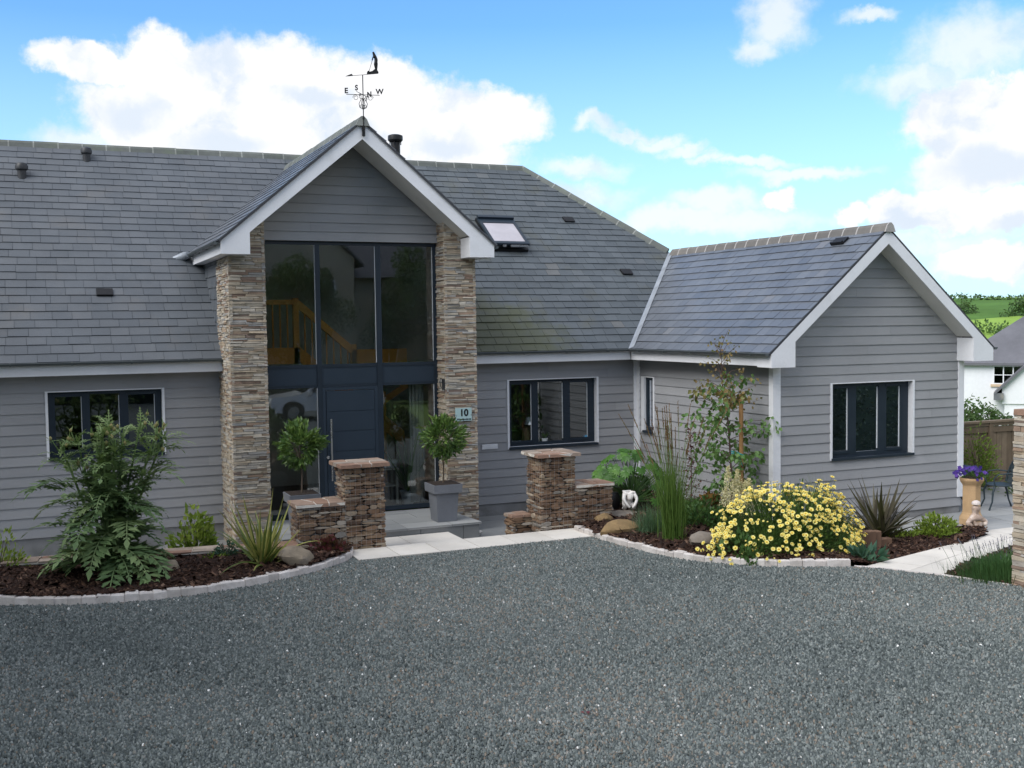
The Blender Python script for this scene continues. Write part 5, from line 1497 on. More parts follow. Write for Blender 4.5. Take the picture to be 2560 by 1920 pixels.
# ---- fatsia with hand-shaped leaves
def fatsia(c, label):
    rr = random.Random(23); root = empty('fatsia_shrub', c, label, 'shrub'); c = Vector(c); mb = MB(); st = MB()
    for k in range(150):
        v = rand_dir(rr).normalized(); v.z = abs(v.z)*.95; p = c+Vector((v.x*.72, v.y*.55+.06, .12+v.z*.98))*1.0
        if v.y < -.2 and v.x < .25 and v.z < .45: continue
        if v.z < .3: p.z = c.z+rr.uniform(.08, .6)
        f = (Vector((v.x, v.y-.45, .55+v.z*.3))+rand_dir(rr)*.35).normalized()
        st.tube([c+Vector((v.x*.1, v.y*.1, .1+.3*v.z)), p], [.008, .004], 5, .6)
        ax = f.orthogonal().normalized(); ay = f.cross(ax); down = Vector((v.x*.5, v.y*.5, -1)); down = (down-f*down.dot(f)).normalized(); sd = f.cross(down); s_ = rr.uniform(.10, .165); tb = rr.gauss(.45, .2)
        for j in range(9):
            a = (j-4)*.52; d = down*math.cos(a)+sd*math.sin(a)-f*.22; l = s_*(1-.32*(abs(j-4)/4)**1.5)
            mb.leaf(p, d, f, l, l*.42, min(1, max(0, tb+rr.uniform(-.1, .1))), .12)
    mb.obj('foliage', LF['fatsia'], root); st.obj('stem', LF['mid'], root)


fatsia((-1.72, -2.72, .22), 'bright green shrub with large hand shaped leaves behind the statue')

# ---- grasses
def blades(mb, c, n, L, w, lean, droop, rr, spread=.06, tint=(.5, .2), seg=5):
    c = Vector(c)
    for k in range(n):
        a = rr.uniform(0, 2*PI); l = abs(rr.gauss(0, lean)); d = Vector((math.cos(a)*math.sin(l), math.sin(a)*math.sin(l), math.cos(l)))
        mb.blade(c+Vector((rr.gauss(0, spread), rr.gauss(0, spread), -.01)), d, rr.uniform(*L), w*rr.uniform(.7, 1.3), droop*rr.uniform(.3, 1.6)*(.3+l), min(1, max(0, rr.gauss(*tint))), seg, Vector((math.cos(a+1.3), math.sin(a+1.3), 0)))


rr = random.Random(31); g = empty('feather_grass', (-2.55, -5.42, .22), 'tall upright grass clump with brown feathery plumes', 'grass')
mb = MB(); blades(mb, (-2.55, -5.42, .22), 520, (.6, 1.4), .0085, .21, .40, rr, .06, (.45, .22), 6); mb.obj('foliage', LF['grass'], g)
mb = MB(); pl = MB()
for k in range(42):
    a = rr.uniform(0, 2*PI); l = abs(rr.gauss(.13, .11)); lx = math.cos(a)*l-.04; ly = math.sin(a)*l; h = rr.uniform(1.25, 2.05); b = Vector((-2.55+rr.gauss(0, .05), -5.42+rr.gauss(0, .05), .22))
    P = [b+Vector((lx*h*q, ly*h*q, h*q-.12*l*h*q*q)) + Vector((lx, ly, 0))*.5*h*q*q for q in [i/7 for i in range(8)]]
    mb.tube(P, [.0035]*7+[.002], 4, rr.uniform(.4, .9), caps=False)
    pl = MB(); d = (P[-1]-P[-2]).normalized(); base = P[-2]; pl_l = rr.uniform(.28, .42)
    for j in range(70):
        q = j/70; p = base.lerp(base+d*pl_l, q); pl.leaf(p, (d+rand_dir(rr)*.32).normalized(), rand_dir(rr), rr.uniform(.04, .065)*(1-.5*q), .0105, min(1, max(0, rr.gauss(.5, .25))), .1)
    pl.obj('plume', LF['plume'], g)
mb.obj('flower_stem', LF['grass'], g)
rr = random.Random(32); mb = MB()
blades(mb, (-2.62, -4.85, .22), 420, (.32, .58), .006, .55, .9, rr, .10, (.45, .22)); blades(mb, (-2.25, -4.6, .22), 260, (.3, .5), .006, .55, .9, rr, .10, (.4, .22))
tag(mb.obj('tuft_grass', LF['tuft'], loc=(-2.55, -4.8, .22)), 'low arching tuft of blue green grass behind the rust boulder', 'grass')
rr = random.Random(33); mb = MB(); blades(mb, (.42, -5.1, .2), 150, (.55, 1.0), .0034, .5, .55, rr, .05, (.5, .2), 6)
tag(mb.obj('wispy_grass', LF['wisp'], loc=(.42, -5.1, .2)), 'fine wispy grass rising behind the yellow daisies', 'grass')
rr = random.Random(36); mb = MB(); blades(mb, (-.15, -4.95, .2), 70, (.5, .95), .0032, .5, .5, rr, .05, (.5, .2), 6)
tag(mb.obj('wispy_grass', LF['wisp'], loc=(-.15, -4.95, .2)), 'thin wispy grass in front of the white corner board', 'grass')

# ---- young staked tree
def sapling():
    rr = random.Random(41); b = Vector((-.66, -4.2, .2)); root = empty('young_tree', b, 'slender young tree with green lower leaves and bronze top', 'tree')
    tr = MB(); lo_ = MB(); hi_ = MB()
    P = [b+Vector(q) for q in ((0, 0, -.05), (.01, 0, .6), (-.02, .01, 1.2), (-.06, .02, 1.75), (-.16, .02, 2.25), (-.20, 0, 2.9))]
    tr.tube(P, [.021, .018, .015, .012, .008, .003], 8)
    def at(z):
        for p, q in zip(P, P[1:]):
            if p.z <= z <= q.z: return p.lerp(q, (z-p.z)/(q.z-p.z))
        return P[-1].copy()
    def cluster(mb, p, n, s, L, tb):
        for _ in range(n):
            o = rand_dir(rr)*s; d = (o.normalized()*.6+Vector((0, 0, -.75))+rand_dir(rr)*.3).normalized()
            mb.leaf(p+o, d, rand_dir(rr)+Vector((-.2, -.8, .3)), L*rr.uniform(.7, 1.25), L*rr.uniform(.65, .9), min(1, max(0, rr.gauss(tb, .2))), .12)
    for k in range(40):
        z = b.z+.42+1.75*(k/40)+rr.uniform(-.05, .05); p = at(z); a = k*2.399+rr.uniform(-.4, .4); ln = rr.uniform(.4, .86)*(1-.22*abs((z-1.35)/1.1))
        e = p+Vector((math.cos(a)*ln, math.sin(a)*ln*.8, rr.uniform(.0, .34))); m_ = p.lerp(e, .5)+Vector((0, 0, .06))
        tr.tube([p, m_, e], [.007, .005, .0025], 5)
        for q in (.35, .55, .75, .95, 1.05):
            pt = (p.lerp(m_, q*2) if q < .5 else m_.lerp(e, q*2-1)); cluster(hi_ if (z > 1.95 and rr.random() < .65) else lo_, pt, rr.randint(3, 5), .09, .092, .5)
    for k in range(24):
        z = b.z+1.75+1.12*(k/24); p = at(z); a = k*2.399; ln = .58*(1-(k/24)*.82)+.06; e = p+Vector((math.cos(a)*ln, math.sin(a)*ln*.8, rr.uniform(.12, .30)))
        tr.tube([p, p.lerp(e, .5)+Vector((0, 0, .03)), e], [.005, .004, .002], 5)
        for q in (.4, .7, 1.0): cluster(hi_, p.lerp(e, q), rr.randint(2, 5) if k < 16 else rr.randint(1, 3), .065, .055, .5)
    tr.obj('trunk', mat('sapling_bark', (.085, .05, .042), .8, .2, 12), root, smooth=60); lo_.obj('crown', LF['tree_low'], root); hi_.obj('bronze_leaves', LF['tree_top'], root)
    mb = MB(); mb.tube([(-.50, -4.26, .1), (-.505, -4.26, 2.24), (-.505, -4.26, 2.27)], [.037, .036, .028], 12)
    tag(mb.obj('tree_stake', MT['stake'], loc=(-.5, -4.26, .2), smooth=40), 'round brown timber stake supporting the young tree', 'stake')
    mb = MB()
    for k in range(2):
        z = 1.26+k*.03; mb.tube([(-.68, -4.22, z+.04), (-.60, -4.27, z+.02), (-.55, -4.31, z-.01), (-.47, -4.31, z-.04), (-.445, -4.27, z-.05)], .011, 6)
    mb.tube([(-.60, -4.28, 1.30), (-.55, -4.315, 1.18), (-.52, -4.32, 1.08)], [.012, .013, .004], 6)
    tag(mb.obj('tree_tie', MT['turquoise'], loc=(-.56, -4.28, 1.25)), 'turquoise tie holding the young tree to its stake', 'tie')


sapling()
rr = random.Random(44); b = Vector((-.86, -3.3, .18)); bb = empty('berberis', b, 'thin upright shrub with dark red leaves left of the sapling', 'shrub')
mb = MB(); lf = MB()
mb.tube([b, b+Vector((.01, 0, .7)), b+Vector((-.01, 0, 1.5))], [.012, .009, .004], 6)
for k in range(56):
    z = .12+1.36*k/56; p = b+Vector((0, 0, z)); a = k*2.4; ln = rr.uniform(.05, .2)*(1.6 if .35 < z < .75 else 1); e = p+Vector((math.cos(a)*ln, math.sin(a)*ln, rr.uniform(0, .1))); mb.tube([p, e], [.004, .002], 4)
    for _ in range(7): lf.leaf(p.lerp(e, rr.uniform(.3, 1.1)), rand_dir(rr), rand_dir(rr), rr.uniform(.03, .055), .026, rr.random(), .1)
mb.obj('stem', MT['bark'], bb); lf.obj('foliage', LF['red'], bb)
bush('berberis', (-1.0, -3.05, .15), .16, .14, .42, 200, .05, .035, LF['red'], 'small dark red leaved shrub low against the wing wall', 45)

# ---- astilbe plumes
rr = random.Random(47); a_ = empty('astilbe', (-1.1, -4.95, .2), 'cream feathery flower plumes rising beside the yellow daisies', 'flower')
for k, (x, y, z0, h, w) in enumerate(((-1.22, -4.92, .70, .48, .14), (-1.05, -4.9, .62, .42, .16), (-.95, -5.0, .52, .42, .17), (-1.15, -5.05, .45, .38, .16), (-.85, -4.95, .60, .36, .15), (-1.02, -5.1, .36, .36, .16), (-1.32, -5.0, .55, .3, .12), (-.78, -5.05, .42, .36, .15), (-1.0, -4.85, .75, .36, .12))):
    mb = MB(); st = MB(); st.tube([(x+.03, y, .2), (x, y, z0)], .004, 5); 
    for j in range(420):
        q = rr.random()**.8; rad = w*(1-q)*rr.uniform(.2, 1.05)+.008; an = rr.uniform(0, 2*PI); p = Vector((x+rad*math.cos(an), y+rad*math.sin(an), z0+h*q+rad*.25)); mb.leaf(p, rand_dir(rr)+Vector((0, 0, .6)), rand_dir(rr), rr.uniform(.022, .042), .017, min(1, max(0, rr.gauss(.6, .25))), .1)
    mb.obj('plume', MT['astilbe'], a_); st.obj('stem', LF['mid'], a_)
mb = MB(); mound(mb, (-1.1, -5.0, .2), .35, .28, .36, 420, .07, .035, rr); mb.obj('foliage', LF['mid'], a_)

# ---- yellow daisy bush: foliage with single flower heads
rr = random.Random(53); dc = Vector((-1.42, -6.55, .15)); dz = empty('daisy_bush', dc, 'rounded bush covered with pale yellow daisies', 'flower bush')
mb = MB(); mound(mb, dc, 1.18, .70, .92, 9500, .07, .022, rr, clump=60, up=.5, tint=(.42, .22), hollow=.25); mb.obj('foliage', LF['daisy'], dz)
mb = MB(); mound(mb, dc+Vector((-.85, -.25, 0)), .36, .3, .42, 420, .085, .05, rr, clump=12, tint=(.7, .2)); mb.obj('foliage', LF['mid'], dz)


def flower_mesh(seed):
    r2 = random.Random(seed); mb = MB(); n = 13
    for ring in range(2):
        for k in range(n):
            a = 2*PI*(k+.5*ring)/n; d = Vector((math.cos(a), math.sin(a), .12+.18*ring)); mb.leaf((d.x*.006, d.y*.006, .001*ring), d, (0, 0, 1), r2.uniform(.027, .033), .0145, r2.uniform(.25, 1), .08)
    mb.mi = 1
    mb.lathe([(.0125, 0), (.0118, .006), (.007, .0095), (.001, .0105)], (0, 0, .003), 10)
    return mb


protos = []
for i in range(3):
    f = flower_mesh(60+i).obj('flower_head', [MT['petal'], MT['disc']]); protos.append(f.data); bpy.data.objects.remove(f)
heads = []
for k in range(5200):
    v = rand_dir(rr).normalized()
    if v.z < -.05 or (v.y > .55): continue
    s_ = rr.uniform(.93, 1.13)*(1+.085*math.sin(v.x*6.1+v.z*2.3)*math.cos(v.y*5+v.z*4.7)+.05*math.sin(v.x*13+v.z*9)); s_ *= 1.06 if rr.random() < .06 else 1; p = dc+Vector((v.x*1.18*s_, v.y*.70*s_, max(.02, v.z*.92*s_)))
    dens = .42+.5*math.sin(v.x*4+1)*math.sin(v.z*5+v.x*3)+ (.25 if v.x > .2 else 0) + (.2 if v.z > .3 else 0)
    if rr.random() > dens*.6+.42: continue
    if v.z < .5 and -.55 < v.x < .35 and rr.random() < .42: continue
    if math.sin(v.x*9+2)*math.sin(v.z*8+v.x*5+1) > .45 and rr.random() < .75: continue
    if v.x < -.5 and v.z < .35 and rr.random() < .7: continue
    heads.append((p, v))
st = MB(); rest = MB()
heads.sort(key=lambda h: (h[0]-Vector((-11.1, -19.2, 3.5))).length)
for k, (p, v) in enumerate(heads):
    nrm = (Vector((v.x*.7-.25, v.y*.7-.35, v.z*.6+.55))+rand_dir(rr)*.45).normalized(); q = nrm.to_track_quat('Z', 'Y'); sc = rr.uniform(.6, 1.1) if rr.random() > .15 else rr.uniform(.3, .55)
    st.tube([p-v*.28-Vector((0, 0, .05)), p-nrm*.004], .0022, 4, .4, caps=False)
    if k < 100:
        o = bpy.data.objects.new('flower_head', protos[k % 3]); COL.objects.link(o); o.parent = dz; o.location = p-dc; o.rotation_mode = 'QUATERNION'; o.rotation_quaternion = q; o.scale = (sc, sc, sc)
    else:
        me = protos[k % 3]; b0 = len(rest.v)
        for vv_ in me.vertices: rest.v.append(tuple(p+(q @ (vv_.co*sc))))
        tt = me.attributes['tint'].data
        for pl_ in me.polygons: rest.f.append(tuple(b0+i for i in pl_.vertices)); rest.t.append(tt[pl_.index].value); rest.m.append(pl_.material_index)
st.obj('stem', LF['daisy'], dz)
o = rest.obj('flower_heads', [MT['petal'], MT['disc']], dz); o['kind'] = 'stuff'

# ---- lavender
rr = random.Random(57); lv = empty('lavender', (.25, -8.9, .12), 'low mound of lavender with grey purple spikes beside the gate pier', 'plant')
mb = MB(); fl = MB()
for k in range(5200):
    q = Vector((rr.gauss(0, .38), rr.gauss(0, .24), 0)); l = rr.uniform(.1, .9); a = math.atan2(q.y, q.x)+rr.uniform(-.5, .5)
    mb.blade(Vector((.30, -8.95, .12))+q*.75, (math.cos(a)*math.sin(l)*.8, math.sin(a)*math.sin(l)*.8, math.cos(l)), rr.uniform(.14, .30), .008, .3, min(1, max(0, rr.gauss(.45, .22))), 3)
for k in range(95):
    q = Vector((rr.gauss(0, .36), rr.gauss(.02, .22), 0)); l = rr.uniform(.05, .55); a = math.atan2(q.y, q.x)+rr.uniform(-.6, .6); b = Vector((.30, -8.95, .25))+q*.85; d = Vector((math.cos(a)*math.sin(l), math.sin(a)*math.sin(l), math.cos(l))); h = rr.uniform(.20, .34)
    mb.tube([b, b+d*h], .002, 4, .6, caps=False)
    for j in range(12): fl.leaf(b+d*(h+.006*j-.02), (d+rand_dir(rr)*.6).normalized(), rand_dir(rr), .016, .009, rr.random(), .1)
mound(mb, (.30, -8.95, .12), .50, .34, .30, 2200, .045, .012, rr, clump=30, up=.7, tint=(.5, .2)); mb.obj('foliage', LF['lav'], lv); fl.obj('flower_spikes', LF['lavf'], lv)

# ---- timber post edging
for k, (x, y, h, lab) in enumerate(((-.26, -6.60, .22, 'shortest timber post, nearest the yellow daisies'), (-.12, -6.56, .27, 'brown timber post beside the shortest one'), (.03, -6.55, .33, 'tall square topped timber post left of its equal'), (.18, -6.53, .325, 'tall timber post in the middle of the row'), (.33, -6.48, .30, 'timber post right of the tallest pair'), (.47, -6.46, .17, 'low timber post beside the tall ones'), (.61, -6.40, .155, 'low timber post at the right end of the row'))):
    mb = MB(); r_ = random.Random(80+k); w = .070
    q = [Vector((x-w, y-.055, 0)), Vector((x+w, y-.055, 0)), Vector((x+w, y+.055, 0)), Vector((x-w, y+.055, 0))]; ch = .012
    mb.hexa([(p.x, p.y, -.05) for p in q]+[(p.x, p.y, h-ch) for p in q], r_.random())
    c = Vector((x, y, 0)); mb.hexa([(p.x, p.y, h-ch) for p in q]+[(c.x+(p.x-c.x)*.86, c.y+(p.y-c.y)*.86, h) for p in q], r_.random())
    tag(mb.obj('timber_post', MT['timber'], loc=(x, y, .05)), lab, 'post', 'timber post edging')

# ---- skin-grown sculptures
def skin_obj(name, verts, edges, radii, mt, loc, scale=1., parent=None, sub=2):
    me = bpy.data.meshes.new(name); me.from_pydata([tuple(Vector(v)*scale) for v in verts], edges, [])
    o = bpy.data.objects.new(name, me); COL.objects.link(o); o.location = loc
    if parent: o.parent = parent
    sm = o.modifiers.new('skin', 'SKIN'); sm.use_smooth_shade = True
    for i, r_ in enumerate(radii): me.skin_vertices[0].data[i].radius = (r_*scale, r_*scale)
    me.skin_vertices[0].data[0].use_root = True
    ss = o.modifiers.new('sub', 'SUBSURF'); ss.levels = sub; ss.render_levels = sub
    me.materials.append(mt); return o


# kneeling figure folded forward over its knees, head down between the arms
sv = [(0, .05, .10), (0, .07, .20), (-.005, .04, .29), (0, -.03, .335), (0, -.075, .29), (0, -.09, .23), (0, -.092, .185),
      (-.06, .03, .085), (-.085, -.09, .10), (-.08, -.02, .03), (-.075, .10, .025), (.06, .03, .085), (.085, -.09, .10), (.08, -.02, .03), (.075, .10, .025),
      (-.085, -.03, .30), (-.125, -.10, .20), (-.07, -.145, .11), (-.02, -.15, .06), (.085, -.03, .30), (.125, -.10, .20), (.07, -.145, .11), (.02, -.15, .06)]
se = [(0, 1), (1, 2), (2, 3), (3, 4), (4, 5), (5, 6), (0, 7), (7, 8), (8, 9), (9, 10), (0, 11), (11, 12), (12, 13), (13, 14), (3, 15), (15, 16), (16, 17), (17, 18), (3, 19), (19, 20), (20, 21), (21, 22)]
sr = [.085, .082, .078, .07, .042, .052, .046, .058, .046, .034, .022, .058, .046, .034, .022, .042, .032, .026, .022, .042, .032, .026, .022]
o = skin_obj('statue', sv, se, sr, MT['white_stone'], (-1.99, -3.12, .29), .96); o.rotation_euler = (0, 0, math.radians(-12)); tag(o, 'small white stone statue of a kneeling bowed figure', 'statue')
mb = MB(); mb.lathe([(.02, -.14), (.11, -.12), (.13, -.02), (.13, .10), (.10, .16)], (-2.08, -2.72, .38), 14); tag(mb.obj('black_pot', MT['black'], loc=(-2.08, -2.72, .26), smooth=40), 'black plastic pot half hidden behind the statue', 'pot')

# stone cherub by the planter corner
ch = empty('garden_figure', (2.86, -5.98, .06), 'small weathered stone figure with a round head on the bed corner', 'statue')
gv = [(0, 0, .05), (0, 0, .14), (.01, 0, .22), (.015, -.01, .285), (.02, -.015, .36), (-.10, -.02, .13), (-.20, -.04, .07), (-.12, -.07, .02), (.11, -.02, .13), (.21, -.04, .07), (.13, -.08, .02), (0, -.10, .0), (.03, -.13, -.06)]
ge = [(0, 1), (1, 2), (2, 3), (3, 4), (1, 5), (5, 6), (6, 7), (1, 8), (8, 9), (9, 10), (0, 11), (11, 12)]
skin_obj('body', gv, ge, [.085, .072, .034, .078, .060, .045, .045, .04, .045, .045, .04, .05, .03], MT['cast_stone'], (0, 0, 0), 1.0, ch)
mb = MB(); mb.lathe([(.070, .0), (.072, .02), (.060, .045), (.034, .062), (.01, .068)], (2.88, -5.99, .06+.365), 16); mb.obj('cap', mat('pale_worn_stone', (.56, .50, .47), .85, .2, 14), ch, smooth=50)
mb = MB(); mb.hexa([(2.72, -6.32, -.1), (2.99, -6.02, -.1), (2.6, -5.92, -.1), (2.3, -6.0, -.1), (2.72, -6.32, .075), (2.99, -6.02, .075), (2.6, -5.92, .085), (2.3, -6.0, .085)])
tag(mb.obj('bed_corner_block', MT['soil'], loc=(2.7, -6.1, -.03)), 'dark timber corner block under the stone figure', 'block')

# ---- buff pedestal with pansies
pd = empty('pedestal', (3.38, -5.42, -.03), 'octagonal buff terracotta pedestal planter on the patio', 'planter')
mb = MB(); mb.lathe([(.205, 0), (.205, .10), (.19, .13), (.165, .17), (.152, .21), (.152, .66), (.165, .69), (.175, .70), (.20, .74), (.208, .76), (.208, .79), (.17, .79)], (3.38, -5.42, -.03), 8, rot=PI/8); mb.obj('column', MT['buff'], pd)
mb = MB(); mb.lathe([(.165, 0), (.165, .03), (.05, .06)], (3.38, -5.42, .735), 12); mb.obj('compost', MT['soil'], pd)
rr = random.Random(61); pa = empty('pansies', (3.38, -5.42, .79), 'purple pansies growing in the buff pedestal', 'flowers')
mb = MB(); mound(mb, (3.38, -5.42, .78), .26, .22, .13, 320, .05, .025, rr, clump=12); mb.obj('foliage', LF['mid'], pa)
pm = []
for i in range(4):
    mb = MB()
    for j in range(5): an = j*2*PI/5; mb.leaf((0, 0, 0), (math.cos(an), math.sin(an), .1), (0, 0, 1), .038, .036, min(1, .15+.22*i+rr.uniform(-.1, .1)), .05)
    pm.append(proto(mb, 'flower_head', MT['pansy']))
for k in range(52):
    a = rr.uniform(0, 2*PI); r_ = .28*math.sqrt(rr.random()); p = Vector((3.38+r_*math.cos(a)*1.1, -5.42+r_*math.sin(a), .84+rr.uniform(0, .10)-(.09 if r_ > .24 else 0))); f = (Vector((-.35, -.8, .4))+rand_dir(rr)*.5).normalized()
    inst('flower_head', pm[k % 4], pa, p, f.to_track_quat('Z', 'Y'), rr.uniform(.8, 1.2))

# ---- cast metal patio set
def chair(loc, rz):
    root = empty('patio_chair', (0, 0, 0), 'dark green cast metal patio chair turned towards the round table', 'chair')
    mb = MB(); mb.lathe([(.20, .43), (.235, .435), (.24, .45), (.22, .462), (.05, .455)], (0, 0, 0), 24)
    mb.obj('seat', MT['bench'], root, smooth=40)
    mb = MB(); P = []
    for i in range(17):
        a = PI*i/16; P.append((math.cos(a)*.235, .20+.03*math.sin(a)+.10*math.sin(a), .47+.47*math.sin(a)**.8))
    mb.tube(P, .022, 8)
    for i in range(-3, 4):
        x = i*.058; zt = .47+.47*(1-(x/.235)**2)**.45; yy = .20+.13*(zt-.47)/.47; mb.tube([(x, .205, .46), (x*1.05, (.205+yy)/2+.02, (.46+zt)/2), (x, yy, zt-.01)], .017, 6)
    for i in range(6): z = .53+i*.065; hw = .235*math.sqrt(max(0, 1-((z-.47)/.49)**2)); mb.tube([(-hw, .22+.12*(z-.47)/.47, z), (0, .235+.13*(z-.47)/.47, z+.03), (hw, .22+.12*(z-.47)/.47, z)], .016, 6)
    mb.obox((0, .275, .70), (.12, 0, 0), (0, .006, .02), (0, .03, .12)); mb.obj('backrest', MT['bench'], root, smooth=50)
    for sx in (-1, 1):
        mb = MB(); mb.tube([(sx*.19, .16, .44), (sx*.22, .21, .30), (sx*.19, .23, .15), (sx*.235, .30, .0)], [.022, .020, .015, .018], 8); mb.obj('leg', MT['bench'], root, smooth=60)
        mb = MB(); mb.tube([(sx*.18, -.15, .44), (sx*.23, -.20, .32), (sx*.20, -.20, .15), (sx*.225, -.26, .0)], [.022, .020, .015, .018], 8); mb.obj('leg', MT['bench'], root, smooth=60)
        mb = MB(); mb.tube([(sx*.22, .22, .66), (sx*.265, .05, .68), (sx*.27, -.12, .66), (sx*.24, -.19, .58), (sx*.215, -.16, .45)], .013, 8); mb.obj('armrest', MT['bench'], root, smooth=60)
    root.location = loc; root.rotation_euler = (0, 0, rz); return root


chair((5.02, -4.52, -.035), math.radians(-118))
tb = empty('patio_table', (4.55, -3.85, -.035), 'round dark cast metal patio table behind the corner of the wing', 'table')
mb = MB(); mb.lathe([(.44, .0), (.46, .012), (.46, .025), (.43, .033)], (4.55, -3.85, .655), 36); mb.obj('tabletop', MT['bench'], tb, smooth=40)
mb = MB(); mb.lathe([(.05, .15), (.035, .3), (.045, .42), (.03, .55), (.09, .69)], (4.55, -3.85, -.035), 16); mb.obj('column', MT['bench'], tb, smooth=50)
for k in range(4):
    a = k*PI/2+.4; mb = MB(); mb.tube([(4.55+.03*math.cos(a), -3.85+.03*math.sin(a), .2), (4.55+.18*math.cos(a), -3.85+.18*math.sin(a), .12), (4.55+.3*math.cos(a), -3.85+.3*math.sin(a), -.03)], [.022, .018, .018], 8); mb.obj('leg', MT['bench'], tb, smooth=50)
rr = random.Random(66); yb_ = empty('yellow_flowers', (4.42, -3.95, .69), 'yellow flowers in a small pot on the patio table', 'flowers')
mb = MB(); mb.lathe([(.07, 0), (.09, .12), (.095, .13), (.08, .13)], (4.42, -3.95, .689), 16); mb.obj('pot', MT['bench'], yb_, smooth=40)
mb = MB(); mound(mb, (4.42, -3.95, .83), .15, .15, .2, 160, .07, .03, rr, clump=8); mb.obj('foliage', LF['mid'], yb_)
mb = MB()
for j in range(6): an = j*PI/3; mb.leaf((0, 0, 0), (math.cos(an), math.sin(an), .15), (0, 0, 1), .045, .03, .1+.1*j, .05)
ym = proto(mb, 'flower_head', MT['petal'])
for k in range(15):
    p = Vector((4.42+rr.gauss(0, .07), -3.98+rr.gauss(0, .05), 1.02+rr.uniform(-.04, .07))); f = (Vector((-.35, -.8, .4))+rand_dir(rr)*.5).normalized()
    inst('flower_head', ym, yb_, p, f.to_track_quat('Z', 'Y'), rr.uniform(.8, 1.2))

# ---- gate pier in the right foreground
gp = empty('gate_pier', (.2, -9.7, .15), 'ledge stone gate pier cut off by the right edge of the picture', 'pier')
mb = MB(); ledge_face(mb, (-.10, -10.02, 0), (1, 0, 0), (0, -1, 0), .62, .1, 2.28, hr=(.03, .075)); ledge_face(mb, (-.10, -10.02, 0), (0, 1, 0), (-1, 0, 0), .62, .1, 2.28, hr=(.03, .075)); ledge_face(mb, (.52, -10.02, 0), (0, 1, 0), (1, 0, 0), .62, .1, 2.28, hr=(.03, .075))
mb.mi = 1; mb.box(-.09, .51, -10.01, -9.41, .1, 2.27); mb.obj('shaft', [MT['stone'], MT['mortar']], gp)
mb = MB(); flags(mb, -.13, .58, -10.08, -9.37, 2.28, .06, 3, 2); mb.obj('capping', MT['cap'], gp)

# ---- fence, its hedge and shrub
fe = empty('wooden_fence', (7.4, -2.5, -.05), 'weathered close boarded wooden fence beyond the patio', 'fence')
for k, x in enumerate((5.15, 6.94, 8.73, 10.5)):
    mb = MB(); mb.box(x-.055, x+.055, -2.56, -2.45, -.3, 1.30, R.random()); mb.obj('post', MT['fence'], fe)
for k, (a, b) in enumerate(((5.205, 6.885), (6.995, 8.675), (8.785, 10.445))):
    mb = MB(); x = a
    while x < b-.02: w = min(.145, b-x); mb.box(x+.003, x+w-.003, -2.50+R.uniform(-.004, .004), -2.478, -.15, 1.20, R.random()); x += w
    mb.box(a, b, -2.53, -2.504, 1.10, 1.22, .4); mb.box(a, b, -2.53, -2.504, .12, .22, .3); mb.obj('panel', MT['fence'], fe)
mb = MB(); mb.box(5.1, 10.55, -2.575, -2.435, 1.302, 1.345, .85); mb.obj('capping_rail', MT['fence'], fe)
mb = MB(); mb.box(5.15, 10.5, -2.545, -2.50, 1.235, 1.30, .6); mb.obj('rail', MT['fence'], fe)
bush('garden_shrub', (6.3, -2.85, .1), .5, .35, 1.12, 1300, .075, .03, LF['lime'], 'yellow green shrub growing in front of the fence', 81, clump=26, tint=(.3, .2))
bush('garden_shrub', (6.95, -3.6, -.05), .55, .35, .62, 1100, .06, .03, LF['hedge'], 'low dark green shrub at the edge of the patio', 82, clump=24)
bush('garden_shrub', (5.35, -3.0, -.05), .6, .3, .75, 900, .06, .03, LF['hedge'], 'dark green shrub behind the patio table', 83, clump=24)
rr = random.Random(84); mb = MB(); c = Vector((6.35, -3.75, .75))
mb.tube([c-Vector((0, 0, .8)), c], .006, 5)
for k in range(26): mb.leaf(c+rand_dir(rr)*.07, rand_dir(rr), rand_dir(rr), .06, .022, rr.random(), .1)
tag(mb.obj('white_flower', MT['white'], loc=(6.35, -3.75, 0)), 'white flower head on a stem beside the fence', 'flower')

# ---- number plate on the right pillar
sg = empty('number_plate', (-4.26, -1.27, 1.89), 'pale glass number plate reading 10 on the right pillar', 'sign')
mb = MB(); mb.box(-4.415, -4.108, -1.292, -1.280, 1.775, 2.005); mb.obj('plate', MT['sign'], sg)
for x in (-4.40, -4.123):
    mb = MB(); mb.tube([(x, -1.300, 1.885), (x, -1.245, 1.885)], .008, 10); mb.obj('fixing', MT['steel'], sg, smooth=40)


def text(name, body, size, loc, rot, mt, parent, bold=0., ext=.0015, align='CENTER'):
    cu = bpy.data.curves.new(name, 'FONT'); cu.body = body; cu.size = size; cu.align_x = align; cu.align_y = 'CENTER'; cu.extrude = ext; cu.offset = bold
    tmp = bpy.data.objects.new(name+'_src', cu); COL.objects.link(tmp); bpy.context.view_layer.update()
    dg = bpy.context.evaluated_depsgraph_get(); me = bpy.data.meshes.new_from_object(tmp.evaluated_get(dg)); bpy.data.objects.remove(tmp); bpy.data.curves.remove(cu)
    me.name = name; me.materials.clear(); me.materials.append(mt)
    o = bpy.data.objects.new(name, me); COL.objects.link(o); o.location = Vector(loc)-(parent_origin(parent) if parent else Vector()); o.rotation_euler = rot
    if parent: o.parent = parent
    return o


text('house_number', '10', .165, (-4.255, -1.2945, 1.915), (PI/2, 0, 0), MT['sign_ink'], sg, .006)
text('house_name', 'Woodpeckers', .046, (-4.258, -1.2945, 1.806), (PI/2, 0, 0), MT['sign_ink'], sg, .0012)

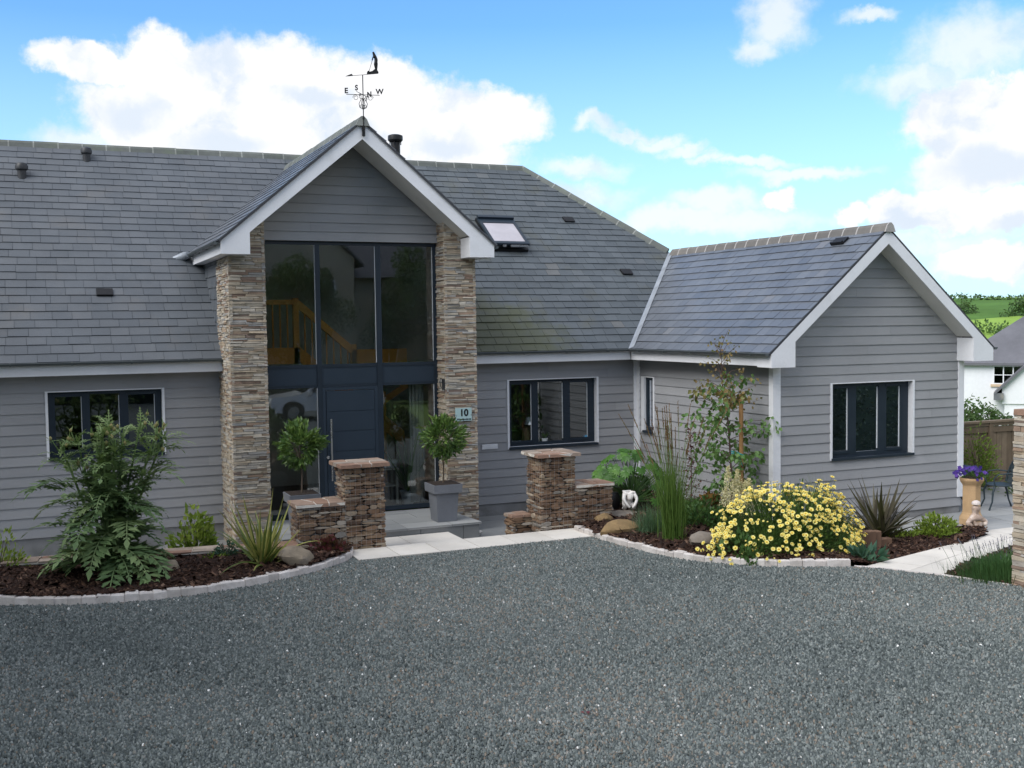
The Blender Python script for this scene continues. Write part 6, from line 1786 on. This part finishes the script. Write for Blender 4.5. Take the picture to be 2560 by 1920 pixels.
# ---- weathervane
wv = empty('weathervane', (-6.11, -1.75, 6.6), 'black weathervane with compass letters and a golfer on the gable top', 'weathervane')
wx, wy = -6.105, -1.752
mb = MB(); mb.tube([(wx, wy, 6.55), (wx, wy, 7.545)], .0085, 8); mb.box(wx-.025, wx+.025, wy+.005, wy+.022, 6.56, 6.80); mb.lathe([(.016, 0), (.016, .03)], (wx, wy, 6.84), 8); mb.obj('pole', MT['black'], wv)
mb = MB(); u1 = Vector((.84, -.54, 0)).normalized(); u2 = Vector((.54, .84, 0)).normalized()
for (dr, ln) in ((Vector((-.98, .2, 0)), .27), (Vector((-.62, -.78, 0)), .27), (Vector((.62, .78, 0)), .27), (Vector((.98, -.2, 0)), .27)):
    d = dr.normalized(); c = Vector((wx, wy, 7.225)); mb.tube([c, c+d*ln], .005, 6)
    P = []
    for i in range(15):
        t = i/14; a = t*2*PI*1.35; r_ = .048*(1-.55*t); P.append(c+d*(.12+r_*math.cos(a))+Vector((0, 0, -.05+r_*math.sin(a))))
    mb.tube(P, .0042, 5)
    P = [Vector((wx, wy, 6.99)), Vector((wx, wy, 7.02))+d*.055, Vector((wx, wy, 7.08))+d*.068, Vector((wx, wy, 7.14))+d*.04, Vector((wx, wy, 7.17))+d*.02]; mb.tube(P, .0055, 6)
    P = []
    for i in range(12): t = i/11; a = -PI/2+t*5; r_ = .024*(1-.5*t); P.append(Vector((wx, wy, 7.045))+d*(.03+r_*math.cos(a))+Vector((0, 0, r_*math.sin(a))))
    mb.tube(P, .004, 5)
mb.obj('scrollwork', MT['black'], wv)
for (ch_, dr) in (('E', (-.98, .2, 0)), ('S', (-.62, -.78, 0)), ('N', (.62, .78, 0)), ('W', (.98, -.2, 0))):
    d = Vector(dr).normalized(); p = Vector((wx, wy, 7.225))+d*.27
    yaw = math.radians(-23.6) if ch_ in 'EW' else math.radians(-52)
    text('compass_letter', ch_, .118, (p.x, p.y, 7.280), (PI/2, 0, yaw), MT['black'], wv, .004, .004)
ad = Vector((.965, .18, 0)).normalized(); tl = Vector((0, 0, .22)); ap = lambda s_: Vector((wx, wy, 7.545))+ad*s_+Vector((0, 0, .19*s_))
mb = MB(); mb.tube([ap(-.30), ap(.28)], .004, 6)
sd = Vector((-ad.y, ad.x, 0)); mb.prism([ap(-.31), ap(-.20)+Vector((0, 0, .032)), ap(-.17), ap(-.20)-Vector((0, 0, .004))], sd, -.003, .003); mb.obj('arrow', MT['black'], wv)
mb = MB(); pg = lambda s_, z: ap(s_)+Vector((0, 0, z))
out_ = [(.075, .0), (.085, .045), (.105, .06), (.125, .042), (.18, .05), (.215, .075), (.26, .07), (.29, .02), (.285, .0)]
mb.prism([pg(*p) for p in out_], sd, -.004, .004); mb.obj('turf_base', MT['black'], wv)
gb_ = lambda x, z: tuple(pg(.205+x, .06+z)-Vector((wx, wy, 6.6))+Vector((wx-wv.location.x, wy-wv.location.y, 0)))
gl = [(.035, .155), (.038, .20), (.025, .245), (.0, .275), (-.012, .300), (.020, .10), (.038, .0), (.055, .10), (.050, .0), (-.012, .21), (-.028, .155), (-.005, .205)]
glr = [.030, .032, .034, .018, .021, .022, .013, .022, .013, .014, .010, .016]
o = skin_obj('golfer', [gb_(x, z) for x, z in gl], [(0, 1), (1, 2), (2, 3), (3, 4), (0, 5), (5, 6), (0, 7), (7, 8), (2, 11), (11, 9), (9, 10)], [r_*.95 for r_ in glr], MT['black'], (0, 0, 0), 1., wv, 2)
mb = MB(); mb.tube([pg(.178, .215), pg(.118, .05)], .004, 6); mb.tube([pg(.118, .05), pg(.100, .052)], .006, 6); mb.obj('golf_club', MT['black'], wv)

# ---- things on the window sills and in the hall
def pot_plant(name, c, r_, h, mt, lmt, label, seed, n=14, L=(.25, .5), w=.03, lean=(.1, 1.0, .4)):
    root = empty(name, c, label, 'houseplant'); mb = MB(); mb.lathe([(r_*.72, 0), (r_*.95, h*.92), (r_*1.05, h*.93), (r_*1.05, h), (r_*.9, h), (r_*.85, h*.9)], c, 20); mb.obj('pot', mt, root, smooth=40)
    rr = random.Random(seed); mb = MB()
    for k in range(n):
        a = k*2.4; l = rr.triangular(*lean); mb.blade(Vector(c)+Vector((0, 0, h*.85)), (math.cos(a)*math.sin(l), math.sin(a)*math.sin(l), math.cos(l)), rr.uniform(*L), w, .5, rr.random(), 6, Vector((-math.sin(a), math.cos(a), 0)))
    mb.obj('foliage', lmt, root); return root


pot_plant('spiky_houseplant', (-4.995, -.30, .225), .14, .235, MT['pot_white'], LF['fatsia'], 'tall spiky houseplant in a white pot inside the entrance glazing', 90, 20, (.7, 1.45), .055, (.05, .85, .3))
pot_plant('sill_plant', (-2.02, .15, 1.105), .075, .115, MT['pot_white'], LF['mid'], 'small plant in a white pot on the inner window sill', 91, 22, (.12, .26), .03, (.2, 1.2, .8))
mb = MB(); mb.box(-3.9, -.02, .075, .30, 1.075, 1.10); mb.obj('inner_sill', MT['white'], house)
mb = MB(); mb.box(-2.73, -2.52, .13, .17, 1.103, 1.20); mb.box(-2.70, -2.55, .126, .129, 1.12, 1.18)
tag(mb.obj('white_box', MT['white'], loc=(-2.62, .15, 1.103)), 'small white box on the left of the inner window sill', 'box')
mb = MB(); mb.lathe([(.075, 0), (.075, .012), (.012, .02), (.009, .30), (.009, .42)], (-2.30, .20, 1.101), 16); lp = empty('desk_lamp', (-2.30, .20, 1.10), 'small lamp with a tilted white shade on the inner sill', 'lamp')
mb.obj('stand', MT['iron'], lp, smooth=40)
mb = MB(); mb.lathe([(.045, .15), (.05, .15), (.085, .0), (.08, .0)], (-2.33, .19, 1.50), 18); mb.obj('shade', MT['pot_white'], lp, smooth=40)
mb = MB(); mb.lathe([(.06, 0), (.10, .1), (.085, .22), (.05, .3), (.055, .33)], (-2.36, .26, 1.101), 18); tag(mb.obj('vase', MT['buff'], loc=(-2.36, .26, 1.101), smooth=40), 'brown vase beside the lamp on the inner sill', 'vase')
mb = MB(); mb.lathe([(.05, 0), (.06, .10), (.05, .13), (.03, .14)], (-1.10, .16, 1.101), 16); tag(mb.obj('blue_jar', mat('blue_glaze', (.05, .25, .45), .3), loc=(-1.10, .16, 1.101), smooth=40), 'blue jar at the right end of the inner sill', 'jar')
mb = MB(); mb.box(-5.56, -5.14, -.25, .12, .85, .88); mb.box(-5.56, -5.14, -.25, .12, .55, .57)
for x in (-5.53, -5.17):
    for y in (-.22, .09): mb.box(x-.02, x+.02, y-.02, y+.02, .223, .849)
tag(mb.obj('hall_table', MT['room'], loc=(-5.35, -.06, .223)), 'pale hall table behind the right pane of the entrance', 'table')
mb = MB()
for i in range(4):
    for j in range(2): mb.box(-5.5+i*.085, -5.5+i*.085+.078, -.2, -.02, .882+j*.075, .882+j*.075+.068)
tag(mb.obj('white_basket', MT['pot_white'], loc=(-5.34, -.1, .882)), 'white chequered basket on the hall table', 'basket')

# ================================================================== BEYOND THE GARDEN
def far_window(x0, x1, z0, z1, y, parent, nx, ny):
    mb = MB(); w = .07; mb.box(x0, x1, y-.05, y, z0, z0+w); mb.box(x0, x1, y-.05, y, z1-w, z1)
    for i in range(nx+1): x = x0+(x1-x0-w)*i/nx; mb.box(x, x+w, y-.052, y, z0+w, z1-w)
    for j in range(1, ny): z = z0+(z1-z0)*j/ny; mb.box(x0+w, x1-w, y-.045, y, z-.025, z+.025)
    o = mb.obj('window', MT['white'], parent); mb = MB(); mb.box(x0+w, x1-w, y-.03, y-.02, z0+w, z1-w); mb.obj('pane', MT['glass_far'], o)
    mb = MB(); mb.box(x0-.15, x1+.15, y-.12, y, z0-.17, z0-.003); mb.obj('sill', MT['sandstone'], o)


# white neighbour house down the slope: built square-on, then turned to face the garden
nh = empty('neighbour_house', (0, 0, 0), 'white rendered house with a slate roof down the slope', 'house')
EZ = .42
mb = MB(); mb.box(-1.2, 12, 0, 8, -8, EZ); mb.obj('wall', MT['house_white'], nh)
mb = MB(); e = .35
mb.face([(-1.5, -e, EZ), (12, -e, EZ), (12, 4, EZ+3.3), (3.3, 4, EZ+3.3)]); mb.face([(-1.5, -e, EZ), (3.3, 4, EZ+3.3), (-1.5, 8+e, EZ)]); mb.face([(12, 8+e, EZ), (-1.5, 8+e, EZ), (3.3, 4, EZ+3.3), (12, 4, EZ+3.3)])
mb.box(-1.5, 12, -e, -e+.06, EZ-.16, EZ-.005); mb.obj('roof', MT['far_slate_plain'], nh)
far_window(1.15, 3.0, -1.0, .24, -.003, nh, 3, 2)
far_window(2.5, 3.4, -4.6, -3.3, -.003, nh, 1, 2)
mb = MB(); mb.tube([(-1.05, -.08, EZ-.2), (-1.05, -.08, -6)], .06, 8); mb.obj('downpipe', MT['iron'], nh)
mb = MB(); mb.tube([(4.6, -.14, .03), (4.6, -.0, .03)], .12, 10); mb.obj('round_vent', MT['iron'], nh)
hp = Vector((46.35, 36.5, 0)); nh.location = (hp.x+1.0*.668, hp.y-1.0*.744, 0); nh.rotation_euler = (0, 0, math.atan2(-.744, .668))

ng = empty('neighbour_garage', (0, 0, 0), 'white gabled garage with a dark opening in front of the neighbour house', 'garage')
mb = MB(); mb.prism([(-3, 0, -2.2), (3, 0, -2.2), (3, 0, -1.15), (0, 0, 1.9), (-3, 0, -1.15)], (0, 1, 0), 0, 6); mb.box(-2.85, -1.25, .1, 6, -7, -2.2); mb.box(1.25, 2.85, .1, 6, -7, -2.2); mb.box(-2.85, 2.85, 5.9, 6, -7, -2.2); mb.obj('wall', MT['house_white'], ng)
for sx in (-1, 1):
    mb = MB(); mb.prism([(sx*3.45, 0, -1.62), (0, 0, 1.9), (0, 0, 2.05), (sx*3.45, 0, -1.45)], (0, 1, 0), -.3, 6.2); mb.obj('roof', MT['far_slate_plain'], ng)
mb = MB(); mb.box(-3.5, -2.9, -.28, 6, -1.95, -1.5); mb.obj('eave_box', MT['far_slate'], ng)
mb = MB(); mb.box(-1.25, 1.25, 1.5, 1.6, -7, -2.2); mb.obj('opening_shade_panel', MT['black'], ng)  # black panel standing in for the shade inside the opening
gq = Vector((49.0, 31.2, 0)); ng.location = (gq.x, gq.y, 0); ng.rotation_euler = (0, 0, math.atan2(-.744, .668))

mb = MB(); ledge_face(mb, (2.6, .55, 0), (1, 0, 0), (0, -1, 0), 2.4, EZ+.3, 3.3, hr=(.1, .25), lr=(.2, .6)); mb.mi = 1; mb.box(2.62, 4.98, .57, 1.6, EZ, 3.3); mb.obj('chimney', [MT['far_slate'], MT['far_slate']], nh)


def tree(name, c, H, cr, mt, label, seed, n=2600, leaf=.35, cat='tree', group=None, trunk=True, zsq=1.0):
    rr = random.Random(seed); root = empty(name, c, label, cat, group); c = Vector(c); tr = MB(); cw = MB()
    if trunk:
        tr.tube([c-Vector((0, 0, .3)), c+Vector((.05*H*rr.uniform(-1, 1), .02*H, H*.3)), c+Vector((0, 0, H*.62))], [H*.03, H*.022, H*.012], 8)
    cl = []
    for k in range(26):
        v = rand_dir(rr).normalized()*rr.uniform(.35, .95); p = c+Vector((v.x*cr, v.y*cr, H-cr*zsq+v.z*cr*zsq)); cl.append((p, cr*rr.uniform(.22, .42), rr.gauss(0, .14)))
        if trunk: tr.tube([c+Vector((0, 0, H*rr.uniform(.3, .6))), p], [H*.010, H*.003], 5)
    for i in range(n):
        p, s_, tb = rr.choice(cl); q = rand_dir(rr)*s_; cw.leaf(p+q, rand_dir(rr)+Vector((0, 0, -.2)), rand_dir(rr)+q.normalized(), leaf*rr.uniform(.6, 1.3), leaf*.55, min(1, max(0, rr.gauss(.45, .2)+tb)), .15)
    if trunk: tr.obj('trunk', MT['bark'], root, smooth=60)
    cw.obj('crown', mt, root); return root


tree('bushy_tree', (29.6, 20.6, -6.0), 5.95, 1.75, LF['far'], 'dark green bushy tree in front of the white house', 101, 4200, .2, zsq=1.3)
tree('bushy_tree', (31.3, 19.7, -6.0), 5.6, 1.1, LF['far'], 'slim dark green bush right of the bushy tree by the white house', 102, 2400, .18, zsq=1.5)


def far_clump(s0, c0, r_, h, seed, label, mt='far', n=1100):
    x, y, z = hill_pt(s0, c0); return tree('field_tree', (x, y, z-1), h, r_, LF[mt], label, seed, n, r_*.17, group='trees among the hill fields', trunk=False)


hw = lambda u, dist: (u, dist)
# azimuth around 48 degrees seen from the camera is the visible slot; c is metres across it
for k, (s_, c_, r_, h, lb) in enumerate(((470, -14, 8, 9.5, 'largest dark round tree in the middle of the hill fields'), (455, -32, 6, 7, 'dark tree left of the largest hill tree'), (480, 8, 6, 6.5, 'small dark tree right of the largest hill tree'), (430, -52, 7, 8, 'dark hill tree beside the gable verge'), (520, -26, 4.5, 5, 'small tree higher up the hill field'), (440, 24, 7, 8, 'dark tree near the right edge of the hill'), (400, -10, 7, 7, 'lower hill tree above the slate roof'))):
    far_clump(s_, c_, r_, h, 120+k, lb)


def hedge_row(name, s0, c0, s1, c1, h, wd, label, seed, n=1500, mt='far', leaf=1.6):
    rr = random.Random(seed); mb = MB()
    for i in range(n):
        q = rr.random(); x, y, z = hill_pt(s0+(s1-s0)*q, c0+(c1-c0)*q); hh = h*(.7+.3*math.sin(q*60+seed)+.2*math.sin(q*23))
        mb.leaf((x+rr.gauss(0, wd*.5), y+rr.gauss(0, wd*.5), z+rr.uniform(0, hh)), rand_dir(rr), rand_dir(rr), leaf*rr.uniform(.6, 1.3), leaf*.6, min(1, max(0, rr.gauss(.42, .22))), .1)
    x, y, z = hill_pt(s0, c0); tag(mb.obj(name, LF[mt], loc=(x, y, z)), label, 'hedge', 'field hedges on the hill')


hedge_row('field_hedge', 592, -330, 600, 330, 2.6, 2, 'hedge along the skyline of the hill', 1, 3600)
hedge_row('field_hedge', 540, -120, 552, 330, 2.4, 2, 'hedge dividing the upper hill fields', 2, 2400)
hedge_row('field_hedge', 430, -120, 410, 120, 6, 6, 'broad overgrown hedge low on the hill', 3, 3200, 'hedge')
hedge_row('field_hedge', 360, -120, 372, 160, 7, 9, 'thick green hedge at the foot of the hill', 4, 3600, 'hedge', 2.0)

# ------------------------------------------------------------------ out of view: objects added for shade and reflections, and the mirrored car
k_ = 0
protoT = None  # unseen trees, added to shade the left side and darken the reflections
for k, (x, y, H, cr) in enumerate(((-18.6, -8.2, 13, 5.6), (-24, -15.5, 14, 6), (-26, -1, 12, 5.5), (-24, -35, 9, 4.6), (-17.5, -37, 10.5, 5.0), (-11, -36, 9.5, 4.8), (19, -37, 10, 5.0), (.8, -37.5, 7.2, 3.2), (8.8, -38.0, 8.0, 3.6), (-6.5, -38.5, 10, 4.6), (25, -40, 11, 5.4), (-32, -36, 10, 5.2), (-21, -41, 12, 5.6), (20, -44, 13, 6.2), (-38, -30, 10, 5), (33, -38, 11, 5.4), (40, -32, 11, 5.4))):
    if protoT is None:
        protoT = tree('unseen_tree', (x, y, .1), 13, 5.6, LF['far'], 'broad green tree added out of view for shade and window reflections', 201, 15000, .32, group='unseen trees added around the drive', zsq=.98); r0 = protoT
    else:
        r0 = protoT.copy(); COL.objects.link(r0); r0.location = (x, y, .1); s_ = H/13; r0.scale = (cr/5.6, cr/5.6, s_); r0.rotation_euler = (0, 0, k*1.7)
        for chd in list(protoT.children):
            cc = chd.copy(); COL.objects.link(cc); cc.parent = r0
def clipped_hedge(name, x0, x1, y0, y1, z0, z1, n, leaf, label, seed, mt):
    rr = random.Random(seed); root = empty(name, ((x0+x1)/2, (y0+y1)/2, z0), label, 'hedge'); mb = MB()
    mb.box(x0+.1, x1-.1, y0+.1, y1-.1, z0, z1-.1, .15); mb.obj('core', LF['yew'], root); mb = MB()
    for i in range(n):
        p = [rr.uniform(x0, x1), rr.uniform(y0, y1), rr.uniform(z0, z1)]; f = rr.random()
        if f < .45: p[1] = y1+rr.gauss(0, .05)
        elif f < .8: p[2] = z1+rr.gauss(0, .05)
        else: p[1] = y0+rr.gauss(0, .05)
        mb.leaf(p, rand_dir(rr), rand_dir(rr), leaf*rr.uniform(.6, 1.3), leaf*.55, rr.random(), .1)
    mb.obj('foliage', mt, root)


clipped_hedge('unseen_hedge', -40, 30, -33.2, -32, -.1, 1.6, 9000, .22, 'long low clipped hedge added out of view behind the photographer', 210, LF['far'])  # unseen hedge, added to dim what the glass mirrors
# invented buff house out of view, added to lighten what the entrance panes mirror
oh = empty('invented_house', (4.5, -44, 0), 'invented buff rendered house with two gables, added out of view for the entrance panes to mirror', 'house')
mb = MB(); mb.box(-7, 16, -52, -42, -.2, 6.2); mb.prism([(-1.0, -42, -.2), (5.0, -42, -.2), (5.0, -42, 7.0), (2.0, -42, 10.0), (-1.0, -42, 7.0)], (0, 1, 0), .002, 1.6)
mb.prism([(10, -42, -.2), (15, -42, -.2), (15, -42, 6.6), (12.5, -42, 9.1), (10, -42, 6.6)], (0, 1, 0), .002, 1.2); mb.obj('wall', MT['cream'], oh)
mb = MB(); mb.prism([(-7.4, -41.5, 6.1), (-7.4, -47, 11), (-7.4, -52.5, 6.1)], (1, 0, 0), 0, 23.8); mb.obj('roof', MT['far_slate_plain'], oh)
for (cx, hw, ez, az_, y1) in ((2.0, 3.4, 6.6, 10.15, -40.1), (12.5, 2.9, 6.2, 9.25, -40.5)):
    for sx in (-1, 1): mb = MB(); mb.prism([(cx, 0, az_), (cx+sx*hw, 0, ez), (cx+sx*hw, 0, ez+.15), (cx, 0, az_+.15)], (0, 1, 0), -47, y1); mb.obj('roof', MT['far_slate_plain'], oh)


def rear_window(x0, x1, z0, z1, y):
    mb = MB(); w = .09; mb.box(x0, x1, y, y+.05, z0, z0+w); mb.box(x0, x1, y, y+.05, z1-w, z1)
    for q in (0, .5, 1): mb.box(x0+(x1-x0-w)*q, x0+(x1-x0-w)*q+w, y, y+.052, z0+w, z1-w)
    o = mb.obj('window', MT['white'], oh); mb = MB(); mb.box(x0+w, x1-w, y+.01, y+.03, z0+w, z1-w); mb.obj('pane', MT['glass_far'], o)


for (x0, z0, y) in ((-4.8, 3.6, -41.99), (-4.8, .8, -41.99), (.4, 4.2, -40.39), (2.6, 4.2, -40.39), (1.2, .9, -40.39), (6.6, 3.6, -41.99), (6.6, .8, -41.99), (11.8, 3.9, -40.79), (11.8, .9, -40.79)): rear_window(x0, x0+1.3, z0, z0+1.7, y)
mb = MB(); mb.box(7.2, 8.2, -47.6, -46.6, 9.5, 12.4); mb.box(7.1, 8.3, -47.7, -46.5, 12.4, 12.6); mb.obj('chimney', MT['cream'], oh)

clipped_hedge('dark_reflection_hedge', 1.6, 24, -14.2, -12.8, -.3, 2.3, 14000, .11, 'tall dark hedge added out of view to darken the wing window reflection', 211, LF['yew'])  # added out of frame so the wing panes reflect something dark

# silver car parked behind the photographer, seen mirrored in the entrance glass
car = empty('parked_car', (0, 0, 0), 'silver hatchback parked on the drive, mirrored in the entrance glass', 'car')
mb = MB()
prof = [(-2.0, .30), (-2.02, .62), (-1.98, .78), (-1.2, .90), (-.95, .95), (-.25, 1.38), (.9, 1.43), (1.6, 1.28), (1.95, .95), (2.02, .60), (1.98, .30)]
sec = lambda z: .86 if z < .95 else .86-(z-.95)*.42
n_ = len(prof); Lr = [mb.pt((x, -sec(z), z)) for x, z in prof]; Rr = [mb.pt((x, sec(z), z)) for x, z in prof]
for i in range(n_-1): mb.idx((Lr[i], Lr[i+1], Rr[i+1], Rr[i]))
mb.idx(tuple(Lr)); mb.idx(tuple(reversed(Rr))); mb.idx((Lr[0], Rr[0], Rr[-1], Lr[-1])); body = mb.obj('body', MT['silver'], car, smooth=35)
for sx in (-1.28, 1.27):
    for sy in (-1, 1):
        mb = MB(); mb.tube([(sx, sy*.66, .31), (sx, sy*.872, .31)], .37, 24); arch = mb.obj('wheel_arch', MT['black'], car, smooth=40)
        mb = MB(); mb.tube([(sx, sy*.70, .31), (sx, sy*.885, .31)], .305, 28); wh = mb.obj('wheel', MT['rubber'], car, smooth=40)
        mb = MB(); mb.tube([(sx, sy*.72, .31), (sx, sy*.892, .31)], .19, 20); mb.obj('rim', MT['steel'], wh, smooth=40)
for sy in (-1, 1):
    mb = MB(); yy = sy*(.866); q = [(-.82, .97), (-.22, 1.32), (.85, 1.36), (1.45, 1.22), (1.62, .97)]
    pts = [(x, sy*(sec(z)+.006), z) for x, z in q]; mb.face(pts if sy > 0 else pts[::-1]); mb.obj('side_window', MT['glass_far'], car)
    mb = MB(); mb.obox((-1.93, sy*.58, .70), (.09, 0, .0), (0, .19, 0), (.02, 0, .07)); mb.obj('headlight', MT['pot_white'], car)
    mb = MB(); mb.obox((-.72, sy*.96, .98), (.07, 0, 0), (0, .09, 0), (0, 0, .06)); mb.obj('door_mirror', MT['silver'], car)
mb = MB(); mb.face([(-.93, -.80, .972), (-.93, .80, .972), (-.27, .66, 1.375), (-.27, -.66, 1.375)]); mb.obj('windscreen', MT['glass_far'], car)
mb = MB(); mb.box(-2.04, -2.021, -.35, .35, .42, .54); mb.obj('grille', MT['black'], car)
car.location = (-1.55, -21.2, .15); car.rotation_euler = (0, 0, math.radians(4))
